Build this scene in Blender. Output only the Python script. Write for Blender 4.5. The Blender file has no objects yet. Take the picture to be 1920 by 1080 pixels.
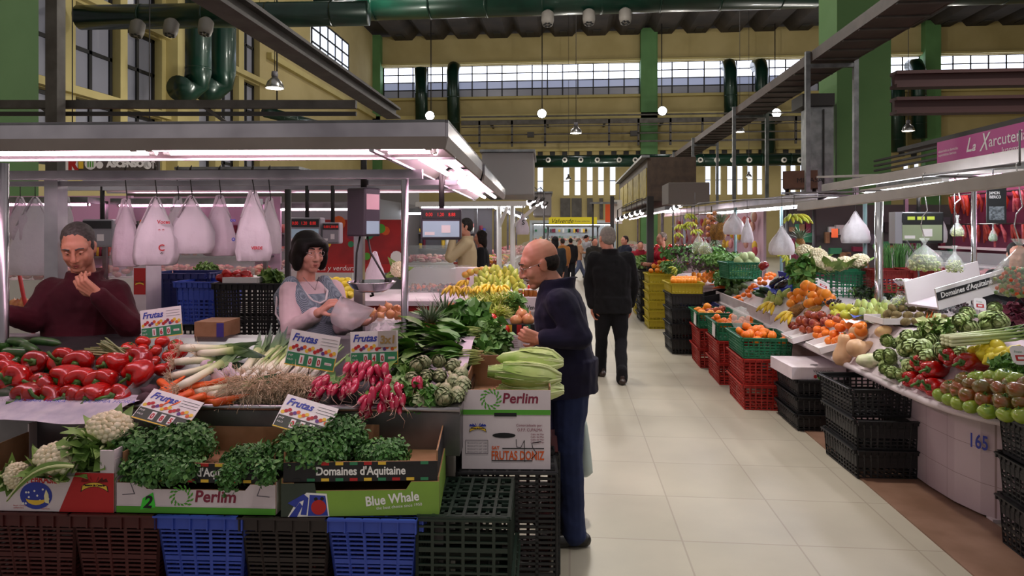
import bpy, bmesh, math, random
from mathutils import Vector, Matrix, Euler, noise
V = Vector
SC = bpy.context.scene
COL = SC.collection
rnd = random.Random(7)
PI = math.pi

# ------------------------------------------------------------------ camera, world, exposure
FPX, CX, HY, CAMZ = 1240.0, 960.0, 432.0, 1.66      # focal length in pixels, image centre, horizon row, eye height
YAW = math.atan((1068 - CX) / FPX)
CR = V((math.cos(YAW), math.sin(YAW), 0)); CF = V((-math.sin(YAW), math.cos(YAW), 0)); UP = V((0, 0, 1))
CAM = V((0, 0, CAMZ))
cd = bpy.data.cameras.new('camera'); co = bpy.data.objects.new('camera', cd); COL.objects.link(co)
co.location = CAM; co.rotation_euler = (PI / 2, 0, YAW)
cd.sensor_width = 36; cd.lens = 36 * FPX / 1920; cd.shift_y = -(540 - HY) / 1920
cd.clip_start = .05; cd.clip_end = 200
SC.camera = co
w = bpy.data.worlds.new('world'); SC.world = w; w.use_nodes = True
w.node_tree.nodes['Background'].inputs[0].default_value = (1, .95, .93, 1)
w.node_tree.nodes['Background'].inputs[1].default_value = .29
SC.view_settings.view_transform = 'Standard'; SC.view_settings.look = 'None'
SC.view_settings.gamma = 1; SC.view_settings.use_curve_mapping = False
SC.view_settings.exposure = .36
SC.cycles.max_bounces = 7; SC.cycles.diffuse_bounces = 3; SC.cycles.glossy_bounces = 3
SC.cycles.transmission_bounces = 4; SC.cycles.transparent_max_bounces = 10
SC.cycles.sample_clamp_indirect = 4; SC.cycles.caustics_reflective = False; SC.cycles.caustics_refractive = False
SC.cycles.blur_glossy = .5

def ray(px, py): return CF + CR * ((px - CX) / FPX) + UP * ((HY - py) / FPX)
def at(px, py, D): return CAM + ray(px, py) * D                     # point of pixel at view depth D
def atz(px, py, z):
    r = ray(px, py); return CAM + r * ((z - CAMZ) / r.z)            # on the height z
def aty(px, py, Y):
    r = ray(px, py); return CAM + r * (Y / r.y)                     # on the plane across the aisle
def atx(px, py, X):
    r = ray(px, py); return CAM + r * (X / r.x)
def sz(n, D): return n * D / FPX                                    # pixels to metres

# ------------------------------------------------------------------ materials
def lin(h):
    h = h.lstrip('#'); c = [int(h[i:i + 2], 16) / 255 for i in (0, 2, 4)]
    return tuple(x / 12.92 if x <= .04045 else ((x + .055) / 1.055) ** 2.4 for x in c) + (1,)
MATS = {}
def mat(name, hx='#888888', rough=.5, metal=0, var=None, rand=None, bump=None, emit=0, alpha=1, trans=0, sss=0, spec=.5, coat=0, sheen=0, grad=None):
    """var=(hex, scale, detail): noise mix; rand=hex: per-object mix; grad=(axis, stops): ramp along the object's own axis"""
    if name in MATS: return MATS[name]
    m = bpy.data.materials.new(name); m.use_nodes = True; MATS[name] = m
    nt = m.node_tree; N = nt.nodes; L = nt.links; b = N['Principled BSDF']
    b.inputs['Base Color'].default_value = lin(hx); b.inputs['Roughness'].default_value = rough
    b.inputs['Metallic'].default_value = metal; b.inputs['Specular IOR Level'].default_value = spec
    b.inputs['Alpha'].default_value = alpha; b.inputs['Transmission Weight'].default_value = trans
    b.inputs['Coat Weight'].default_value = coat; b.inputs['Sheen Weight'].default_value = sheen
    if sss:
        b.inputs['Subsurface Weight'].default_value = sss; b.inputs['Subsurface Radius'].default_value = (.02, .008, .004)
    tc = N.new('ShaderNodeTexCoord'); out = None
    if grad:
        sep = N.new('ShaderNodeSeparateXYZ'); L.new(tc.outputs['Object'], sep.inputs[0])
        cr = N.new('ShaderNodeValToRGB'); els = cr.color_ramp.elements
        mp = N.new('ShaderNodeMapRange'); L.new(sep.outputs['XYZ'.index(grad[0])], mp.inputs[0])
        mp.inputs[1].default_value = grad[1]; mp.inputs[2].default_value = grad[2]
        L.new(mp.outputs[0], cr.inputs[0])
        st = grad[3]
        els[0].position = st[0][0]; els[0].color = lin(st[0][1]); els[1].position = st[-1][0]; els[1].color = lin(st[-1][1])
        for p, h in st[1:-1]: e = els.new(p); e.color = lin(h)
        out = cr.outputs[0]
    def mix(fac, a, bcol):
        mx = N.new('ShaderNodeMix'); mx.data_type = 'RGBA'; L.new(fac, mx.inputs[0])
        if a is None: mx.inputs[6].default_value = lin(hx)
        else: L.new(a, mx.inputs[6])
        mx.inputs[7].default_value = lin(bcol); return mx.outputs[2]
    if rand:
        oi = N.new('ShaderNodeObjectInfo'); out = mix(oi.outputs['Random'], out, rand)
    if var:
        nz = N.new('ShaderNodeTexNoise'); nz.inputs['Scale'].default_value = var[1]; nz.inputs['Detail'].default_value = var[2] if len(var) > 2 else 3
        L.new(tc.outputs['Object'], nz.inputs['Vector'])
        r = N.new('ShaderNodeMapRange'); r.inputs[1].default_value = .35; r.inputs[2].default_value = .65; L.new(nz.outputs[0], r.inputs[0])
        out = mix(r.outputs[0], out, var[0])
    if out is not None: L.new(out, b.inputs['Base Color'])
    if bump:
        nz = N.new('ShaderNodeTexNoise'); nz.inputs['Scale'].default_value = bump[0]; nz.inputs['Detail'].default_value = 4
        L.new(tc.outputs['Object'], nz.inputs['Vector'])
        bp = N.new('ShaderNodeBump'); bp.inputs['Strength'].default_value = bump[1]; bp.inputs['Distance'].default_value = bump[2] if len(bump) > 2 else .004
        L.new(nz.outputs[0], bp.inputs['Height']); L.new(bp.outputs[0], b.inputs['Normal'])
    if emit:
        b.inputs['Emission Color'].default_value = lin(hx); b.inputs['Emission Strength'].default_value = emit
    return m

# ------------------------------------------------------------------ mesh building
def rotz(a): return Matrix.Rotation(a, 4, 'Z')
def TRS(loc=(0, 0, 0), rot=(0, 0, 0), s=1):
    S = Matrix.Diagonal(V(s if hasattr(s, '__len__') else (s, s, s))).to_4x4()
    return Matrix.Translation(V(loc)) @ Euler(rot).to_matrix().to_4x4() @ S
def frame(a, b):
    """matrix whose z axis runs from a to b, origin a"""
    d = V(b) - V(a); q = V((0, 0, 1)).rotation_difference(d) if d.length > 1e-9 else Matrix().to_quaternion()
    return Matrix.Translation(V(a)) @ q.to_matrix().to_4x4(), d.length
class MB:
    def __init__(s, M=None): s.v = []; s.f = []; s.mi = []; s.sm = []; s.mats = []; s.M = M
    def mid(s, m):
        if m not in s.mats: s.mats.append(m)
        return s.mats.index(m)
    def add(s, vs, fs, m, smooth=False, M=None):
        o = len(s.v)
        if s.M is not None: M = s.M @ M if M is not None else s.M
        s.v.extend([tuple(M @ V(p)) for p in vs] if M is not None else [tuple(p) for p in vs])
        k = s.mid(m); s.f.extend([tuple(i + o for i in f) for f in fs]); s.mi.extend([k] * len(fs)); s.sm.extend([smooth] * len(fs))
        return s
    def box(s, c, d, m, M=None):
        x, y, z = c; a, b, e = d[0] / 2, d[1] / 2, d[2] / 2
        vs = [(x + i * a, y + j * b, z + k * e) for k in (-1, 1) for j in (-1, 1) for i in (-1, 1)]
        return s.add(vs, [(0, 2, 3, 1), (4, 5, 7, 6), (0, 1, 5, 4), (2, 6, 7, 3), (0, 4, 6, 2), (1, 3, 7, 5)], m, False, M)
    def bar(s, a, b, wd, ht, m, M=None):
        F, l = frame(a, b); d = (V(b) - V(a)).normalized()
        if abs(d.z) < .999:                                      # keep the bar's height upright
            X = d.cross(UP).normalized(); Z = X.cross(d)
            F = Matrix((X, Z, d)).transposed().to_4x4(); F.translation = V(a)
        if M is not None: F = M @ F
        return s.box((0, 0, l / 2), (wd, ht, l), m, F)
    def rings(s, R, m, smooth=True, caps=True, closed=True, M=None):
        n = len(R[0]); vs = [p for r in R for p in r]; fs = []
        for i in range(len(R) - 1):
            for j in range(n if closed else n - 1):
                k = (j + 1) % n; fs.append((i * n + j, i * n + k, (i + 1) * n + k, (i + 1) * n + j))
        if caps and closed: fs += [tuple(reversed(range(n))), tuple(range((len(R) - 1) * n, len(R) * n))]
        return s.add(vs, fs, m, smooth, M)
    def cyl(s, a, b, r, m, r1=None, n=12, caps=True, smooth=True, M=None):
        F, l = frame(a, b); r1 = r if r1 is None else r1
        R = [[F @ V((q * math.cos(2 * PI * i / n), q * math.sin(2 * PI * i / n), z)) for i in range(n)] for q, z in ((r, 0), (r1, l))]
        return s.rings(R, m, smooth, caps, True, M)
    def tube(s, P, r, m, n=8, caps=True, M=None, flat=1):
        P = [V(p) for p in P]; R = []; rr = r if hasattr(r, '__len__') else [r] * len(P); ref = None
        for i, p in enumerate(P):
            d = (P[min(i + 1, len(P) - 1)] - P[max(i - 1, 0)]).normalized()
            if ref is None: ref = d.orthogonal().normalized() if abs(d.z) > .95 else d.cross(UP).normalized()
            a = (ref - d * ref.dot(d)).normalized(); b = d.cross(a); ref = a
            R.append([p + a * (rr[i] * math.cos(2 * PI * j / n)) + b * (rr[i] * flat * math.sin(2 * PI * j / n)) for j in range(n)])
        return s.rings(R, m, True, caps, True, M)
    def lathe(s, prof, m, n=20, M=None, smooth=True, lobes=0, la=0):
        R = []
        for r, z in prof:
            R.append([(r * (1 + la * math.cos(lobes * 2 * PI * j / n)) * math.cos(2 * PI * j / n), r * (1 + la * math.cos(lobes * 2 * PI * j / n)) * math.sin(2 * PI * j / n), z) for j in range(n)])
        return s.rings(R, m, smooth, True, True, M)
    def ball(s, c, r, m, n=12, k=8, M=None, nz=0, ns=3, seed=0):
        r = r if hasattr(r, '__len__') else (r, r, r); R = []
        for i in range(k + 1):
            t = PI * (.02 + .96 * i / k); row = []
            for j in range(n):
                p = V((math.sin(t) * math.cos(2 * PI * j / n), math.sin(t) * math.sin(2 * PI * j / n), -math.cos(t)))
                q = 1 + (nz * noise.noise(p * ns + V((seed * 7.3, 0, 0))) if nz else 0)
                row.append((c[0] + p.x * r[0] * q, c[1] + p.y * r[1] * q, c[2] + p.z * r[2] * q))
            R.append(row)
        return s.rings(R, m, True, True, True, M)
    def poly(s, pts, m, th=0, M=None):
        """outline in x,z; front faces -y; th = depth to +y"""
        n = len(pts); vs = [(x, 0, z) for x, z in pts]
        if not th: return s.add(vs, [tuple(range(n))], m, False, M)
        vs += [(x, th, z) for x, z in pts]
        return s.add(vs, [tuple(range(n)), tuple(reversed(range(n, 2 * n)))] + [(i, i + n, (i + 1) % n + n, (i + 1) % n) for i in range(n)], m, False, M)
    def sheet(s, G, m, smooth=True, M=None, th=0):
        n = len(G[0]); vs = [p for r in G for p in r]
        fs = [(i * n + j, i * n + j + 1, (i + 1) * n + j + 1, (i + 1) * n + j) for i in range(len(G) - 1) for j in range(n - 1)]
        return s.add(vs, fs, m, smooth, M)
    def text(s, t, size, m, M, shear=0, bold=0, sx=1, align='LEFT', sp=1):
        """flat lettering in x,z (front faces -y) laid on a surface"""
        cu = bpy.data.curves.new('lettering', 'FONT'); cu.body = t; cu.size = size; cu.shear = shear; cu.offset = bold; cu.align_x = align; cu.space_character = sp
        cu.resolution_u = 3
        o = bpy.data.objects.new('lettering', cu); COL.objects.link(o)
        dg = bpy.context.evaluated_depsgraph_get(); me = bpy.data.meshes.new_from_object(o.evaluated_get(dg))
        s.add([(v.co.x * sx, 0, v.co.y) for v in me.vertices], [tuple(p.vertices) for p in me.polygons], m, False, M)
        bpy.data.objects.remove(o); bpy.data.curves.remove(cu); bpy.data.meshes.remove(me)
        return s
    def disc(s, x, z, r, m, M=None, sx=1, n=20): return s.poly([(x + r * sx * math.cos(2 * PI * i / n), z + r * math.sin(2 * PI * i / n)) for i in range(n)], m, 0, M)
    def mesh(s, name):
        me = bpy.data.meshes.new(name); me.from_pydata(s.v, [], s.f)
        for m in s.mats: me.materials.append(m)
        me.polygons.foreach_set('material_index', s.mi); me.polygons.foreach_set('use_smooth', s.sm); me.update()
        return me
    def build(s, name, parent=None, loc=(0, 0, 0), rot=(0, 0, 0), label=None, cat=None, group=None, kind=None, bev=0, sub=0, scale=None):
        return put(name, s.mesh(name), parent, loc, rot, label, cat, group, kind, bev, sub, scale)
def put(name, me, parent=None, loc=(0, 0, 0), rot=(0, 0, 0), label=None, cat=None, group=None, kind=None, bev=0, sub=0, scale=None):
    o = bpy.data.objects.new(name, me); COL.objects.link(o); o.location = loc; o.rotation_euler = rot
    if scale is not None: o.scale = scale if hasattr(scale, '__len__') else (scale,) * 3
    if parent is not None: o.parent = parent
    tag(o, label, cat, group, kind)
    if bev:
        b = o.modifiers.new('bevel', 'BEVEL'); b.width = bev; b.segments = 2; b.limit_method = 'ANGLE'
    if sub:
        b = o.modifiers.new('subsurf', 'SUBSURF'); b.levels = sub; b.render_levels = sub
    return o
def tag(o, label=None, cat=None, group=None, kind=None):
    for k, v in (('label', label), ('category', cat), ('group', group), ('kind', kind)):
        if v: o[k] = v
    return o
def thing(name, label, cat, loc=(0, 0, 0), rot=(0, 0, 0), group=None, scale=None):
    o = bpy.data.objects.new(name, None); COL.objects.link(o); o.location = loc; o.empty_display_size = .05
    o.rotation_euler = rot if hasattr(rot, '__len__') else (0, 0, rot)
    if scale is not None: o.scale = scale if hasattr(scale, '__len__') else (scale,) * 3
    return tag(o, label, cat, group)
KIDS = {}
def dup(root, loc=None, rot=None, label=None, group=None, scale=None):
    c = root.copy(); COL.objects.link(c)
    if loc is not None: c.location = loc
    if rot is not None: c.rotation_euler = rot if hasattr(rot, '__len__') else (0, 0, rot)
    if scale is not None: c.scale = scale if hasattr(scale, '__len__') else (scale,) * 3
    if label: c['label'] = label
    if group: c['group'] = group
    for ch in root.children:
        k = ch.copy(); COL.objects.link(k); k.parent = c
        for g in ch.children:
            q = g.copy(); COL.objects.link(q); q.parent = k
    return c
class Kind:
    """a kind of object copied many times: the first use moves the model itself"""
    ALL = []
    def __init__(s, root): s.root = root; s.used = False; Kind.ALL.append(s)
    def at(s, loc, rot=(0, 0, 0), label=None, group=None, scale=None):
        if s.used: return dup(s.root, loc, rot, label, group, scale)
        s.used = True; o = s.root; o.location = loc; o.rotation_euler = rot if hasattr(rot, '__len__') else (0, 0, rot)
        if scale is not None: o.scale = scale if hasattr(scale, '__len__') else (scale,) * 3
        if label: o['label'] = label
        if group: o['group'] = group
        return o
def pick(kinds, r=rnd): return kinds[r.randrange(len(kinds))]
ORD = ['leftmost', 'second from left', 'third from left', 'fourth from left', 'fifth from left', 'sixth from left', 'seventh from left', 'eighth from left', 'ninth from left', 'tenth from left', 'eleventh from left', 'twelfth from left', 'thirteenth from left', 'fourteenth from left', 'fifteenth from left', 'sixteenth from left']
ROW = ['front', 'second', 'third', 'fourth', 'fifth', 'sixth', 'seventh', 'eighth', 'ninth', 'tenth']
def ju(a): return rnd.uniform(-a, a)

# ------------------------------------------------------------------ shared materials
WHITE = mat('white_paint', '#d9d6d2', .45); CARD = mat('cardboard', '#9c7454', .85, var=('#86603f', 9)); PAPER = mat('white_card', '#e3dcdc', .7)
STEEL = mat('stainless_steel', '#b9b2b8', .28, 1, var=('#8f898f', 3), bump=(60, .05, .001)); STEELD = mat('dull_steel', '#8a878a', .42, 1, var=('#6f6c70', 5))
GALV = mat('galvanised_steel', '#8d8f90', .5, .7, var=('#707274', 6)); CHROME = mat('chrome', '#d5d3d6', .12, 1)
BLACK = mat('black_plastic', '#17181a', .45); DARK = mat('dark_metal', '#33302f', .55, .3); INK = mat('black_ink', '#141316', .7)
GREYP = mat('grey_plastic', '#57545a', .45); GLASS = mat('clear_plastic', '#dfe5e6', .08, alpha=.22, spec=.8)
IRON = mat('painted_iron', '#56524e', .6, .2, var=('#443f3b', 4)); LETW = mat('white_lettering', '#e9e6e4', .6)
# ------------------------------------------------------------------ the hall
def tiled(name, hx, hx2, size, mortar, rough, bump=.2, off=0, w=1.0):
    m = mat(name, hx, rough); nt = m.node_tree; N = nt.nodes; L = nt.links; b = N['Principled BSDF']
    g = N.new('ShaderNodeNewGeometry'); br = N.new('ShaderNodeTexBrick'); br.offset = off; br.squash = 1
    mp = N.new('ShaderNodeMapping'); L.new(g.outputs['Position'], mp.inputs[0]); L.new(mp.outputs[0], br.inputs['Vector'])
    br.inputs['Color1'].default_value = lin(hx); br.inputs['Color2'].default_value = lin(hx2); br.inputs['Mortar'].default_value = lin(mortar)
    br.inputs['Scale'].default_value = 1 / size; br.inputs['Brick Width'].default_value = w; br.inputs['Row Height'].default_value = 1.0
    br.inputs['Mortar Size'].default_value = .008; br.inputs['Bias'].default_value = 0
    nz = N.new('ShaderNodeTexNoise'); nz.inputs['Scale'].default_value = 1.3; nz.inputs['Detail'].default_value = 8; L.new(g.outputs['Position'], nz.inputs[0])
    mx = N.new('ShaderNodeMix'); mx.data_type = 'RGBA'; mx.blend_type = 'MULTIPLY'; mx.inputs[0].default_value = .55
    r = N.new('ShaderNodeMapRange'); r.inputs[1].default_value = .3; r.inputs[2].default_value = .7; r.inputs[3].default_value = .62; r.inputs[4].default_value = 1.1
    L.new(nz.outputs[0], r.inputs[0]); L.new(br.outputs[0], mx.inputs[6]); L.new(r.outputs[0], mx.inputs[7]); L.new(mx.outputs[2], b.inputs['Base Color'])
    rr = N.new('ShaderNodeMapRange'); rr.inputs[3].default_value = rough - .1; rr.inputs[4].default_value = rough + .15; L.new(nz.outputs[0], rr.inputs[0]); L.new(rr.outputs[0], b.inputs['Roughness'])
    return m, mp
FLOOR, _ = tiled('terrazzo_tiles', '#b0a898', '#a9a190', .6, '#998f80', .36)
GUT = mat('gutter_tiles', '#8a6a58', .5, var=('#70523f', 3, 6))
WALLY = mat('yellow_wall_paint', '#b8a877', .8, var=('#ab9b69', .6, 6)); WALLB = mat('pale_yellow_beam_paint', '#c2b47a', .75, var=('#b5a76e', .8, 4))
GREEN = mat('green_column_paint', '#5d8a55', .7, var=('#517c4a', .8, 4)); GREEND = mat('part_shaded_green_column_paint', '#567a46', .75, var=('#4c703d', .7, 4))  # second green carries part of the columns' unlit shade in its colour
DUCT = mat('dark_green_duct_paint', '#042319', .32, .2, var=('#072e22', 2), coat=.2)
CONC = mat('brown_concrete', '#40372e', .9, var=('#2e2822', .8, 5))
WIN = mat('lit_window_glass', '#e6ecff', .3, emit=2.6); WIN2 = mat('lit_slit_glass', '#dfeaff', .3, emit=1.25)
WINL = mat('dim_frosted_glass', '#7c7c86', .3, emit=.16); WIND = mat('frosted_lower_glass', '#9aa2c0', .3, emit=.42)
FRAMEB = mat('black_window_frame', '#1b1a1c', .6)
S = lambda mb, name, **k: mb.build(name, kind='structure', **k)
YB, XL, XR, ZC = 42.0, -12.6, 28.5, 14.2
S(MB().box((8, 20, -.05), (42, 52, .1), FLOOR), 'floor')
g = MB()
for x in (2.32, ): g.box((x - .16, 20, .004), (.46, 34, .008), GUT)
S(g, 'trim_1')
# back wall: built round its openings so that the windows sit in real holes
def pz(py, D=None): return CAMZ + (HY - py) * (YB + 1.5) / FPX
Db = 43.0
def bx(px):  return aty(px, 300, YB).x
def bz(px, py): return aty(px, py, YB).z
WT, WB = bz(960, 121), bz(960, 180)
ST, SB = bz(1060, 312), bz(1060, 366)
wb = MB()
wb.box(((XL + XR) / 2, YB + .2, (WT + ZC) / 2), (XR - XL, .4, ZC - WT), WALLY)
wb.box(((XL + XR) / 2, YB + .2, (WB + ST) / 2), (XR - XL, .4, WB - ST), WALLY)
wb.box(((XL + XR) / 2, YB + .2, SB / 2), (XR - XL, .4, SB), WALLY)
slits = [1013, 1062, 1083, 1106, 1127, 1149, 1195, 1216, 1237, 1262, 1285, 1328, 1347, 1369, 1388, 1407, 1425, 1470, 1488, 1506, 1560, 1700, 1720, 1742, 1764, 1790, 1830, 1850]
xs = [bx(p) for p in slits]; hw = .17
edges = [XL] + [e for x in xs for e in (x - hw, x + hw)] + [XR]
for a, b in zip(edges[0::2], edges[1::2]): wb.box(((a + b) / 2, YB + .2, (ST + SB) / 2), (b - a, .4, ST - SB), WALLY)
S(wb, 'wall_back')
nwin = 0
def window(name, build):
    pass
for x in xs:
    nwin += 1
    m = MB(); m.box((x, YB + .25, (ST + SB) / 2), (2 * hw, .03, ST - SB), WIN2)
    m.box((x, YB + .2, (ST + SB) / 2), (2 * hw, .05, .05), FRAMEB)
    S(m, 'window_%d' % nwin)
cols = [(702, 717), (1200, 1231), (1727, 1756)]
spans = [(bx(718), bx(1200)), (bx(1231), bx(1727)), (bx(1757), XR - .3)]
for a, b in spans:
    nwin += 1; n = max(4, round((b - a) / .985)); pw = (b - a) / n; h = (WT - WB) / 4
    m = MB()
    for i in range(n):
        for k in range(4): m.box((a + pw * (i + .5), YB + .25, WB + h * (k + .5)), (pw, .02, h), WIN if k > 1 else (WIND if k else WINL))
    for i in range(n + 1): m.box((a + pw * i, YB + .2, (WT + WB) / 2), (.07, .06, WT - WB), FRAMEB)
    for k in range(5): m.box(((a + b) / 2, YB + .2, WB + h * k), (b - a, .05, .06), FRAMEB)
    S(m, 'window_%d' % nwin)
for i, (a, b) in enumerate(cols):
    S(MB().box(((bx(a) + bx(b)) / 2, YB - .15, ZC / 2), (bx(b) - bx(a), .7, ZC), GREEN), 'column', label=None)
# horizontal bands and the row of dark openings
m = MB()
for py, h, d in ((118, .12, .2), (184, .15, .25), (222, .35, .5), (283, .15, .3)): m.box(((XL + XR) / 2, YB - d / 2, bz(960, py)), (XR - XL, d, h), WALLB)
S(m, 'trim_2')
m = MB()
for px in list(range(1013, 1530, 23)) + list(range(1690, 1800, 23)): m.box((bx(px), YB - .02, bz(px, 287)), (.32, .06, .42), FRAMEB)
for px, w_ in ((1060, .9), (1081, .9), (1106, .5), (1127, .3), (1149, .3)): m.box((bx(px), YB - .06, bz(px, 391)), (w_ * .7, .14, 1.3), IRON)
S(m, 'trim_3')
# left wall with its tall windows (real recesses between pilasters and rails)
def lx(px, py): return atx(px, py, XL)
ysL = [lx(p, 200).y for p in (-90, -10, 48, 82, 112, 157, 175, 222, 233, 275, 312, 325, 347)]
wl = MB()
zz = [lx(222, 190).z, lx(222, 62).z, 9.6]
Y0, Y1 = -3, YB + .4
zA = 3.1
wl.box((XL - .2, (Y0 + Y1) / 2, zA / 2), (.4, Y1 - Y0, zA), WALLY)
wins = [(10.9, 12.7), (14.3, 15.4), (15.9, 17.6), (17.9, 19.5), (21.1, 22.6), (23.0, 24.3), (24.7, 26.0)]
rowsL = [(3.25, 5.1), (5.35, 7.55), (7.9, 10.2)]
ed = [Y0] + [e for w_ in wins for e in w_] + [Y1]
for a, b in zip(ed[0::2], ed[1::2]): wl.box((XL - .2, (a + b) / 2, (zA + ZC) / 2), (.4, b - a, ZC - zA), WALLY if b > 30 else WALLB)
for a, b in wins:
    for z0, z1 in ((zA, 3.25), (5.1, 5.35), (7.55, 7.9), (10.2, ZC)): wl.box((XL - .2, (a + b) / 2, (z0 + z1) / 2), (.36, b - a, z1 - z0), WALLB)
S(wl, 'wall_left')
for a, b in wins:
    nwin += 1; m = MB()
    for z0, z1 in rowsL:
        m.box((XL - .3, (a + b) / 2, (z0 + z1) / 2), (.02, b - a, z1 - z0), WINL)
        for y in (a + .05, (a + b) / 2, b - .05): m.box((XL - .27, y, (z0 + z1) / 2), (.06, .11, z1 - z0), FRAMEB)
        for z in (z0 + .05, z0 + (z1 - z0) * .5, z1 - .05): m.box((XL - .27, (a + b) / 2, z), (.06, b - a, .1), FRAMEB)
    S(m, 'window_%d' % nwin)
m = MB()
m.box((XL + .14, 20.3, ZC / 2), (.5, 1.2, ZC), WALLB)
for z in (5.22, 7.72): m.box((XL + .06, 18.5, z), (.25, 16, .2), WALLB)
m.bar((XL + .1, 26.6, lx(437, 73).z + .1), (XL + .1, YB, lx(437, 73).z + .1), .25, .25, WALLB)
S(m, 'trim_4')
p = lx(567, 60)
nwin += 1; m = MB(); za = lx(540, 45).z; m.box((XL + .03, 34, za + .3), (.04, 5.4, 2.0), WIN2)
for i in range(6): m.box((XL + .06, 31.3 + i * 1.08, za + .3), (.05, .1, 2.0), FRAMEB)
for i in range(4): m.box((XL + .06, 34, za - .7 + i * .67), (.05, 5.4, .09), FRAMEB)
S(m, 'window_%d' % nwin)
S(MB().box((XR + .2, (YB) / 2, ZC / 2), (.4, YB + 2, ZC), WALLY), 'wall_right')
# ceiling: slab over folded ribs
S(MB().box((8, 30, ZC + .35), (42, 26, .3), CONC), 'ceiling')
rz0 = bz(960, 71); k = 0
for i in range(21):
    x = bx(757) + i * 2.06; k += 1
    m = MB(); tp = ZC + .25
    R = [[(x - 1.02, y, tp), (x - .56, y, rz0), (x + .56, y, rz0), (x + 1.02, y, tp)] for y in (26, YB)]
    m.rings(R, CONC, False)
    m.box((x, YB - .9, rz0 - .02), (.44, .9, .03), FRAMEB)
    if -11.9 < x < 27.5: S(m, 'ceiling_beam_%d' % k)
# free standing green columns
bc = aty(1608, 300, 12.9); S(MB().box((bc.x + .05, 13.2, ZC / 2), (.96, .9, ZC), GREEND), 'column')
gl = at(12, 100, 12.2); S(MB().box((gl.x - .4, gl.y, ZC / 2), (1.3, .9, ZC), GREEND), 'column')
gl = at(412, 200, 27); S(MB().box((gl.x, gl.y, 3.5), (.5, .5, 7), GREEN), 'column')
# metal cladding in front of the big column's foot
m = MB(); c = at(1553, 300, 12.2); m.box((c.x - .2, c.y, 1.95), (.40, .5, 3.9), GALV); m.box((c.x - .18, c.y - .27, 1.95), (.02, .02, 3.8), DARK); m.box((c.x - .28, c.y, 4.02), (.56, .6, .22), DARK)
m.build('metal_riser', label='tall grey metal riser box against the foot of the big green column', cat='service riser')

# ------------------------------------------------------------------ ducts, lamps, overhead steel
def nozzle(p, d, par, r=.17):
    m = MB(); F, l = frame(p, V(p) + V(d)); NZ = mat('grey_nozzle', '#77726c', .6)
    m.lathe([(r * .55, 0), (r, .08), (r, .3), (r * .85, .42), (.01, .43)], NZ, 12, F)
    for i in range(6):
        a = i * PI / 3; m.ball((r * .5 * math.cos(a), r * .5 * math.sin(a), .42), (.05, .05, .025), BLACK, 6, 4, F)
    m.build('air_nozzle', par)
def duct(name, label, P, r, nozz=(), n=20, seams=True):
    t = thing(name, label, 'air duct', P[0])
    m = MB(); Q = [V(p) - V(P[0]) for p in P]; m.tube(Q, r, DUCT, n)
    if seams:
        for a, b in zip(Q, Q[1:]):
            L_ = (b - a).length
            for i in range(1, int(L_ / 1.6) + 1):
                c = a.lerp(b, i * 1.6 / L_); d = (b - a).normalized() * .03; m.cyl(c - d, c + d, r * 1.02, DUCT, n=n)
    m.build('duct_pipe', t)
    for p, d in nozz: nozzle(V(p) - V(P[0]), d, t)
    return t
A = at(150, 33, 16.5); zD = A.z; B = aty(690, 30, A.y + .3); B.z = zD
nz = []
for px, py in ((260, 58), (323, 58), (388, 58)):
    p = aty(px, py, A.y - .25); p.z = zD - .2 if px < 900 else zD - .28; nz.append((p, (0, -.25, -1)))
for px in (140, 212, 285):
    p = aty(px, 5, A.y - .3); p.z = zD + .26; nz.append((p, (0, -.4, 1)))
duct('air_duct', 'dark green overhead duct at the upper left with its open end by the windows', [A, B], .30, nz[:3] + nz[6:], 28)
A3 = aty(600, 6, 18.4); B3 = aty(1532, -2, 18.4); B3.z = A3.z; nz2 = []
for px in (1027, 1104, 1172): p = aty(px, 45, 18.2); p.z = A3.z - .48; nz2.append((p, (0, -.25, -1)))
duct('air_duct', 'thick dark green main duct crossing high over the aisle', [A3, B3], .52, nz2, 28)
A2 = aty(1668, 10, 18.4); duct('air_duct', 'dark green overhead duct continuing beyond the big green column', [V((A2.x - .3, 18.4, A3.z)), V((A2.x + 5.5, 18.4, A3.z))], .56, [], 24)
for i, px in enumerate((372, 418)):
    D = (19.3, 20.6)[i]; r = sz(23, D); a = at(px, 20, D); a.z = ZC + .17; b = at(px, 135, D); c = at(px - 6, 158, D); e = at(px - 38, 165, D - .5)
    duct('vertical_duct', ('shiny green vertical duct with elbow, nearer the left windows', 'shiny green vertical duct with elbow, nearer the yellow end wall')[i], [a, b, b.lerp(c, .6) + V((0, 0, -.1)), c + V((-.2, 0, -.15)), e], r, [], 20)
for px, y0, y1, lb in ((789, 128, 230, 'first from the left'), (849, 125, 250, 'second from the left'), (1369, 120, 240, 'third from the left'), (1428, 120, 310, 'fourth from the left'), (1682, 150, 285, 'fifth from the left'), (1722, 120, 260, 'sixth from the left')):
    Y = YB - .9; r = .40
    a = aty(px, y0, Y); b = aty(px + 2, y1, Y)
    P = [a + V((0, .85, .1)), a + V((0, .25, .0)), a + V((0, 0, -.35)), b] if px > 800 else [a, b]
    if px == 1428: P = [a + V((-.1, .85, .1)), a + V((0, .2, 0)), a + V((0, 0, -.4)), aty(1428, 165, Y), aty(1440, 195, Y), b + V((.35, 0, 0))]
    duct('wall_duct', 'green vertical duct rising in front of the far window strip, ' + lb, P, r, [], 16)
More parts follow.
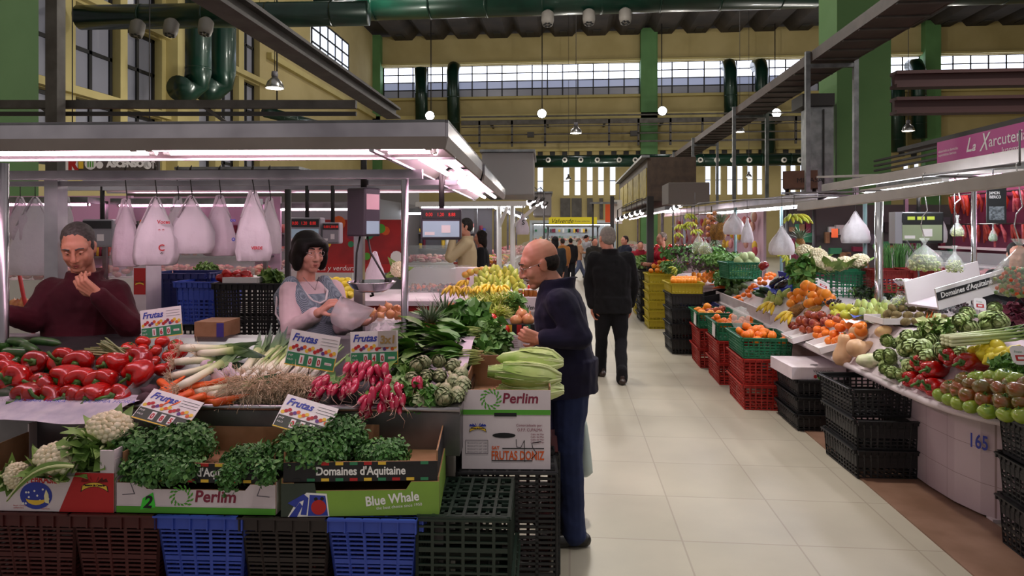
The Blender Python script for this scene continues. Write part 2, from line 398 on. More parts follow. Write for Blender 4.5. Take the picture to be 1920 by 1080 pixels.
# long far duct with round outlets
Y = YB - 3.5; a = aty(1003, 303, Y); b = aty(1527, 299, Y); b.z = a.z
t = duct('far_air_duct', 'long horizontal green duct with white round outlets below far gallery', [a, b], .36, [], 18)
m_ = mat('white_outlet', '#c9c6bf', .5)
for k in range(5): MB().box(((b.x - a.x) * (k + .5) / 5, 1.75, .3), (.1, 3.5, .1), IRON).build('wall_bracket', t)
for px in (1028, 1059, 1089, 1120, 1161, 1191, 1222, 1253, 1313, 1344, 1374, 1405, 1470, 1500):
    p = aty(px, 300, Y - .36) - a; m = MB(); m.cyl(p + V((0, .05, 0)), p + V((0, -.05, 0)), .15, m_, n=14); m.cyl(p + V((0, -.05, 0)), p + V((0, -.06, 0)), .075, BLACK, n=10); m.build('outlet_ring', t)
e = at(498, 210, 24); f = at(580, 228, 26); f.z = e.z
duct('short_duct', 'short dark green duct stub sticking out above the steel canopy', [e, V((f.x, f.y + 1.4, e.z))], .2, [], 16); MB().cyl((e.x + .2, e.y + .5, e.z), (e.x + .2, e.y + .5, ZC + .21), .03, DARK, n=6).build('hanging_rod', loc=(0, 0, 0), label='thin rod holding the short green duct stub above the canopy', cat='rod')

LAMPG = mat('lamp_reflector', '#9b9a98', .25, .9); LAMPE = mat('lamp_diffuser', '#fff6ee', .5, emit=9)
def pendant(loc, label, d=.5, cord=2.5, power=0, group=None):
    t = thing('pendant_lamp', label, 'lamp', loc, group=group)
    r = d / 2
    m = MB(); m.lathe([(r * .30, .62 * d), (r * .42, .55 * d), (r * .78, .36 * d), (r, .08 * d), (r, 0), (r * .96, 0), (r * .74, .33 * d), (r * .3, .5 * d)], LAMPG, 18); m.build('lamp_shade', t)
    m = MB(); m.lathe([(.01, .95 * d), (r * .32, .93 * d), (r * .36, .7 * d), (r * .3, .6 * d)], GREYP, 12); m.build('lamp_housing', t)
    m = MB(); m.lathe([(.01, .04 * d), (r * .94, .05 * d)], LAMPE, 16); m.build('lamp_diffuser', t)
    m = MB(); m.cyl((0, 0, .9 * d), (0, 0, .9 * d + cord), .012, DARK, n=5); m.build('cord', t)
    if power:
        far = loc[1] > 13; l = bpy.data.lights.new('lamp_light', 'POINT' if far else 'SPOT'); l.energy = power
        if not far: l.spot_size = .85 if abs(loc[0]) < 1 else 2.4; l.spot_blend = .9 if abs(loc[0]) < 1 else .6
        l.shadow_soft_size = .22; l.color = (1, .94, .86)
        o = bpy.data.objects.new('lamp_light', l); COL.objects.link(o); o.parent = t; o.location = (0, 0, -.35 if far else -.05)
    return t
for px, py, D, lb in ((515, 166, 18.5, 'bell pendant lamp hanging above the left steel canopy'), (1080, 250, 24, 'bell pendant lamp hanging over the middle of the aisle'), (1703, 246, 24, 'bell pendant lamp beside the big green column, above the pink sign'), (1066, 337, 36.2, 'small far bell lamp hanging before the slit windows over the aisle'), (1404, 332, 34, 'small far bell lamp before the slit windows under the cable tray'), (1387, 248, 30, 'bright bell lamp under the cable tray by the twin far ducts')):
    pendant(at(px, py, D), lb, sz(34 if px == 515 else 22 if px in (1080, 1703) else 11 if px != 1387 else 18, D), 14.2 - at(px, py, D).z, 180)
FL = mat('floodlight_lens', '#ffffff', .4, emit=55)
for i, (px, py) in enumerate(((806, 217), (1016, 213), (1242, 208), (1456, 212))):
    D = 39 if px > 810 else 38.5; p = at(px, py, D); t = thing('floodlight', 'glaring white floodlight on the far gallery, %s' % ORD[i].replace('leftmost', 'first from left'), 'floodlight', p, group='floodlights on the far gallery')
    MB().cyl((0, .3, 0), (0, 0, 0), .2, DARK, r1=.3, n=14).build('lamp_housing', t)
    MB().ball((0, -.01, 0), (.25, .06, .25), FL, 14, 8).build('lens', t); MB().cyl((0, .3, 0), (0, .3, ZC - p.z), .03, DARK, n=6).build('hanging_rod', t)
# added lamps, unseen above the frame, that light the aisle and hall
i = 0
for X, Y, P in ((.45, 1.2, 560), (.45, 5.2, 900), (.5, 9.5, 800), (.7, 14.5, 330), (.7, 20, 330), (-5.5, 9, 340), (-5.5, 17, 230), (7.2, 8, 300), (8, 18, 190), (-6, 28, 390), (6, 29, 360), (18, 28, 280)):
    pendant((X, Y, max(6.9, 2.1 + .375 * Y)), 'added bell lamp, unseen above the frame, lighting the market hall', .5, 3, P, 'added lamps above the frame')

# gallery in front of the back wall
t = thing('gallery_railing', 'far grey steel gallery with railings across the back wall', 'railing', (0, YB - 2, 0))
def gz(py): return aty(1000, py, YB - 2).z
x0, x1 = aty(865, 220, YB - 2).x, aty(1530, 220, YB - 2).x
for nm, hh, py in (('handrail', .08, 218), ('deck_beam', .28, 229), ('mid_rail', .05, 237), ('lower_rail', .1, 267), ('lower_rail', .07, 252)):
    MB().box(((x0 + x1) / 2, 0, gz(py)), (x1 - x0, .12, hh), IRON).build(nm, t)
for px in (899, 960, 1022, 1142, 1197, 1257, 1317, 1492):
    MB().box((aty(px, 220, YB - 2).x, 0, gz(250)), (.12, .12, gz(226) - gz(275)), IRON).build('post', t)
for k in range(6): MB().box((x0 + (x1 - x0) * (k + .5) / 6, 1.0, gz(229)), (.12, 2.1, .12), IRON).build('wall_bracket', t)
for px in (995, 1188): 
    MB().box((aty(px, 250, YB - 2.3).x, -.3, gz(254)), (.4, .3, .3), DARK).build('junction_box', t)

# diagonal truss on the left, cable tray on the right
def beam_thing(name, label, a, b, w_, h, mt=IRON, cat='steel beam'):
    t = thing(name, label, cat, a); m = MB(); L_ = V(b) - V(a)
    m.bar((0, 0, 0), L_, w_, h * .25, mt); 
    m.build('flange', t)
    d = V((0, 0, h * .5)); m = MB(); m.bar(d, L_ + d, w_ * .35, h * .8, mt); m.build('web', t)
    m = MB(); m.bar(d * 2, L_ + d * 2, w_, h * .25, mt); m.build('flange', t)
    return t
D0 = 6.0
xa = at(400, 6, D0); zt = xa.z
a = V((xa.x, xa.y - 3.2, zt)); rr = ray(738, 221); sc = (zt - CAMZ) / rr.z; bb = CAM + rr * sc; bb.z = zt
beam_thing('track_beam', 'long dark steel track beam running overhead above left canopy', V((bb.x, a.y, zt)).lerp(V((xa.x, a.y, zt)), .6), bb, .26, .16)
# cable tray
zt = 4.3; P0 = atz(1748, 0, zt); P1 = atz(1268, 300, zt)
X0 = (P0.x + P1.x) / 2
t = thing('cable_tray', 'wide brown cable tray running overhead along the right stalls', 'cable tray', (X0, 0, zt))
TRAY = mat('brown_tray_metal', '#4d3d36', .6, .2, var=('#3c2f2a', 3))
ya, yb_ = P0.y - 3, P1.y
MB().box((0, (ya + yb_) / 2, 0), (.62, yb_ - ya, .03), TRAY).build('tray_floor', t)
for s_ in (-1, 1): MB().box((.31 * s_, (ya + yb_) / 2, .06), (.03, yb_ - ya, .16), TRAY).build('tray_side', t)
for i in range(4): MB().tube([(-.15 + .09 * i + .02 * math.sin(j * 1.7 + i), ya + j * (yb_ - ya) / 14, .045) for j in range(15)], .025, BLACK, 6).build('cable', t)
for j in range(int((yb_ - ya) / .5)): MB().box((0, ya + j * .5, -.02), (.62, .05, .03), IRON).build('rung', t)
for k, (px, py) in enumerate(((1559, 100), (1407, 202), (1322, 262), (1282, 290))):
    r = ray(px, py); sc = X0 / r.x; y = (CAM + r * sc).y
    t = thing('tray_post', 'grey steel post frame holding up the cable tray, %s' % ('nearest the camera, before the green column', 'second along the tray', 'third along the tray', 'farthest at the tray end')[k], 'post', (X0, y, 2.2))
    for s_ in (-1, 1): MB().box((.36 * s_, 0, (zt + .15 - 2.2) / 2), (.07, .07, zt + .15 - 2.2), GALV).build('upright', t)
    MB().box((0, 0, zt - 2.2 - .075), (.78, .06, .06), GALV).build('crossbar', t)
# two heavy cross beams right of the column
for k, (py, lb) in enumerate(((163, 'upper'), (212, 'lower'))):
    Y = 10.5; a = aty(1675, py, Y); b = aty(2010, py, Y); b.z = a.z
    beam_thing('cross_beam', lb + ' of two dark red-brown beams right of the green column', a, b, .22, .2, mat('red_brown_steel', '#4a2c2c', .6))
# ------------------------------------------------------------------ left stall: frame of reference
LA = math.radians(2.5)
LO = at(862, 765, 2.83); LO.z = 0
ex = V((math.cos(LA), math.sin(LA), 0)); ey = V((-math.sin(LA), math.cos(LA), 0))
def L(x, y, z): return LO + ex * x + ey * y + UP * z
def Lp(px, py, y):
    r = ray(px, py); k = ((LO - CAM).dot(ey) + y) / r.dot(ey); return CAM + r * k
def lxy(p): d = V(p) - LO; return d.dot(ex), d.dot(ey)
LM = Matrix.Translation(LO) @ rotz(LA)

# plastic crates -------------------------------------------------
def crate_mb(w, d, h, m, nx=6, nz=7, taper=.02, rim=.05, th=.008, ny=None, solid=0, m2=None, bn=(9, 9)):
    """open-topped lattice crate standing on z=0, centred"""
    b = MB(); ny = ny or max(3, round(nx * d / w)); hr = h - rim
    def lerp_w(z, W): return W / 2 - taper * (1 - z / h)
    for ax, W, Dp, n in ((0, w, d, nx), (1, d, w, ny)):
        for sgn in (-1, 1):
            R = Matrix.Rotation(PI / 2 * ax, 4, 'Z')
            def P(u, z): return R @ V((u * lerp_w(z, W), sgn * lerp_w(z, Dp), z))
            for i in range(n + 1):                                   # upright ribs
                u = -1 + 2 * i / n; b.bar(P(u, 0), P(u, hr), th * 1.5, th, m)
            z = 0.0
            for k in range(nz + 1):
                z = hr * k / nz; hh = th * (2.2 if k in (0, nz // 2) else 1)
                b.bar(P(-1, z), P(1, z), th * .9, hh, m)
            if solid:
                z0 = hr * (1 - solid); b.bar(P(-1, (z0 + hr) / 2), P(1, (z0 + hr) / 2), .004, hr - z0, m2 or m)
            a = P(-1, hr + rim / 2); c = P(1, hr + rim / 2); off = R @ V((0, sgn * .012, 0))
            b.bar(a + off, c + off, .012, rim, m)                    # rim band with ribs
            b.bar(P(-1, h - .004) + off * 1.4, P(1, h - .004) + off * 1.4, .03, .008, m)
            for i in range(n + 1):
                u = -1 + 2 * i / n; q = P(u, hr) + off * 1.9; b.bar(q, q + V((0, 0, rim)), .006, .012, m)
    x, y = w / 2 - taper, d / 2 - taper
    for i in range(bn[1]): b.box((0, -y + 2 * y * i / (bn[1] - 1), .004), (2 * x, .014 if bn[1] < 12 else .011, .008), m)
    for i in range(bn[0]): b.box((-x + 2 * x * i / (bn[0] - 1), 0, .004), (.014, 2 * y, .008), m)
    return b
PL = lambda n, h, r=.5: mat(n, h, r, bump=(90, .08, .001))
CM = dict(blue=PL('blue_crate_plastic', '#3850b4', .42), navy=PL('navy_crate_plastic', '#1c2765'), maroon=PL('maroon_crate_plastic', '#4c1b1a'), red=PL('red_crate_plastic', '#a32018', .45), dkred=PL('dark_red_crate_plastic', '#7e1712'),
          black=PL('black_crate_plastic', '#1d1d1f'), brown=PL('brown_black_crate_plastic', '#2b2220'), dgreen=PL('dark_green_crate_plastic', '#1c2a22', .4), green=PL('green_crate_plastic', '#0f6a45', .45), yellow=PL('yellow_crate_plastic', '#b8a51e', .5))
ZC0 = .585
fy = -.36                                                           # front crates' face in the stall frame
for i, (px, c, lab) in enumerate(((58, 'maroon', 'dark maroon crate under the banana carton, leftmost of the front crates'), (216, 'maroon', 'maroon crate between the dark maroon crate and first blue crate'), (376, 'blue', 'blue slatted crate under the white and green carton'),
                                  (533, 'brown', 'brown-black slatted crate between the two blue front crates'), (698, 'blue', 'blue slatted crate under the bright green carton'))):
    p = Lp(px, 975, fy); x, y = lxy(p)
    crate_mb(.345, .37, .285, CM[c], 5, 13, .03, .055, .0075).build('crate', loc=L(x, fy + .19, ZC0 - .286), rot=(0, 0, LA), label=lab, cat='crate', group='crates along the stall front')
for i, (px, c, lab) in enumerate(((110, 'dkred', 'dark red crate low down below the maroon crates'), (300, 'red', 'red crate low down between maroon and blue crates'), (600, 'red', 'red crate low down between the brown crate and second blue crate'))):
    p = Lp(px, 1060, fy); x, y = lxy(p)
    crate_mb(.42, .36, .29, CM[c], 7, 7, .02).build('crate', loc=L(x, fy + .2, .004), rot=(0, 0, LA), label=lab, cat='crate', group='lower crates along the stall front')
for px in (440, 800):
    x, y = lxy(Lp(px, 1060, fy)); crate_mb(.4 if px > 500 else .4, .36, .29, CM['dkred' if px < 500 else 'dgreen'], 7, 7, .02).build('crate', loc=L(x + (.06 if px > 500 else -.02), fy + .2, .004), rot=(0, 0, LA), label='low crate under the first blue front crate' if px < 500 else 'low dark crate under the upturned dark green crate', cat='crate', group='lower crates along the stall front')
# upturned dark green crate: its ribbed underside is on top
x, y = lxy(Lp(868, 975, fy)); b = crate_mb(.345, .40, .28, CM['dgreen'], 6, 8, -.0)
b2 = b
for i in range(7): b2.box((-.17 + .34 * i / 6, 0, -.004), (.012, .40, .014), CM['dgreen'])
for i in range(6): b2.box((0, -.19 + .38 * i / 5, -.004), (.34, .012, .012), CM['dgreen'])
b2.box((0, 0, .012), (.34, .39, .004), CM['dgreen'])
b2.build('crate', loc=L(x, fy + .205, ZC0 - .005), rot=(PI, 0, LA), label='dark green crate turned upside down, ribbed base up, beside the bright green carton', cat='crate')
# black crate stood on its side under the banana carton
q = at(950, 884, 2.9)
b = crate_mb(.44, .585, .28, CM['black'], 8, 12, .0, ny=16, bn=(6, 26))
b.build('crate', loc=(q.x, q.y + .01, .298), rot=(-PI / 2, 0, LA + .03), label='tall black crate stood on its side under the white fruit carton', cat='crate')

for k, (x_, lb) in enumerate(((.0, 'lower'), (.0, 'upper'))): crate_mb(.40, .36, .29, CM['maroon'], 7, 9, .01).build('crate', loc=(q.x - .02, q.y + .5, .004 + .292 * k), rot=(0, 0, LA), label=lb + ' maroon crate behind the black crate that stands on its side', cat='crate')
# cartons -------------------------------------------------
PINKW = mat('white_carton_print', '#d8cbd0', .6, var=('#cdbfc5', 7)); RED = mat('red_print', '#b01d1f', .6); GRN = mat('green_print', '#4f9a2c', .6); LIME = mat('lime_carton_print', '#7fa43c', .6, var=('#76993a', 5)); BLUEP = mat('blue_print', '#2b3a9b', .6)
YEL = mat('yellow_print', '#e0b83a', .6); MAR = mat('maroon_print', '#7d1f3a', .6); BLK = mat('black_carton_print', '#17161a', .55); ORG = mat('orange_print', '#d0571c', .6); GRYT = mat('grey_print', '#5d5660', .7); DGRN = mat('dark_grey_green_print', '#303a30', .6); TEAL = mat('teal_green_print', '#2f7d55', .6); PURP = mat('purple_print', '#5b2f7d', .6)
def carton(name, label, p, rz, w, d, h, out, inn=CARD, fronth=None, backh=None, sideh=None, post=.0, posth=None, th=.006, group=None, side_out=None, cut=None, cat='carton'):
    """open tray, front face on local y=0, x centred, z from 0"""
    t = thing(name, label, cat, p, rz, group)
    fh, bh, sh = fronth or h, backh or h, sideh or h
    m = MB(); m.box((0, d / 2, th / 2), (w, d, th), inn); m.build('carton_base', t)
    def wall(nm, c, dim, mo, ax, outw):
        m = MB(); m.box(c, dim, inn); 
        off = V(c); s_ = [0, 0, 0]; s_[ax] = outw; oc = off + V(s_) * (dim[ax] / 2 + .0006); od = list(dim); od[ax] = .001
        m.box(oc, od, mo); return m
    if cut:                                                       # front with a dipped hand opening
        x0, x1, cz = cut; m = MB()
        pts = [(-w / 2, 0), (w / 2, 0), (w / 2, fh), (x1 + .02, fh), (x1, cz), (x0, cz), (x0 - .02, fh), (-w / 2, fh)]
        m.poly(pts, inn, th); m.poly(pts, out, 0, Matrix.Translation((0, -.001, 0)))
    else: m = wall('f', (0, th / 2, fh / 2), (w, th, fh), out, 1, -1)
    fr = m
    wall('b', (0, d - th / 2, bh / 2), (w, th, bh), out, 1, 1).build('back_panel', t)
    for s_ in (-1, 1): wall('s', (s_ * (w / 2 - th / 2), d / 2, sh / 2), (th, d - 2 * th, sh), side_out or out, 0, s_).build('side_panel', t)
    if post:
        for sx in (-1, 1):
            for y_ in (0, d):
                m = MB(); sy = 1 if y_ == 0 else -1
                m.box((sx * (w / 2 - post / 2), y_ + sy * (th * .5 + .001), posth / 2), (post, th, posth), out); m.box((sx * (w / 2 - th / 2 - .001), y_ + sy * post / 2, posth / 2), (th, post, posth), out); m.build('corner_post', t)
    return t, fr
FM = lambda x, z, y=-.002: Matrix.Translation((x, y, z))
def palm(fr, x, z, s, leaf=BLUEP, txt='Platanos de Canarias'):
    for a in range(-3, 4): fr.poly([(x + s * .03 * a, z), (x + s * .13 * a - .01 * s, z + s * (.24 - .03 * abs(a))), (x + s * .15 * a, z + s * (.18 - .05 * abs(a)))], leaf, 0, FM(0, 0))
    top, bot = [], []
    for i in range(13):
        u = -1 + i / 6; top.append((x + s * .42 * u, z + .02 * s - .12 * s * u * u)); bot.append((x + s * .46 * u, z - .13 * s - .17 * s * u * u))
    fr.poly(top + bot[::-1], INK, 0, FM(0, 0, -.0022)); fr.poly([(x + (a - x) * .92, z - .05 * s + (b - z + .05 * s) * .8) for a, b in top + bot[::-1]], YEL, 0, FM(0, 0, -.0026))
    fr.text(txt, s * .085, INK, FM(x, z - .10 * s, -.003), align='CENTER', bold=.0006)
def wreath(fr, x, z, s):
    for i in range(26):
        a = i * 2 * PI / 26; r = s * (.36 if i % 2 else .26); c = V((x + r * math.cos(a), z + r * math.sin(a)))
        d = V((math.cos(a + .9), math.sin(a + .9))) * s * .085; n_ = V((-d.y, d.x)) * .45
        fr.poly([(c.x - d.x, c.y - d.y), (c.x + n_.x, c.y + n_.y), (c.x + d.x, c.y + d.y), (c.x - n_.x, c.y - n_.y)], GRN, 0, FM(0, 0))
def flagrow(fr, w, z, h, cols, n, x0=None, y=-.002):
    for i in range(n):
        x = (-w / 2 if x0 is None else x0) + w * (i + .5) / n
        fr.box((x, y, z), (w / n * .55, .001, h), cols[i % len(cols)])
# banana carton with cauliflowers
def px2x(px, base): return 0
p = Lp(64, 975, fy - .01); x, y = lxy(p); zB = ZC0 + .002; W1 = .60
xr = lxy(Lp(214, 975, fy - .01))[0]
t, fr = carton('banana_carton', 'open white and red banana carton holding cauliflowers, left front of stall', L(xr - W1 / 2, fy - .01, zB), LA, W1, .38, .23, PINKW, fronth=.150, backh=.15, sideh=.2, post=.056, posth=.235)
q = W1 / 2
fr.poly([(q - .215, 0), (q, 0), (q, .15), (q - .15, .15)], RED, 0, FM(0, 0))
for m in t.children:
    if m.name.startswith('corner_post'): m.data.materials.append(RED)
palm(fr, q - .075, .112, .12, DGRN)
cx_ = q - .305
fr.text('COPEBRASIL', .042, RED, FM(cx_, .108), align='CENTER', bold=.0012, sx=.72)
fr.disc(cx_, .06, .052, BLUEP, FM(0, 0, -.0022), sx=1.22, n=24)
for i in range(12): fr.disc(cx_ - .05 + .011 * i % .1, .03 + .06 * ((i * 37) % 10) / 10, .0045, LETW, FM(0, 0, -.003), n=5)
fr.poly([(cx_ + .0 + .04 * math.cos(a) * k, .05 + .026 * math.sin(a) * k2) for a, k, k2 in [(PI + PI * i / 8, 1, 1) for i in range(9)] + [(2 * PI - PI * i / 8, 1, .3) for i in range(9)]], YEL, 0, FM(0, 0, -.0032))
fr.poly([(cx_ + .035, .035), (cx_ + .052, .03), (cx_ + .05, .065), (cx_ + .04, .085), (cx_ + .032, .06)], mat('cream_print', '#e8dfae', .6), 0, FM(0, 0, -.0033))
fr.text('Brasil - Canarias\ncalidad extra', .008, RED, FM(cx_ - .09, .018)); fr.text('Platano\nimportado', .008, RED, FM(cx_ + .02, .016))
fr.build('front_panel', t)
# white and green carton with black tray nested on it
xr = lxy(Lp(517, 973, fy - .005))[0]; xl = lxy(Lp(219, 973, fy - .005))[0]; W2 = xr - xl
t, fr = carton('apple_carton', 'white and green carton under the first black tray of parsley', L((xl + xr) / 2, fy - .005, zB), LA, W2, .37, .12, PINKW, cut=(-.19, .19, .09), fronth=.113)
fr.box((0, -.002, .012), (W2, .001, .024), GRN); fr.box((0, -.0021, .027), (W2, .001, .004), PINKW)
wreath(fr, -.055, .062, .058 * 2); fr.text('Perlim', .062, MAR, FM(-.005, .045), shear=.12, bold=.0016)
stk = MB(); stk.poly([(-.215, .012), (-.155, .022), (-.165, .078), (-.205, .055)], mat('neon_green_sticker', '#3fcf38', .6), 0, FM(0, 0, -.003)); stk.text('2', .065, INK, FM(-.203, .02, -.004), shear=.25, bold=.002)
for s_ in (-1, 1): fr.poly([(s_ * .255, .113), (s_ * .252, .113), (s_ * .235, .07), (s_ * .285, .066), (s_ * .285, .069), (s_ * .24, .073)], GRYT, 0, FM(0, 0))
stk.build('number_sticker', fr.build('front_panel', t), label='neon green sticker with a black 2')
ARGS = [TEAL, YEL, TEAL, RED, YEL]
def domaines(label, P, rz, w, d, h=.085, full=True):
    t, fr = carton('black_tray', label, P, rz, w, d, h, BLK, fronth=h * .86, sideh=h * 1.3, backh=h * 1.3)
    hh = h * .86
    flagrow(fr, w * .92, hh - .006, .011, [BLK, TEAL, RED, YEL, TEAL, RED, YEL, BLK], 10); flagrow(fr, w * .92, .007, .011, [BLK, TEAL, YEL, TEAL, RED, YEL, TEAL, RED, YEL, TEAL], 10)
    fr.text("Domaines d'Aquitaine", .044, LETW, FM(0, hh * .34), align='CENTER', bold=.0012, sx=.86)
    fr.build('front_panel', t); return t
TRAYZ = zB + .114
domaines('first black parsley tray, stacked on the white and green carton', L((xl + xr) / 2 + .003, fy + .004, TRAYZ), LA, W2 - .02, .35)
# bright green carton, turned a little, with its black tray
RB = LA + math.radians(4.5)
pl = Lp(527, 975, fy - .02); W3 = .59
BM_ = Matrix.Translation(V((pl.x, pl.y, zB))) @ rotz(RB)
t, fr = carton('green_apple_carton', 'bright green fruit carton under the second black tray of parsley', BM_ @ V((W3 / 2, 0, 0)), RB, W3, .37, .125, LIME, cut=(-.23, .17, .095), fronth=.125, sideh=.14)
fr.poly([(-W3 / 2, .0), (-.15, 0), (-.17, .125), (-W3 / 2, .125)], DGRN, 0, FM(0, 0))
fr.poly([(-.27, .0), (-.115, 0), (-.125, .085), (-.2, .09), (-.235, .06)], LETW, 0, FM(0, 0, -.0024)); fr.poly([(-.265, .0), (-.235, 0), (-.215, .04), (-.225, .055)], BLUEP, 0, FM(0, 0, -.003)); fr.poly([(-.195, .003), (-.12, .003), (-.13, .078), (-.188, .082)], BLUEP, 0, FM(0, 0, -.003))
fr.poly([(-.27, .052), (-.24, .035), (-.226, .056), (-.21, .062), (-.222, .008), (-.2, .006), (-.192, .07), (-.21, .085)], BLUEP, 0, FM(0, 0, -.0031)); fr.disc(-.155, .035, .028, RED, FM(0, 0, -.0035)); fr.disc(-.165, .066, .007, INK, FM(0, 0, -.0035)); fr.disc(-.142, .067, .007, INK, FM(0, 0, -.0035))
fr.text('Blue Whale', .05, LETW, FM(.02, .036) @ Matrix.Rotation(-.10, 4, 'Y'), bold=.0012, sx=.86); fr.text('the best choice since 1950', .016, LETW, FM(.06, .022) @ Matrix.Rotation(-.08, 4, 'Y'))
fr.build('front_panel', t)
domaines('second black parsley tray, stacked askew on the bright green carton', BM_ @ V((W3 / 2, .008, .127)), RB, W3 - .012, .355)
# romaine lettuce carton on fruit carton
q0 = at(866, 882, 2.95); q1 = at(1032, 884, 2.95); W4 = (q1 - q0).length; zq = ZC0 + .012
RC = math.atan2(q1.y - q0.y, q1.x - q0.x) - .02; CMx = Matrix.Translation(V((q0.x, q0.y, zq))) @ rotz(RC)
h4 = sz(882 - 782, 2.95)
t = thing('fruit_carton', 'closed white fruit carton with orange and blue print, under lettuce carton', 'carton', CMx @ V((W4 / 2, 0, 0)), RC)
m = MB(); m.box((0, .27, h4 / 2), (W4, .54, h4), PINKW); c = W4
def U(px, py): return (px - 949) / 420.3, (882 - py) / 420.3
x, z = U(896, 803); palm(m, x, z, .085)
x, z = U(920, 851); m.text('FRUTAS DONIZ', .054, ORG, FM(*U(921, 864)), bold=.0013, sx=.62); m.text('SAT', .02, ORG, FM(*U(922, 845)), bold=.0008)
for (a, b, c_, d_) in ((942, 843, 1020, 845), (922, 866, 998, 868)): m.box(((U(a, b)[0] + U(c_, d_)[0]) / 2, -.002, U(a, b)[1]), ((c_ - a) / 420, .001, .004), INK)
m.text('Comercializado por:', .0165, MAR, FM(*U(968, 802)), sx=.85); m.text('O.P.P. CUPALMA', .019, MAR, FM(*U(970, 811)), sx=.8)
for k in range(4): m.text('Calle del Mar', .011, MAR, FM(*U(995, 818 + 5 * k)))
for a, b, c_, d_ in ((873, 828, 915, 829), (873, 853, 915, 854)): m.box(((U(a, b)[0] + U(c_, d_)[0]) / 2, -.002, U(a, b)[1]), (.1, .001, .0015), GRYT)
for a in (873, 915): m.box((U(a, 840)[0], -.002, U(a, 840.5)[1]), (.0015, .001, .06), GRYT)
for k in range(4): m.text('PRODUCTO SAT 1999', .009, GRYT, FM(*U(876, 835 + 5.6 * k)))
for P in (((968, 826), (969, 840), (976, 842), (983, 828), (984, 868)), ((1014, 830), (997, 833), (999, 842), (1006, 852), (996, 863))): m.tube([(U(*a)[0], -.002, U(*a)[1]) for a in P], .0016, INK, 4)
hx, hz = U(945, 819)
m.build('carton_body', t, bev=.003)
MB().poly([(hx - .05 + .05 * (1 - math.cos(PI * i / 6)) / 2 if False else hx + .052 * math.cos(i * PI / 8), hz + .012 * math.sin(i * PI / 8)) for i in range(16)], INK, 0, FM(0, 0, -.0015)).build('hand_hole', t)
h5 = sz(782 - 733, 2.95)
t, fr = carton('lettuce_carton', 'white and green carton of romaine lettuces beside the man in navy', CMx @ V((W4 / 2 + .002, .0, h4 + .001)), RC, W4 - .004, .54, h5 + .03, PINKW, fronth=h5 - .003, backh=h5 + .05, sideh=h5 + .012)
fr.box((0, -.0015, .014), (W4 - .004, .001, .022), GRN); wreath(fr, -.07, h5 * .62, .12); fr.text('Perlim', .062, MAR, FM(-.02, h5 * .48), shear=.12, bold=.0016)
fr.build('front_panel', t); MB().box((-.005, -.002, .004), (.1, .002, .016), INK).build('hand_hole', t)
hh = MB(); hh.poly([(-.06, 0), (.06, 0), (.055, -.018), (-.055, -.018)], INK, 0, FM(0, 0, -.0032)); 
CARTZ = zq + h4 + .008

# counter -------------------------------------------------
def bedz(y): return .862 + .20 * max(0, min(1, y / .78))              # height of the sloping display bed
t = thing('steel_counter', 'stainless steel display counter with turned-up lip, front of the left stall', 'counter', LO, LA)
m = MB(); m.box((-1.65, .012, .79), (3.3, .024, .19), STEELD); m.build('front_panel', t)
m = MB(); m.tube([(-3.3, .0, .893), (0, .0, .893)], .013, STEEL, 10); m.box((-1.65, .02, .888), (3.3, .04, .022), STEEL); m.build('front_lip', t)
m = MB(); m.sheet([[(-3.3, y, bedz(y)), (-.02, y, bedz(y))] for y in (.02, .4, .78, .9)], STEELD, False); m.build('display_bed', t)
m = MB(); m.box((-.012, .45, .79), (.024, .88, .19), STEELD); m.box((-.02, .45, .888), (.045, .9, .03), STEEL); m.build('end_panel', t)
m = MB(); m.box((-1.65, .45, .36), (3.1, .7, .7), DARK); m.build('counter_base', t)
for x in (-3.2, -1.6, -.1): MB().box((x, .06, .35), (.05, .05, .70), STEELD).build('leg', t)
# side counter running back along the aisle
t = thing('side_counter', 'steel side counter running back along the aisle with greens and onions', 'counter', L(0, .9, 0), LA)
m = MB(); m.box((-.42, .9, .40), (.7, 1.7, .80), DARK); m.build('counter_base', t)
m = MB(); m.box((-.42, .92, .9), (.8, 1.76, .05), STEELD); m.box((-.02, .92, .9), (.03, 1.78, .12), STEEL); m.build('counter_top', t)
# clear divider panels and newspaper
def divider(lbl, pts):
    p0 = pts[0]; t = thing('clear_divider', lbl, 'divider', p0)
    q = [V(p) - V(p0) for p in pts]; m = MB(); m.add(q + [v + V((.004, 0, 0)) for v in q], [(0, 1, 2, 3), (7, 6, 5, 4), (0, 4, 5, 1), (1, 5, 6, 2), (2, 6, 7, 3), (3, 7, 4, 0)], GLASS); m.build('clear_panel', t); return t
a = Lp(234, 757, .03); b = Lp(330, 700, .60)
divider('clear plastic divider between the red peppers and carrots', [V((a.x, a.y, .868)), V((b.x, b.y, bedz(.6) + .004)), V((b.x, b.y, bedz(.6) + .08)), V((a.x, a.y, .95))])
t = thing('newspaper', 'crumpled newspaper sheet laid over the counter edge under the peppers', 'newspaper', L(-1.98, -.02, .905), LA)
G = []
for j in range(7):
    y = -.16 + .26 * j / 6; row = []
    for i in range(25):
        x = .62 - 1.0 * (1 - i / 24); z = .004 + (.0 if y > -.02 else (y + .02) * .35) + .012 * noise.noise(V((x * 5, y * 9, 3))) + .01
        row.append((x - (.12 * (1 - j / 6) if i > 20 else 0) * (i - 20) / 4, y + .01 * noise.noise(V((x * 8, y, 1))), z))
    G.append(row)
NEWS = mat('newsprint', '#c3bcc4', .8, var=('#a9a3b4', 14, 6)); m = MB(); m.sheet(G, NEWS)
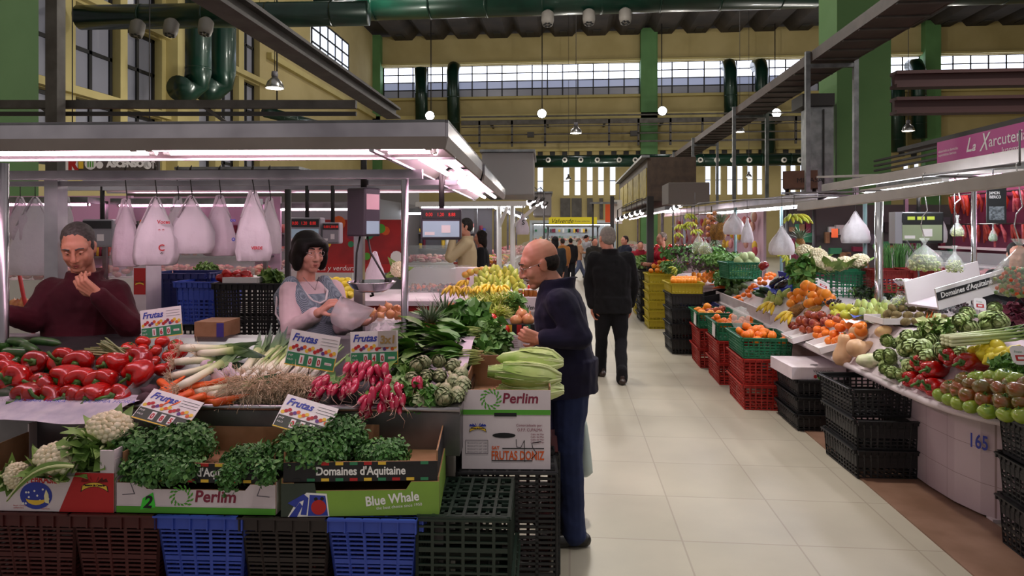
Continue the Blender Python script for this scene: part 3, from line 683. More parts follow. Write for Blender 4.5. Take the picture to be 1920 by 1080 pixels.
for k in range(10): m.text(('noticias del mercado\nde la ciudad y del\nmundo entero hoy', 'ULTIMA HORA', 'plaza del pueblo\ny las obras del\nnuevo mercado')[k % 3], (.013, .034, .013)[k % 3], (INK, BLUEP, GRYT)[k % 3], TRS((-.3 + .1 * (k % 9), (-.05, -.10, -.02)[k % 3], .032), (-PI / 2 + .2, 0, 0)))
m.build('newspaper_sheet', t)

# price signs -------------------------------------------------
def frutas(px, py, D, w, tilt, roll, yaw, digits, label, dark=False):
    p = at(px, py, D); t = thing('price_sign', label, 'price sign', p, (tilt, roll, YAW + yaw), 'fruit price signs of the left stall')
    h = w * .70; m = MB(); m.box((0, .002, h / 2), (w, .004, h), PAPER)
    m.box((0, -.0007, h * .19), (w * .97, .001, h * .36), TEAL if not dark else DGRN); m.box((0, -.0008, h * .012), (w, .001, h * .03), YEL); m.box((w * .492, -.0008, h * .2), (w * .016, .001, h * .4), YEL)
    fc = [YEL, ORG, RED, ORG, PURP, RED, YEL, MAR]
    for i in range(17): m.disc(-w * .44 + w * .88 * i / 16, h * (.46 + .05 * ((i * 7) % 3)), w * .04, fc[(i * 5) % 8], FM(0, 0, -.001 - .0001 * i), n=8)
    m.text('Frutas', w * .21, BLUEP, FM(-w * .45, h * .7, -.0015), shear=.3, bold=w * .006, sx=.95)
    for k in range(3): m.box((w * .3, -.001, h * (.88 - .09 * k)), (w * .33, .001, .0012), GRYT)
    m.text('PVP', w * .06, LETW, FM(-w * .46, h * .25, -.0025)); m.text('KILO', w * .05, LETW, FM(-w * .46, h * .14, -.0025))
    for i, dg in enumerate(digits):
        x = -w * .18 + w * .175 * i; m.box((x, -.0012, h * .2), (w * .09, .001, h * .25), PAPER); m.text(dg, w * .155, RED, FM(x, h * .115, -.0028), align='CENTER', bold=w * .006, sx=.8)
    m.box((w * .36, -.0012, h * .19), (w * .14, .001, h * .07), PAPER); m.text('EUROS', w * .035, RED, FM(w * .3, h * .17, -.0028))
    m.build('sign_card', t); MB().cyl((0, .006, h * .4), (0, .012, -.12), .003, DARK, n=5).build('sign_pin', t); return t
frutas(304, 632, 3.55, .222, -.12, -.13, 0, '160', 'price sign stuck above the tomatoes reading 160')
frutas(579, 690, 3.02, .228, -.16, .17, 0, '100', 'price sign standing in the big leek bundle reading 100')
s_ = frutas(702, 684, 3.08, .222, -.1, -.035, 0, '040', 'upright price sign behind the radishes reading 040 with handwritten card')
m = MB(); m.box((.062, -.006, .118), (.085, .003, .075), mat('grey_card', '#a8a09a', .7)); m.text('3x1', .05, mat('ochre_ink', '#8d7440', .7), FM(.028, .098, -.009), shear=.1, bold=.002); m.build('handwritten_card', s_)
frutas(295, 796, 2.70, .222, -.95, .28, 0, '085', 'price sign lying back on the left parsley bunches', True)
frutas(560, 812, 2.68, .222, -.85, .30, .05, '080', 'price sign lying back on the parsley under the radishes', True)
# ------------------------------------------------------------------ produce models
def G_(n, h, r=.4, **k): return mat(n, h, r, **k)
M_PEP = G_('red_pepper_skin', '#b80d0c', .22, rand='#8f0708', coat=.3); M_STEM = G_('green_stem', '#4d7a2b', .5, var=('#375c20', 30)); M_TOM = G_('tomato_skin', '#c01a10', .2, rand='#b02414', coat=.3)
M_OR = G_('orange_peel', '#ee921e', .38, rand='#e87f12', bump=(220, .25, .001)); M_TAN = G_('tangerine_peel', '#e9690f', .35, rand='#ec7d18', bump=(220, .25, .001)); M_LEM = G_('lemon_peel', '#e8cf22', .38, rand='#d9c93a', bump=(160, .2, .001))
M_PEAR = G_('pear_skin', '#b5a83a', .42, rand='#a8b448', var=('#8f9a35', 25)); M_PEARG = G_('green_pear_skin', '#9fb054', .42, rand='#87a04a', var=('#b5ba66', 25)); M_KIWI = G_('kiwi_skin', '#6b5a34', .85, rand='#5a4c2c', var=('#7b693f', 60), bump=(300, .5, .002))
M_APP = G_('red_apple_skin', '#8d2226', .25, rand='#6d1420', var=('#b5572e', 14), coat=.2); M_APY = G_('yellow_apple_skin', '#c9c43a', .28, rand='#b9bf45'); M_ON = G_('onion_skin', '#b5643a', .35, rand='#a04a34', var=('#c98a58', 8))
M_GTOM = G_('green_tomato_skin', '#6f8f26', .25, rand='#86982e', coat=.2, var=('#8a9c35', 20)); M_RTOM = G_('ripening_tomato_skin', '#9a3a1c', .25, rand='#7d4a20', var=('#5d5a22', 16, 2), coat=.2)
M_CAR = G_('carrot_skin', '#e0561a', .45, rand='#d64a14', var=('#e8702e', 20)); M_BEET = G_('beet_skin', '#4a2630', .7, var=('#331a22', 15)); M_RAD = G_('radish_skin', '#b5173f', .25, rand='#a8123a', grad=('Z', -.042, .03, [(0, '#e7b9c0'), (.18, '#c22a50'), (1, '#a8133a')]), coat=.2)
M_ROOT = G_('root_hair', '#e8d3b8', .8, var=('#cfb494', 20)); M_TAIL = G_('radish_tail', '#d9b0a0', .6)
M_LEEK = G_('leek_shaft', '#e4e2c4', .38, grad=('Z', 0, .5, [(0, '#e8e3d0'), (.35, '#e6e6c2'), (.55, '#bccb8a'), (.75, '#6f8f52'), (1, '#4b6650')]))
M_LKL = G_('leek_leaf', '#55704e', .5, grad=('Z', .22, .55, [(0, '#a9be78'), (.45, '#60804f'), (1, '#4c5f58')])); M_SPR = G_('spring_onion', '#e8e4d4', .35, grad=('Z', 0, .34, [(0, '#efe9e2'), (.3, '#ecebd4'), (.5, '#a9c274'), (1, '#4f7a35')]))
M_PARS = G_('parsley_leaf', '#35622a', .5, rand='#2d5723', var=('#4d7d3c', 14, 3)); M_PARS2 = G_('parsley_leaf_pale', '#648f48', .5, var=('#4a7536', 14, 3)); M_SPIN = G_('spinach_leaf', '#426f2c', .5, var=('#588a3a', 12, 3)); M_SPIN2 = G_('spinach_leaf_light', '#759a4a', .5, var=('#507a34', 12, 3)); M_SPST = G_('spinach_stalk', '#9fae5a', .5, grad=('X', .0, .16, [(0, '#7f9c48'), (.65, '#a6b064'), (1, '#c98a78')]))
M_ART = G_('artichoke_bract', '#95a076', .55, rand='#87946a', var=('#b0ab8a', 24, 3)); M_ARTG = G_('green_artichoke_bract', '#a5b876', .5, rand='#96aa66', var=('#b7c28a', 24, 3)); M_CURD = G_('cauliflower_curd', '#e6dcc0', .75, var=('#d8caa6', 40, 3), bump=(140, .6, .004)); M_CLEAF = G_('cauliflower_leaf', '#7f9d4c', .5, var=('#5d8038', 9, 3)); M_CRIB = G_('cauliflower_rib', '#cdd59a', .5)
M_ROM = G_('romaine_leaf', '#8fae48', .45, grad=('X', -.17, .17, [(0, '#5c8a2c'), (.3, '#8caf45'), (.6, '#c6d486'), (1, '#e8e8c4')]), var=('#b5ca70', 9, 2)); M_FRI = G_('frisee_leaf', '#b9bf57', .5, var=('#98a83e', 12, 3)); M_FRI2 = G_('frisee_heart', '#d8d488', .5)
M_PINE = G_('pineapple_skin', '#9a6a2c', .65, rand='#a8792f', var=('#6f4c20', 30, 3)); M_PCR = G_('pineapple_crown', '#5f7355', .5, var=('#7d8c72', 12)); M_BAN = G_('banana_peel', '#ddb92a', .42, rand='#d0b93a', var=('#c9a41f', 14)); M_BANG = G_('greenish_banana_peel', '#a9b238', .42, rand='#8fa62f', var=('#c4bb3e', 14)); M_BTIP = G_('banana_tip', '#4d4320', .7)
M_EGG = G_('aubergine_skin', '#1c1220', .18, coat=.4); M_CUC = G_('cucumber_skin', '#24441f', .4, var=('#355a2a', 20), rand='#1d3a1a'); M_SQ = G_('squash_skin', '#c79a72', .45, rand='#bf8f64', var=('#d0a680', 8)); M_SQF = G_('squash_flesh', '#e07a1c', .5, var=('#d06a14', 16)); M_CEL = G_('celery_stalk', '#b0c478', .4, grad=('X', -.2, .3, [(0, '#d8dcae'), (.5, '#b4c87a'), (1, '#6d9a40')]))
M_GRAPE = G_('dark_grape', '#2a1a2c', .3, rand='#351a24'); M_ASP = G_('asparagus_spear', '#4f6134', .5, grad=('Z', 0, .22, [(0, '#8c8a5c'), (.5, '#5d7040'), (1, '#45503a')])); M_GPEP = G_('green_pepper_skin', '#24481c', .25, rand='#2f5a20', coat=.3); M_AVO = G_('dark_green_avocado_skin', '#1f2f1c', .5, rand='#2a3d22', bump=(120, .4, .002)); M_GARL = G_('garlic_skin', '#dccfd4', .5, var=('#c4a9b8', 14)); M_BEAN = G_('green_bean', '#4c7a2e', .45, rand='#5d8a38')

def leaf(m, base, d, up, ln, wd, mt, curl=.3, n=5, cup=.25, tip=.6, wav=0):
    d = V(d).normalized(); s = d.cross(V(up)); s = s.normalized() if s.length > 1e-6 else d.orthogonal().normalized(); u = s.cross(d); G = []; p = V(base); dd = d.copy()
    for i in range(n + 1):
        t = i / n; wv = wd * math.sin(PI * min(1, .12 + t * .88) ** tip) * (1 if i < n else .1)
        uu = s.cross(dd); G.append([p - s * wv + uu * (cup * wv + wav * ju(wd)), p + uu * 0, p + s * wv + uu * (cup * wv + wav * ju(wd))])
        p = p + dd * (ln / n); dd = (dd - u * (curl / n)).normalized()
    m.sheet(G, mt)
def pepper(seed, name='red_pepper', mt=None, L_=.105, R_=.056, lab=None):
    r = random.Random(seed); mt = mt or M_PEP; nl = r.choice((3, 4)); ph = r.random() * 6; tp = .55 + .25 * r.random(); R = []; n = 28
    prof = [(.05, -.02), (.45, -.012), (.8, .02), (.95, .12), (1, .3), (.98, .5), (.9, .7), (.78, .86), (.55, .96), (.25, .985), (.04, .965)]
    for q, z in prof:
        row = []
        for j in range(n):
            a = 2 * PI * j / n; lob = 1 + .11 * abs(math.cos(nl * (a + ph) / 2)) ** .7 - .09 + .03 * math.sin(a * 2 + ph)
            t = 1 - (1 - tp) * max(0, (z - .2)) * 1.1; k = q * lob * t; zz = z * L_ - (.012 if z < .2 and q > .4 else 0) * (abs(math.cos(nl * (a + ph) / 2)))
            row.append((R_ * k * math.cos(a) + .006 * math.sin(z * 3 + ph) * z, R_ * k * math.sin(a), zz + (.012 if q < .1 and z < 0 else 0)))
        R.append(row)
    o = thing(name, lab or 'pepper', 'pepper'); MB().rings(R, mt).build('pepper_body', o)
    m = MB(); m.lathe([(.004, -.004), (.019, -.002), (.016, .012), (.006, .014)], M_STEM, 10, Matrix.Rotation(PI, 4, 'X') @ Matrix.Translation((0, 0, -.004)), lobes=5, la=.15)
    b = r.random() * 6; q = .25 + .9 * r.random(); P = [(0, 0, .0), (.004 * math.cos(b), .004 * math.sin(b), -.016), (.018 * q * math.cos(b), .018 * q * math.sin(b), -.032), (.045 * q * math.cos(b), .045 * q * math.sin(b), -.042)]
    m.tube(P, [.0075, .0065, .006, .0065], M_STEM, 8); m.build('stem', o); return o
def simple(name, cat, prof, mt, n=16, lobes=0, la=0, calyx=None, stem=None):
    m = MB(); m.lathe(prof, mt, n, None, True, lobes, la); o = m.build(name, cat=cat, label=name)
    if calyx:
        c = MB(); z, r = calyx
        for i in range(5): a = i * 1.257; c.add([(0, 0, z + .002), (r * .3 * math.cos(a - .5), r * .3 * math.sin(a - .5), z + .003), (r * math.cos(a), r * math.sin(a), z + .004), (r * .3 * math.cos(a + .5), r * .3 * math.sin(a + .5), z + .003)], [(0, 1, 2, 3)], M_STEM)
        c.tube([(0, 0, z), (.003, 0, z + .012)], .0025, M_STEM, 5); c.build('calyx', o)
    if stem:
        c = MB(); c.tube([(0, 0, stem[0]), (.002, 0, stem[0] + stem[1] * .6), (.006, 0, stem[0] + stem[1])], .0022, M_BTIP, 5); c.build('stem', o)
    return o
def round_prof(r, z=1, k=9, dim=.0, dimb=0):
    P = []
    for i in range(k + 1):
        t = PI * (.03 + .94 * i / k); d = dim * max(0, -math.cos(t) - .75) if False else 0
        zz = -math.cos(t) * r * z; rr = math.sin(t) * r
        if dim and i >= k - 1: zz -= dim * r * (1 if i == k else .1)
        P.append((rr, zz))
    return P
def tomato(nm='tomato', mt=None, r=.036, lobes=0): return simple(nm, 'tomato', round_prof(r, .84, 9, .22), mt or M_TOM, 20, lobes, .05 if lobes else 0, (r * .66, r * .55))
def orange(nm='orange', mt=None, r=.038): return simple(nm, 'orange' if nm == 'orange' else 'tangerine', round_prof(r, .94 if nm == 'orange' else .82, 8, .06), mt or M_OR, 16)
def pear(nm='pear', mt=None, r=.036): return simple(nm, 'pear', [(.004, -r * .92), (r * .55, -r * .95), (r * .9, -r * .55), (r, 0), (r * .9, r * .5), (r * .62, r * 1.05), (r * .42, r * 1.5), (r * .25, r * 1.75), (.002, r * 1.78)], mt or M_PEAR, 14, stem=(r * 1.72, r * .55))
def lemon(): r = .03; return simple('lemon', 'lemon', [(.002, -r * 1.5), (r * .22, -r * 1.4), (r * .4, -r * 1.15), (r * .85, -r * .65), (r, 0), (r * .85, r * .65), (r * .4, r * 1.15), (r * .22, r * 1.4), (.002, r * 1.5)], M_LEM, 14)
def apple(nm='apple', mt=None, r=.037): return simple(nm, 'apple', [(.003, -r * .72), (r * .4, -r * .85), (r * .8, -r * .6), (r, .05 * r), (r * .9, r * .5), (r * .6, r * .8), (r * .3, r * .78), (.004, r * .6)], mt or M_APP, 16, stem=(r * .6, r * .5))
def kiwi(): r = .024; return simple('kiwi', 'kiwi', [(.004, -r * 1.32), (r * .5, -r * 1.2), (r * .9, -r * .6), (r, 0), (r * .9, r * .6), (r * .5, r * 1.2), (.004, r * 1.32)], M_KIWI, 14)
def onion(): r = .036; return simple('onion', 'onion', [(.006, -r * .85), (r * .6, -r * .72), (r, -.1 * r), (r * .92, r * .4), (r * .5, r * .8), (r * .15, r * 1.05), (r * .1, r * 1.4), (.002, r * 1.45)], M_ON, 14)
def carrot(): return simple('carrot', 'carrot', [(.006, -.002), (.016, 0), (.0185, .02), (.016, .07), (.012, .13), (.007, .18), (.0025, .205), (.0005, .22)], M_CAR, 12)
def spear(nm='asparagus'): return None
def cucumber(nm='courgette', mt=None, l=.2, r=.022):
    m = MB(); m.tube([(0, .004 * math.sin(i * .5), l * i / 8) for i in range(9)], [r * k for k in (.35, .8, .95, 1, 1, 1, .95, .8, .3)], mt or M_CUC, 12); o = m.build(nm, label=nm, cat='courgette'); MB().cyl((0, 0, -.012), (0, 0, .004), r * .3, M_STEM, n=7).build('stem', o); return o
def roots(m, p, d, n, ln, spread, r):
    for i in range(n):
        q = V(p) + V((r.uniform(-1, 1), r.uniform(-1, 1), 0)) * .012; dd = V(d) + V((r.uniform(-1, 1), r.uniform(-1, 1), r.uniform(-.6, .6))) * spread; P = [q]
        for k in range(4):
            q = q + dd.normalized() * ln * r.uniform(.15, .32); dd = dd + V((r.uniform(-1, 1), r.uniform(-1, 1), r.uniform(-1, 1))) * .9; P.append(q)
        m.tube(P, [.0016, .0015, .0013, .0011, .0007], M_ROOT, 3, False)
def leek(seed, nm='leek', r0=.017, L_=.5, mt=None, ml=None, nr=46, rl=.07):
    r = random.Random(seed); o = thing(nm, nm, 'leek' if nm == 'leek' else 'onion'); mt = mt or M_LEEK
    b = r.uniform(-.02, .02); m = MB(); m.tube([(b * (i / 6) ** 2, 0, L_ * .62 * i / 6) for i in range(7)], [r0 * k for k in (.9, 1.08, 1, .97, .97, 1.05, 1.1)], mt, 12); m.build('shaft', o)
    m = MB(); a0 = r.random()
    for i in range(6):
        s_ = 1 if i % 2 else -1; dv = V((.22 * s_ * (i // 2) * .35 + b, .06 * ju(1), 1)); leaf(m, (b + s_ * r0 * .3, 0, L_ * .52 + .02 * i), dv, (s_ * .4, 1, 0), L_ * r.uniform(.3, .5), r0 * r.uniform(.9, 1.3), ml or M_LKL, r.uniform(-.3, .5), 6, .45, .45)
    m.build('leaves', o)
    m = MB(); roots(m, (0, 0, 0), (0, 0, -1), nr, rl, .8, r); m.ball((0, 0, 0), (r0 * .9, r0 * .9, .01), M_ROOT, 8, 5); m.build('roots', o); return o
def bracts(m, L_, R_, mt, rows=8, n0=8, sp=1.0, seed=0):
    r = random.Random(seed); m.ball((0, 0, L_ * .45), (R_ * .74, R_ * .74, L_ * .46), mt, 12, 8)
    for k in range(rows):
        t = k / (rows - 1); z = L_ * (.05 + .72 * t); rr = R_ * math.sin(PI * (.22 + .62 * t)) ** .7 * .86; n = max(3, int(n0 * (1 - .5 * t)))
        for j in range(n):
            a = 2 * PI * (j + .5 * (k % 2)) / n + ju(.08); c, s_ = math.cos(a), math.sin(a); tl = V((c * (.55 - .75 * t), s_ * (.55 - .75 * t), 1))
            leaf(m, (rr * c, rr * s_, z - .006), tl, (c, s_, 0), L_ * .40, R_ * .46, mt, .45 - .2 * t, 3, -.3, .75)
def artichoke(seed, mt=None, nm='artichoke', L_=.085, R_=.04):
    o = thing(nm, nm, 'artichoke'); m = MB(); bracts(m, L_, R_, mt or M_ART, seed=seed); m.build('bracts', o); MB().cyl((0, 0, -.045), (0, 0, .008), .010, M_STEM if mt else M_ART, n=8).build('stem', o); return o
def clump(name, label, cat, p, rad, n, mts, size, seed, stalks=20, up=.6, group=None, droop=None, flat=False, kind_leaf='foliage', gap=.45, stdir=None):
    """bunch of many small leaves"""
    r = random.Random(seed); t = thing(name, label, cat, p, (0, 0, LA), group); m = MB()
    for i in range(n):
        while True:
            q = V((r.uniform(-1, 1), r.uniform(-1, 1), r.uniform(-1, 1)))
            if gap < q.length < 1: break
        if r.random() < .15: q *= 1.12
        bump_ = 1 + .25 * noise.noise(q * 2.2 + V((seed, 0, 0)))
        c = V((q.x * rad[0], q.y * rad[1], q.z * rad[2])) * bump_; nrm = (q + V((r.uniform(-1, 1), r.uniform(-1, 1), r.uniform(-.3, 1.2))) * .8).normalized(); s_ = size * r.uniform(.6, 1.35); mt = mts[0] if r.random() < .72 else mts[-1]
        X = nrm.orthogonal().normalized(); X = (Matrix.Rotation(r.random() * 6.28, 3, nrm) @ X); Y_ = nrm.cross(X)
        for k in range(3):
            a = k * 2.1 - 2.1; d = (X * math.cos(a) + Y_ * math.sin(a)); w_ = nrm.cross(d); b0 = c + d * s_ * .15
            m.add([b0, b0 + d * s_ * .55 - w_ * s_ * .34 + nrm * s_ * .12, b0 + d * s_, b0 + d * s_ * .55 + w_ * s_ * .34 + nrm * s_ * .12], [(0, 1, 2), (0, 2, 3)], mt)
    m.build(kind_leaf, t); m = MB()
    for i in range(stalks):
        q = V((r.uniform(-.8, .8), r.uniform(-.6, .2), r.uniform(-.3, .7))); a = V((q.x * rad[0], q.y * rad[1], q.z * rad[2])); b = V((a.x * .4, a.y + .3 * rad[1], -rad[2] * .9)) if stdir is None else a * .3 + V(stdir)
        m.tube([a, a.lerp(b, .5) + V((ju(.01), ju(.01), .01)), b], .0014, M_STEM, 3, False)
    m.build('stalks', t); return t
def cauliflower(seed, label, p, rot, r=.085, nl=9, group=None, col=None):
    q = random.Random(seed); o = thing('cauliflower', label, 'cauliflower', p, rot, group); m = MB(); m.ball((0, 0, .01), (r * .9, r * .9, r * .62), M_CURD, 16, 10)
    for i in range(90):
        k = i + .5; ph = math.acos(1 - 1.15 * k / 90); th = PI * 5.0832 * i ; n_ = V((math.cos(th) * math.sin(ph), math.sin(th) * math.sin(ph), math.cos(ph))); s_ = r * q.uniform(.13, .19)
        m.ball((n_.x * r * .88, n_.y * r * .88, .01 + n_.z * r * .62), s_, M_CURD, 7, 5, nz=.25, ns=4, seed=i)
    m.build('curd', o); m = MB()
    for i in range(nl):
        a = 2 * PI * i / nl + q.uniform(-.25, .25); c, s_ = math.cos(a), math.sin(a); ln = r * q.uniform(1.1, 1.9); e = q.uniform(.15, 1.1)
        leaf(m, (c * r * .55, s_ * r * .55, -r * .5), (c, s_, e), (-c * e, -s_ * e, 1), ln, r * q.uniform(.4, .6), col or M_CLEAF, q.uniform(-.5, .9), 6, .3, .5, .12); 
        P = [V((c * r * .5, s_ * r * .5, -r * .5)) + V((c, s_, e)).normalized() * ln * k for k in (0, .3, .6)]; m.tube([x + V((-c * .003, -s_ * .003, .003)) for x in P], [.011, .007, .003], M_CRIB, 6)
    m.build('leaves', o); return o
def romaine(seed, label, p, rot, L_=.32, R_=.052, group=None):
    r = random.Random(seed); o = thing('romaine_lettuce', label, 'lettuce', p, rot, group); m = MB()
    m.lathe([(.004, -.15), (R_ * .55, -.12), (R_ * .85, -.05), (R_ * .9, .04), (R_ * .7, .10), (R_ * .42, .14), (.006, .162)], M_ROM, 16, TRS((0, 0, 0), (0, PI / 2, 0)), lobes=7, la=.06)
    m.build('heart', o); m = MB()
    for k in range(15):
        a = 2 * PI * k / 15 * 1.62; c, s_ = math.cos(a), math.sin(a); rr = R_ * (.62 + .25 * (k % 3) / 2); q = 1 - .1 * (k % 3)
        G = []
        for i in range(9):
            t = i / 8; x = .165 - L_ * q * t; w_ = R_ * (.42 + .75 * math.sin(PI * min(1, t * .92 + .04))) ; bul = rr * (.62 + .55 * math.sin(PI * (t * .9 + .08))) * min(1, .3 + 3.4 * t) + (.018 * t * t if k % 3 == 2 else 0)
            row = []
            for j in range(7):
                v = -1 + j / 3; an = a + v * w_ / max(bul, .02) * .75; b_ = bul + .004 * math.sin(i * 2.1 + j * 1.7 + k) * t + (.004 if j == 3 else 0)
                row.append((x, b_ * math.cos(an), b_ * math.sin(an)))
            G.append(row)
        m.sheet(G, M_ROM); m.tube([V(g[3]) * 1.0 + V((0, g[3][1] * .06, g[3][2] * .06)) for g in G], [.006, .006, .005, .005, .004, .003, .002, .0015, .001], M_CRIB, 5)
    m.build('leaves', o); return o
def pineapple(seed, label, p, rot=(0, 0, 0), group=None, cr=1.0, sc=1):
    r = random.Random(seed); o = thing('pineapple', label, 'pineapple', p, rot, group, sc); m = MB(); R = []
    for k in range(25):
        t = k / 24; z = .17 * t; rr = .05 * math.sin(PI * (.1 + .8 * t)) ** .5; R.append([((rr + .004 * ((j + k) % 2)) * math.cos(2 * PI * j / 20), (rr + .004 * ((j + k) % 2)) * math.sin(2 * PI * j / 20), z) for j in range(20)])
    m.rings(R, M_PINE, False); m.build('fruit', o); m = MB()
    for i in range(34):
        a = i * 2.4; e = .4 + 1.6 * i / 34; leaf(m, (.012 * math.cos(a), .012 * math.sin(a), .165), (math.cos(a), math.sin(a), e * 1.3), (0, 0, 1), cr * r.uniform(.09, .17), .011, M_PCR, r.uniform(-.2, .7), 5, .5, .35)
    m.build('crown', o); return o
def banana_bunch(seed, n, label, p, rot, mt=None, group=None, hang=0, sc=1.0):
    r = random.Random(seed); o = thing('banana_bunch', label, 'bananas', p, rot, group, sc); mt = mt or M_BAN
    for i in range(n):
        a = (i - (n - 1) / 2) * .24 + r.uniform(-.05, .05); m = MB(); P = []
        for k in range(8):
            t = k / 7; an = -.35 + 1.35 * t; q = V((0, -.105 * math.sin(an * 1.1) - .01, .10 * math.cos(an * 1.1) - .10)); P.append(Matrix.Rotation(a, 3, 'Z') @ V((q.x, q.y, q.z)) + V((a * .05, 0, .02 * (i % 2))))
        m.tube(P, [.006, .0085, .0145, .0165, .0165, .0155, .011, .004], mt, 7); m.ball(P[-1], .005, M_BTIP, 6, 4); m.build('banana', o)
    MB().ball((0, .022, .002), (.022, .016, .014), M_BTIP if not mt is M_BANG else M_STEM, 8, 6).build('crown', o)
    if hang: MB().cyl((0, .01, 0), (0, .01, hang / sc), .004, DARK, n=5).build('string', o); HUNG.append(V((p.x, p.y, 0)))
    return o
def grapes(seed, label, p, n=60, mt=None):
    r = random.Random(seed); o = thing('grape_bunch', label, 'grapes', p); m = MB()
    for i in range(n): m.ball((r.gauss(0, .032), r.gauss(0, .03), abs(r.gauss(0, .018)) + .008), .0105, mt or M_GRAPE, 7, 5)
    x = m.build('grapes', o, kind='stuff'); return o
HUNG = []
def knotted_bag(seed, label, p, r=.06, h=.15, fill=None, cat='bag', film=None, group=None):
    """clear bag of peas or beans tied at the neck; local origin at the knot, hangs down"""
    q = random.Random(seed); o = thing('produce_bag', label, cat, p, 0, group); m = MB()
    prof = [(.005, -h), (r * .75, -h * .97), (r, -h * .8), (r * .92, -h * .55), (r * .55, -h * .28), (r * .18, -h * .08), (.008, 0), (r * .16, .02), (r * .3, .045)]
    R = [[((a * (1 + .1 * math.sin(j * 2.3 + seed))) * math.cos(2 * PI * j / 18), a * .8 * (1 + .1 * math.cos(j * 1.9)) * math.sin(2 * PI * j / 18), z) for j in range(18)] for a, z in prof]
    m.rings(R, film or FILM, True, False); m.build('film', o); m = MB(); fill = fill or M_PEA
    for i in range(260):
        z = -h * q.uniform(.42, .97); rr = r * .86 * math.sqrt(q.random()) * (1 if z < -h * .6 else .75); a = q.random() * 6.28; m.ball((rr * math.cos(a), rr * .8 * math.sin(a), z), r * .085, fill[i % len(fill)], 6, 4)
    m.build('contents', o, kind='stuff'); return o
FILM = mat('clear_film', '#e6ebe8', .15, alpha=.28, spec=.7); M_PEA = [G_('pea', '#a9b468', .5, rand='#93a452'), G_('pale_pea', '#c3c488', .5)]
def onbed(px, py, off=0):
    r = ray(px, py); k = .20 / .78                                   # plane z = .862 + off + k*y in the stall frame
    n = UP - ey * k; c0 = L(0, 0, .862 + off); return CAM + r * ((c0 - CAM).dot(n) / r.dot(n))
def along(a, b): F, l = frame(a, b); return F.to_euler(), l
# ------------------------------------------------------------------ produce of the left stall
pk = [Kind(pepper(i)) for i in range(7)]
rows = [('front', .05, [(180, 525), (330, 520), (480, 510), (625, 525), (790, 505)]), ('second', .085, [(28, 350), (100, 395), (275, 425), (420, 400), (560, 415), (690, 415), (910, 372)]), ('back', .10, [(-60, 330), (20, 300), (260, 275), (440, 268), (545, 295), (745, 300), (915, 258)])]
n = 0
for rw, off, L_ in rows:
    for i, (x, y) in enumerate(L_):
        p = onbed(x / 3.6, 600 + y / 3.6, off); n += 1; d = V((ju(.5), -1, ju(.5) + .15))
        F = d.to_track_quat('-Z', 'Y').to_euler(); o = pk[n % 7].at(p + V((0, -.035, 0)), F, 'red bell pepper, %s in the %s row of the pepper heap' % (ORD[i], rw), 'red bell peppers on the steel counter', 1.15 + ju(.08))
tk = [Kind(tomato())]
TL = [('top', [(870, 195), (965, 147), (1095, 147), (1185, 175)], .12), ('middle', [(865, 245), (960, 200), (1050, 207), (1140, 240), (1215, 215)], .09), ('low', [(1040, 285), (1155, 305), (1095, 335), (1000, 330), (1200, 290)], .06)]
for rw, L_, off in TL:
    for i, (x, y) in enumerate(L_): tk[0].at(onbed(x / 3.6, 600 + y / 3.6, off), (ju(.7), ju(.7), ju(3)), 'red tomato, %s in the %s row of the tomato heap under the sign' % (ORD[i], rw), 'tomatoes beside the red peppers', 1 + ju(.08))
# dark avocados and green peppers on the far left
ak = Kind(simple('avocado', 'avocado', [(.003, -.05), (.02, -.046), (.034, -.025), (.036, 0), (.028, .03), (.017, .05), (.003, .056)], M_AVO, 14))
for i, (px, py) in enumerate(((8, 742), (26, 738), (14, 722), (-12, 735))): ak.at(onbed(px, py, .035), (1.5 + ju(.4), ju(.4), ju(2)), 'dark green avocado, %s of the small heap beside the peppers' % ('second', 'last on the aisle side', 'uppermost', 'outermost')[i], 'avocados at the counter edge')
gk = [Kind(pepper(20 + i, 'green_pepper', M_GPEP, .15, .034)) for i in range(3)]; ck = Kind(cucumber())
for i, (px, py, a) in enumerate(((12, 655, .3), (40, 660, 1.2), (70, 665, -.6), (30, 680, .8), (60, 688, 1.6), (85, 672, .4), (12, 690, 2), (50, 700, .3))): gk[i % 3].at(onbed(px, py, .06 if i > 2 else .09), (PI / 2 + ju(.3), ju(.4), a), 'long green pepper, %s in the dark green heap behind red peppers' % ORD[i], 'green peppers at the far left')
for i, (px, py, a) in enumerate(((12, 640, 1.2), (40, 648, 1.0), (55, 640, 1.4))): ck.at(onbed(px, py, .12), (PI / 2, 0, a), 'dark green courgette, %s on top of the green peppers' % ORD[i], 'courgettes on the green peppers')
# asparagus
t = thing('asparagus_bunch', 'bunch of thin green asparagus lying behind the red peppers', 'asparagus', onbed(205, 668, .10), (0, 0, LA))
for i in range(34):
    q = random.Random(i); a = V((-.12 + q.uniform(-.02, .02), q.uniform(-.04, .04), q.uniform(0, .05))); b = a + V((.19 + q.uniform(-.03, .02), q.uniform(-.03, .03), q.uniform(-.02, .015)))
    if i % 2: a, b = V((.10 + q.uniform(-.02, .03), q.uniform(-.04, .04), -.01 + q.uniform(-.03, .02))), V((-.03 + q.uniform(-.03, .03), q.uniform(-.03, .03), .075 + q.uniform(-.02, .02)))
    m = MB(); F, l = frame(a, b); m.tube([F @ V((0, 0, l * k)) for k in (0, .3, .6, .85, .95, 1)], [.005, .0046, .0042, .005, .004, .001], M_ASP, 6); m.build('spear', t)
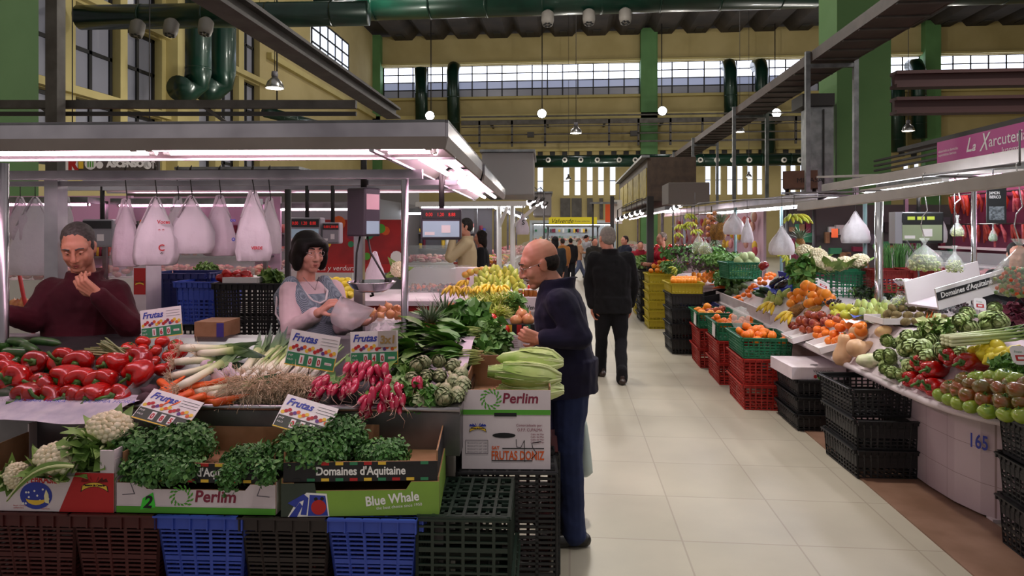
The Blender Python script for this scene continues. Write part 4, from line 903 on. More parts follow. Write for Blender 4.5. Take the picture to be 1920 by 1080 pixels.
# beets, carrots, turnips, garlic
bk = Kind(simple('beetroot', 'beetroot', [(.002, -.07), (.008, -.05), (.028, -.03), (.04, 0), (.032, .026), (.012, .036), (.004, .05)], M_BEET, 14))
for i, (px, py) in enumerate(((283, 737), (300, 752), (272, 752), (312, 742))): bk.at(onbed(px, py, .035), (ju(1), ju(1), ju(3)), 'dark beetroot, %s of the few beside the carrots' % ('largest', 'frontmost', 'nearest the clear divider', 'touching the carrots')[i], 'beetroots by the divider')
kk = Kind(carrot())
CL = [(300, 715, 330, 738, .06), (300, 738, 326, 720, .05), (312, 736, 395, 720, .07), (318, 746, 365, 738, .05), (332, 755, 352, 742, .04), (348, 748, 392, 746, .05), (350, 758, 392, 750, .035), (375, 752, 432, 756, .04), (340, 728, 420, 714, .07), (330, 750, 310, 733, .06), (360, 735, 330, 748, .08), (385, 742, 350, 752, .07), (400, 756, 432, 748, .055), (395, 720, 425, 712, .07)]
for i, (a, b, c, d, off) in enumerate(CL):
    P, Q = onbed(a, b, off), onbed(c, d, off + .01); e, l = along(P, Q); kk.at(P, e, 'orange carrot, %s in the carrot heap under the leeks' % ORD[i], 'carrots under the leeks', (1.0, 1.0, max(.7, min(1.1, l / .2))))
gk2 = Kind(simple('garlic_bulb', 'garlic', [(.006, -.022), (.026, -.02), (.034, 0), (.026, .018), (.01, .03), (.006, .05), (.002, .052)], M_GARL, 16, lobes=8, la=.06))
for i, (x, y) in enumerate(((1470, 385), (1540, 360), (1400, 310), (1445, 330), (1590, 395))): gk2.at(onbed(x / 3.6, 600 + y / 3.6, .08), (ju(.6), ju(.6), 0), 'pinkish garlic bulb, %s of those between the leeks' % ORD[i], 'garlic bulbs between the leeks')
# leeks (root end, leaf end)
lk = [Kind(leek(i)) for i in range(5)]
LK = [(1222, 190, 1700, 172, .15, 'lying topmost behind the tomatoes'), (1345, 222, 1680, 225, .13, 'lying second behind the tomatoes'), (1185, 285, 1560, 235, .10, 'with tangled roots beside the tomatoes'), (1160, 380, 1480, 320, .07, 'short one above the carrots'), (1200, 455, 1660, 222, .11, 'long one slanting over the carrots'), (1310, 495, 1640, 420, .06, 'lying low over the carrots'), (1410, 510, 1700, 470, .06, 'lowest, touching the carrots')]
for i, (a, b, c, d, off, lb) in enumerate(LK):
    P, Q = onbed(a / 3.6, 600 + b / 3.6, off), onbed(c / 3.6, 600 + d / 3.6, off + .015); e, l = along(P, Q); lk[i % 5].at(P, e, 'leek ' + lb, 'leeks on the steel counter', (1.05, 1.05, min(1.1, max(.6, l / .48))))
LK2 = [(160, 520, 385, 300), (225, 545, 470, 285), (300, 545, 505, 275), (335, 530, 520, 300), (395, 530, 545, 330), (205, 500, 300, 320), (270, 500, 430, 290), (360, 500, 500, 260), (430, 500, 580, 300)]
for i, (a, b, c, d) in enumerate(LK2):
    off = .07 + .02 * (i > 4); P, Q = onbed(400 + a / 3.6, 560 + b / 3.6, off), onbed(400 + c / 3.6, 560 + d / 3.6, off + .03); e, l = along(P, Q)
    lk[(i * 2) % 5].at(P, e, 'leek, %s of the big leek bundle behind the roots' % ORD[i], 'leeks on the steel counter', (1.1, 1.1, min(1.15, max(.6, l / .46))))
# spring onions: two bunches with a mass of roots hanging over the lip
for bi, (x0, x1, y0, lb) in enumerate(((170, 420, 600, 'bunch of spring onions, its pale roots hanging over the counter lip'), (420, 690, 580, 'bunch of spring onions beside the radishes, with pale brown roots'))):
    base = onbed(400 + (x0 + x1) / 7.2, 560 + y0 / 3.6, .05); t = thing('spring_onion_bunch', lb, 'spring onions', base, (0, 0, LA)); r = random.Random(bi + 40)
    for i in range(13):
        x = -.085 + .17 * i / 12; a = V((x, -.01 + r.uniform(-.02, .02), .02 * math.sin(i * 1.9) + .02)); d = V((.25 + .5 * x + r.uniform(-.1, .1), 1, .36 + r.uniform(-.08, .12))).normalized()
        m = MB(); P = [a + d * (.30 * k / 6) + V((0, 0, .012 * math.sin(k))) * .3 for k in range(7)]; F, l = frame(a, a + d)
        m.M = F; m.tube([(0, 0, .30 * k / 6) for k in range(7)], [.010, .0125, .008, .0075, .007, .006, .004], M_SPR, 8); o = m.build('onion_stem', t)
        # keep the colour ramp on the stem's own axis
        o.data.transform(F.inverted()); o.matrix_local = F
    m = MB()
    for i in range(34):
        x = -.1 + .2 * i / 33; roots(m, (x, -.025 + r.uniform(-.03, .02), .03 + r.uniform(-.02, .03)), (0, -.8, -.55), 26, .145, .85, r)
    m.build('roots', t, kind='stuff')
# radish bunches
def radish_bunch(label, p, n, seed, w_=.098, hang=0):
    r = random.Random(seed); t = thing('radish_bunch', label, 'radishes', p, (0, 0, LA), 'bunches of radishes')
    for i in range(n):
        u = V((r.uniform(-1, 1), 0, r.uniform(-1, 1))); c = V((u.x * w_, -.03 + r.uniform(-.02, .03), u.z * .04 + .03 - hang * (i % 3 == 0) * .03)); d = V((u.x * .45 + r.uniform(-.4, .4), -1 + r.uniform(-.3, .5), -.8 + r.uniform(-.4, .5))).normalized()
        F = Matrix.Translation(c) @ d.to_track_quat('-Z', 'Y').to_matrix().to_4x4()
        m = MB(); m.lathe([(.001, -.040), (.008, -.034), (.0145, -.016), (.0168, .002), (.014, .018), (.006, .027)], M_RAD, 10); q = r.uniform(.03, .075); b = r.random() * 6
        tl = MB(); tl.tube([(0, 0, -.036), (.005 * math.cos(b), .005 * math.sin(b), -.032 - q * .3), (.02 * math.cos(b), .02 * math.sin(b), -.032 - q * .6), (.045 * math.cos(b + .7), .045 * math.sin(b + .7), -.032 - q * .8)], [.0022, .0013, .001, .0007], M_TAIL, 4)
        o = m.build('radish', t); o.matrix_local = F; tl.build('tail', o)
    m = MB()
    for i in range(22): leaf(m, (r.uniform(-.06, .06), .0, .03), (r.uniform(-.7, .7), 1, r.uniform(.0, .5)), (0, 0, 1), r.uniform(.12, .2), r.uniform(.02, .032), M_SPIN2 if i % 2 else M_PARS2, r.uniform(.2, 1), 5, .2, .9, .3)
    m.build('leaves', t); return t
radish_bunch('radish bunch nearest the spring onion roots', onbed(632, 738, .05), 24, 1); radish_bunch('radish bunch at the top, right under the upright price sign', onbed(690, 712, .09), 24, 2); radish_bunch('radish bunch drooping over the steel lip', onbed(712, 756, .05), 26, 3, .11, 1); radish_bunch('radish bunch on the artichoke side', onbed(752, 738, .05), 18, 4)
# artichokes
ark = [Kind(artichoke(i)) for i in range(4)]
AL = [('back', .08, [(775, 690), (800, 680), (828, 682), (855, 682), (868, 695)]), ('middle', .07, [(770, 708), (800, 702), (825, 700), (848, 708), (866, 712)]), ('third', .055, [(785, 724), (812, 728), (836, 724), (858, 730)]), ('front', .045, [(800, 745), (825, 748), (846, 746)])]
for rw, off, L_ in AL:
    for i, (px, py) in enumerate(L_):
        d = V((ju(1), -1, ju(.7))); pick(ark).at(onbed(px, py, off), d.to_track_quat('Z', 'Y').to_euler(), 'small grey-green artichoke, %s in the %s row beside the radishes' % (ORD[i], rw), 'small artichokes of the left stall', .95 + ju(.1))
t = clump('chard_bunch', 'dark green leafy bunch under the small artichokes at counter corner', 'greens', onbed(790, 752, .03), (.09, .06, .045), 160, [M_SPIN, M_SPIN2], .05, 5, 8)
clump('chard_bunch', 'leafy greens between the radishes and the upright price sign', 'greens', onbed(772, 705, .04), (.08, .07, .05), 150, [M_SPIN2, M_PARS2], .05, 6, 8)
# spinach bunches: leaves to the aisle end, pink-tipped stalks
def spinach(label, p, rot, n, seed, ln=.2, flip=1, dark=.5):
    r = random.Random(seed); t = thing('spinach_bunch', label, 'spinach', p, rot, 'spinach bunches'); m = MB(); s_ = MB()
    for i in range(n):
        y = r.uniform(-.07, .07); z = r.uniform(-.035, .06); st = V((.10 + r.uniform(-.02, .04), y * .5, z * .6)); e = V((-.02 + r.uniform(-.05, .05), y, z)); 
        s_.tube([st, st.lerp(e, .5) + V((0, 0, .006)), e], [.0028, .0024, .0018], M_SPST, 5); d = (e - st).normalized() + V((0, r.uniform(-.35, .35), r.uniform(-.3, .4)))
        leaf(m, e, d, (0, r.uniform(-.5, .5), 1), ln * r.uniform(.7, 1.1), r.uniform(.026, .045), M_SPIN if r.random() < dark else M_SPIN2, r.uniform(.1, 1.1), 6, .25, .75, .12)
    m.build('leaves', t); s_.build('stalks', t); return t
for i, (px, py, D, a, lb, dk) in enumerate(((850, 655, 3.62, .0, 'spinach bunch in front, pink stalk ends toward the aisle', .55), (812, 640, 3.75, .5, 'spinach bunch leaning on the pineapple', .4), (872, 632, 3.85, .2, 'spinach bunch in the middle of the green heap', .6), (840, 615, 4.05, -.3, 'uppermost spinach bunch of the green heap', .5), (860, 680, 3.45, .1, 'lowest spinach bunch, right above the small artichokes', .5), (775, 668, 3.5, .9, 'spinach bunch behind the upright price sign', .5))):
    spinach(lb, at(px, py, D), (0, ju(.3), LA + a), 46, 60 + i, dark=dk)
spinach('spinach bunch lying at the edge of the side counter, next to the lettuce carton', at(893, 672, 3.68), (0, .2, LA + .3), 46, 71, dark=.7)
clump('chard_bunch', 'dark drooping leaves over the side counter edge behind the lettuce carton', 'greens', at(905, 655, 3.85), (.08, .16, .06), 150, [M_SPIN, M_SPIN2], .07, 12, 5)
clump('chard_bunch', 'dark leafy chard heap standing above the spinach stalks', 'greens', at(880, 605, 4.1), (.13, .11, .10), 150, [M_SPIN, M_SPIN], .09, 8, 8)
clump('celery_leaves', 'light green celery leaves hanging over the side counter edge', 'greens', at(925, 640, 3.9), (.09, .09, .10), 240, [M_SPIN2, M_PARS2], .05, 9, 14)
# parsley
PG = 'parsley bunches in the black trays'
for i, (px, py, D, rad, n, lb) in enumerate(((262, 845, 2.66, (.115, .11, .085), 900, 'parsley bunch next to the cauliflowers, first tray'), (345, 835, 2.68, (.125, .10, .085), 1000, 'tall parsley bunch leaning under the counter, first tray'), (300, 880, 2.52, (.15, .06, .05), 600, 'low parsley sprigs along the front edge of the first tray'), (470, 868, 2.58, (.11, .09, .065), 800, 'parsley bunch spilling over between the two trays'), (575, 845, 2.58, (.15, .10, .09), 1200, 'big parsley bunch under the fallen price sign, second tray'), (648, 825, 2.70, (.085, .08, .10), 700, 'darker upright parsley bunch behind the big one'), (715, 850, 2.60, (.10, .07, .055), 650, 'small pale parsley bunch on the right of second tray'))):
    clump('parsley_bunch', lb, 'parsley', at(px, py, D), rad, n, [M_PARS, M_PARS2] if i not in (5,) else [M_PARS, M_PARS], .022, 30 + i, 40, group=PG, gap=.35)
for k, (px, py, D) in enumerate(((428, 895, 2.43), (500, 885, 2.45))): clump('parsley_sprig', 'parsley sprig hanging down %s' % ('over the lettering of the first tray', 'at the corner between the trays')[k], 'parsley', at(px, py, D), (.035, .02, .05), 110, [M_PARS, M_PARS2], .02, 50 + k, 8, group='hanging parsley sprigs')
# cauliflowers
cauliflower(1, 'cauliflower at the back, beside the parsley', at(205, 808, 2.66), (.35, .1, 1), .085, 10)
cauliflower(2, 'cauliflower in front with long leaves in the banana carton', at(108, 868, 2.56), (.35, -.1, 2), .085, 11)
cauliflower(3, 'leafy cauliflower mostly hidden at the far left of banana carton', at(28, 893, 2.55), (.2, 1.2, 0), .05, 9)
m = MB(); t = thing('cauliflower_leaf', 'long pale loose cauliflower leaf hanging over the carton front', 'leaf', at(92, 890, 2.42), (0, 0, LA))
G = []
for i in range(10):
    k = i / 9; P = V((.10 - .25 * k, -.01 - .02 * math.sin(k * 3), .035 + .02 * math.sin(k * PI) - .13 * k * k)); G.append([P + V((0, .006, .018 * math.sin(.3 + 2.7 * k))), P, P - V((0, -.004, .018 * math.sin(.3 + 2.7 * k)))])
m.sheet(G, M_CLEAF); m.tube([r_[1] + V((0, -.002, 0)) for r_ in G], [.006 - .0005 * i for i in range(10)], M_CRIB, 6); m.build('leaf_blade', t)
clump('cabbage_leaves', 'loose green outer leaves between the two cauliflowers', 'leaves', at(165, 850, 2.6), (.10, .06, .05), 60, [M_CLEAF, M_CLEAF], .07, 77, 4)
# romaine lettuces
romaine(1, 'romaine lettuce lying on top of the other two', at(990, 676, 3.12), (.1, .06, RC), .26, .05, 'romaine lettuces in the carton'); romaine(2, 'large middle romaine lettuce, white base toward the man in navy', at(985, 702, 3.06), (.9, .08, RC + .03), .34, .056, 'romaine lettuces in the carton'); romaine(3, 'lowest romaine lettuce, half sunk in the carton', at(990, 730, 3.07), (2, 0, RC - .02), .30, .048, 'romaine lettuces in the carton')
# side counter: pineapples, garlic bag, onions, frisee, tomatoes
pineapple(1, 'pineapple with greyish crown standing behind the garlic bag', at(800, 658, 3.95), (0, .12, 0), cr=1.15); pineapple(2, 'pineapple with a darker crown near the counter price cards', at(832, 640, 4.25), (0, .05, .5), cr=1.2)
t = thing('garlic_bag', 'clear bag of garlic bulbs behind the upright price sign', 'bag', at(725, 632, 3.75), (0, 0, LA)); m = MB(); m.ball((0, 0, 0), (.12, .09, .10), FILM, 16, 10, nz=.35, ns=2.5); m.build('film', t)
for i in range(14): q = random.Random(i); MB().lathe([(.006, -.022), (.026, -.02), (.034, 0), (.026, .018), (.01, .03), (.004, .05)], M_GARL, 12, TRS((q.uniform(-.08, .08), q.uniform(-.05, .05), q.uniform(-.05, .05)), (q.uniform(-1, 1), q.uniform(-1, 1), 0)), lobes=8, la=.06).build('garlic_bulb', t)
ok = Kind(onion())
for i, (px, py, D) in enumerate(((700, 588, 4.6), (716, 582, 4.6), (732, 590, 4.5), (744, 580, 4.7), (728, 576, 4.75), (756, 588, 4.6), (712, 594, 4.45), (748, 594, 4.45))): ok.at(at(px, py, D), (ju(.8), ju(.8), 0), 'brown onion, %s in the crate behind the white bag' % ORD[i], 'onions behind the chrome post', .95)
m = MB(); c = at(728, 606, 4.55); m.box((0, 0, 0), (.30, .3, .09), PINKW); m.build('onion_carton', loc=(c.x, c.y, c.z - .02), rot=(0, 0, LA), label='pale carton holding the onions behind the chrome post', cat='carton')
for i, (px, py, D) in enumerate(((820, 590, 4.7), (836, 580, 4.8), (852, 594, 4.6), (846, 574, 4.9), (862, 584, 4.8), (874, 596, 4.65), (830, 602, 4.55), (866, 606, 4.5), (884, 580, 4.9))): ok.at(at(px, py, D), (ju(.8), ju(.8), 0), 'onion, %s in the loose heap behind the price cards' % ORD[i], 'onions on the side counter', .9)
for i, (px, py, D) in enumerate(((968, 602, 4.2), (990, 600, 4.2), (978, 590, 4.3))): ok.at(at(px, py, D), (ju(.4), ju(.4), 0), 'large red-brown onion, %s on the striped carton' % ('nearest the tomatoes', 'nearest the man in navy', 'behind the other two')[i], 'large onions on the striped carton', 1.15)
for i, (px, py, D) in enumerate(((908, 600, 4.3), (922, 598, 4.35), (936, 604, 4.3), (914, 612, 4.2), (930, 616, 4.15), (945, 618, 4.15), (905, 614, 4.25), (940, 610, 4.2), (858, 590, 4.6))): tk[0].at(at(px, py, D), (ju(.6), ju(.6), 0), 'orange-red tomato, %s of those under the curly lettuce' % ORD[i], 'tomatoes under the curly lettuce', 1.05)
def frisee(label, p, seed, rx=.15):
    r = random.Random(seed); t = thing('curly_lettuce', label, 'lettuce', p, 0, 'curly pale lettuces'); m = MB()
    for i in range(420):
        a = r.random() * 6.28; e = r.uniform(.1, 1.3); d = V((math.cos(a), math.sin(a), e)); q = V((d.x * rx * .3, d.y * rx * .3, 0)); P = [q]
        for k in range(4): q = q + d.normalized() * rx * .24; d = d + V((ju(.9), ju(.9), -.25 + ju(.5))); P.append(q)
        m.tube(P, [.003, .006, .007, .006, .002], M_FRI if r.random() < .7 else M_FRI2, 4, False, flat=.25)
    m.build('leaves', t)
for px, py, D, s_, lb in ((905, 575, 4.7, 1, 'pale curly lettuce, left of the heap under the bananas'), (940, 568, 4.8, 2, 'pale curly lettuce, right of the heap under the bananas'), (918, 592, 4.5, 3, 'pale curly lettuce in front, above the tomatoes')): frisee(lb, at(px, py + 8, D), s_)
clump('lettuce', 'small darker green lettuce beside the curly heap', 'lettuce', at(962, 572, 4.75), (.06, .06, .06), 110, [M_SPIN2, M_SPIN2], .06, 90, 5)
# striped carton with printed slip
q = at(972, 640, 4.15); t = thing('striped_carton', 'black carton with yellow and red stripes under the large onions', 'carton', (q.x, q.y, .92), (0, 0, LA))
m = MB(); hh = at(972, 608, 4.15).z - .92; m.box((0, .15, hh / 2), (.22, .3, hh), BLK)
for x, c in ((-.055, YEL), (.005, RED), (.06, TEAL)): m.box((x, -.001, hh * .75), (.03, .002, hh * .45), c)
m.box((.02, -.002, hh * .27), (.15, .002, hh * .5), PINKW); m.box((-.02, -.0035, hh * .3), (.075, .001, .075), PAPER)
for k in range(5): m.text('producto', .012, MAR, FM(-.05, hh * .3 + .02 - .012 * k, -.005))
m.build('carton_body', t)
for i, (px, py) in enumerate(((840, 600), (878, 600))):
    t = thing('price_card', 'small slanted price card with blue heading, nearer the %s' % ('pineapples', 'curly lettuce')[i], 'price sign', at(px, py, 4.3), (-.25, -.5, YAW)); m = MB(); m.box((0, 0, 0), (.07, .004, .15), PAPER); m.text('Frutas', .028, BLUEP, FM(-.03, .03, -.003), shear=.3, bold=.001, sx=.75); m.box((0, -.0025, -.035), (.06, .001, .05), GRYT); m.build('sign_card', t); MB().cyl((0, 0, -.07), (0, .01, -.16), .003, DARK, n=5).build('sign_pin', t)
# ------------------------------------------------------------------ people
def cap(m, a, b, ra, rb, mt, n=12):
    F, l = frame(a, b); P = [(ra * math.cos(t) , -ra * math.sin(t)) for t in (1.45, .9, .4)] + [(ra, 0), (rb, l)] + [(rb * math.cos(t), l + rb * math.sin(t)) for t in (.4, .9, 1.45)]
    m.lathe(P, mt, n, F)
def ell(m, c, r, mt, M=None, n=16, k=10):
    m.ball(c, r, mt, n, k, M)
def loft(m, R, mt, n=20):
    """rings (centre, side axis, front axis, half width, half depth)"""
    out = []
    for c, s, f, a, b in R:
        row = []
        for j in range(n):
            t = 2 * PI * j / n; x, y = math.cos(t), math.sin(t); q = (abs(x) ** 2.5 + abs(y) ** 2.5) ** (-1 / 2.5); row.append(V(c) + s * (a * x * q) + f * (b * y * q))
        out.append(row)
    m.rings(out, mt)
WRK = bpy.data.textures.new('cloth_wrinkles', 'CLOUDS'); WRK.noise_scale = .11; WRK.noise_depth = 2
def skinned(m, name, vox, loc, parent=None, wr=0, sm=5, **k):
    m.v = [tuple(V(p) - V(loc)) for p in m.v]
    o = m.build(name, parent, (0, 0, 0) if parent else loc, **k)
    md = o.modifiers.new('join', 'REMESH'); md.mode = 'VOXEL'; md.voxel_size = vox; md.use_smooth_shade = True
    if wr: 
        d = o.modifiers.new('wrinkle', 'DISPLACE'); d.texture = WRK; d.strength = wr; d.mid_level = .5; d.texture_coords = 'LOCAL'
    s = o.modifiers.new('smooth', 'SMOOTH'); s.iterations = sm; s.factor = .5
    return o
def hand(m, mt, w, d, pn, curl, s=1.0, side=1, spread=.12, thumb=.6):
    """w wrist, d toward the knuckles, pn palm normal, curl bend of the four fingers in radians"""
    d = V(d).normalized(); pn = V(pn); pn = (pn - d * pn.dot(d)).normalized(); t = d.cross(pn) * side                 # t points to the thumb
    curl = curl if hasattr(curl, '__len__') else [curl] * 4; w = V(w)
    for i in range(4):
        o = (.030, .010, -.010, -.029)[i] * s; k = w + d * ((.088, .092, .088, .080)[i] * s) + t * o
        cap(m, w + t * o * .55, k, .016 * s, .0125 * s, mt, 8); p = k; dd = (d + t * (o * spread / .03)).normalized(); c = curl[i]
        for q, (ln, r0, r1, b) in enumerate(((.044, .0102, .009, .55), (.027, .009, .0082, 1.0), (.022, .0082, .0068, .75))):
            ax = dd.cross(pn).normalized(); dd = (Matrix.Rotation(c * b, 3, ax) @ dd).normalized(); e = p + dd * ln * s * (1, 1.08, 1, .82)[i]; cap(m, p, e, r0 * s, r1 * s, mt, 7); p = e
    p = w + t * .024 * s + d * .022 * s + pn * .006; dd = (d * .75 + t * .8 + pn * .35).normalized()
    for ln, r0, r1 in ((.045, .014, .0115), (.034, .011, .0098), (.026, .0098, .0075)):
        e = p + dd * ln * s; cap(m, p, e, r0 * s, r1 * s, mt, 8); p = e; dd = (dd + d * .2 * thumb + pn * thumb * .45 - t * thumb * .5).normalized()
SKIN = mat('skin', '#c68a72', .5, var=('#b9775f', 9), sss=.08); SKINP = mat('pale_skin', '#d39a88', .5, var=('#c78876', 9), sss=.08); EYEW = mat('eye_white', '#d8d2cc', .2); IRIS = mat('dark_iris', '#1d1410', .2); LIP = mat('lips', '#a3564c', .45)
def headm(m, M, mt, wd=1.0, jaw=1.0, nose=1.0):
    E = lambda c, r: ell(m, c, (r[0] * wd, r[1], r[2]), mt, M)
    P = lambda p: M @ V(p)
    E((0, -.014, .036), (.077, .096, .090)); E((0, .022, -.028), (.068 * jaw, .073, .091)); E((0, .066, -.098), (.030 * jaw, .026, .022)); E((0, .055, .028), (.064, .040, .045))
    for s_ in (-1, 1):
        E((s_ * .036, .058, -.028), (.028, .030, .030)); E((s_ * .076, -.006, -.008), (.009, .020, .033)); E((s_ * .080, -.012, .006), (.007, .018, .020)); E((s_ * .040, .02, -.066), (.022 * jaw, .045, .034)); cap(m, P((s_ * .018, .0925, .030)), P((s_ * .048 * wd, .078, .028)), .0085, .007, mt, 8)
        cap(m, P((s_ * .020, .0855, -.003)), P((s_ * .042 * wd, .078, -.004)), .0065, .0055, mt, 8); E((s_ * .013, .1 * nose, -.036), (.009, .011, .009))
    cap(m, P((0, .092, .020)), P((0, .1 + .014 * nose, -.026)), .0095, .0125 * nose, mt, 10); E((0, .1 + .012 * nose, -.033), (.013, .014, .012))
    cap(m, P((-.019, .084, -.062)), P((.019, .084, -.062)), .011, .011, mt, 8); cap(m, P((-.016, .083, -.076)), P((.016, .083, -.076)), .0105, .0105, mt, 8)
def face(par, M, hx='#3a2c26', lid=0, skin=None, lipm=None, brow=.0045, eyes=True, root=(0, 0, 0)):
    T = Matrix.Translation(-V(root)) @ M; BR = mat('brow_' + hx, hx, .8)
    for s_ in (-1, 1):
        if eyes:
            m = MB(); m.ball((s_ * .031, .0795, .008), .0118, EYEW, 12, 8, T); ey = m.build('eye', par); m = MB(); m.ball((s_ * .030, .0852, .0075 - .0045 * lid), .0069, IRIS, 10, 6, T); m.build('iris', ey); m = MB(); m.ball((s_ * .031, .0788, .0125 - .004 * lid), (.0145, .0132, .0098), skin, 12, 8, T); m.ball((s_ * .031, .0785, .0005 - .001 * lid), (.0140, .0128, .0065), skin, 12, 8, T); m.build('eyelid', ey)
        m = MB(); m.tube([T @ V(p) for p in ((s_ * .014, .102, .0315), (s_ * .032, .0985, .037), (s_ * .050, .084, .031))], [brow, brow, brow * .5], BR, 6); m.build('eyebrow', par)
    m = MB(); LM_ = lipm or LIP
    m.tube([T @ V(p) for p in ((-.023, .0855, -.068), (-.008, .0965, -.0635), (0, .0965, -.065), (.008, .0965, -.0635), (.023, .0855, -.068))], [.001, .0042, .0042, .0042, .001], LM_, 6); m.tube([T @ V(p) for p in ((-.02, .0865, -.0705), (0, .0955, -.0755), (.02, .0865, -.0705))], [.001, .0055, .001], LM_, 6); m.build('lips', par)
def glasses(par, M, root, rim=CHROME):
    T = Matrix.Translation(-V(root)) @ M; t = MB()
    for s_ in (-1, 1):
        t.tube([T @ V((s_ * .033 + .021 * math.cos(a), .107 - .012 * abs(math.cos(a) if s_ * math.cos(a) > 0 else 0), .004 + .016 * math.sin(a))) for a in [i * PI / 8 for i in range(17)]], .0011, rim, 5); t.tube([T @ V(p) for p in ((s_ * .054, .095, .008), (s_ * .078, .06, .010), (s_ * .083, -.005, .012), (s_ * .082, -.02, -.004))], .0012, rim, 5)
    t.tube([T @ V(p) for p in ((-.012, .108, .006), (0, .112, .009), (.012, .108, .006))], .0011, rim, 5); t.build('glasses', par)
def hairm(kind, M, mt):
    m = MB(); E = lambda c, r, k=0: m.ball(c, r, mt, 18, 12, M, nz=.05, ns=7, seed=k)
    if kind == 'short': E((0, -.024, .050), (.081, .094, .086)); E((0, -.050, .01), (.078, .066, .075)); [E((s_ * .066, .004, .012), (.015, .022, .040)) for s_ in (-1, 1)]
    elif kind == 'bald': E((0, -.050, -.004), (.072, .058, .062)); [E((s_ * .063, -.024, .004), (.016, .046, .036)) for s_ in (-1, 1)]
    elif kind == 'bob':
        E((0, -.022, .040), (.095, .110, .098)); E((0, -.048, -.030), (.105, .082, .085)); [E((s_ * .080, .012, -.03), (.030, .062, .085)) for s_ in (-1, 1)]; [E((s_ * .066, .030, .030), (.040, .066, .060)) for s_ in (-1, 1)]; E((0, .052, .064), (.078, .056, .036))
    elif kind == 'long': E((0, -.024, .046), (.088, .1, .092)); E((0, -.06, -.06), (.085, .055, .14)); [E((s_ * .072, .0, -.03), (.02, .04, .09)) for s_ in (-1, 1)]
    elif kind == 'tail': E((0, -.024, .048), (.083, .098, .09)); E((0, -.13, -.01), (.025, .03, .06))
    return m
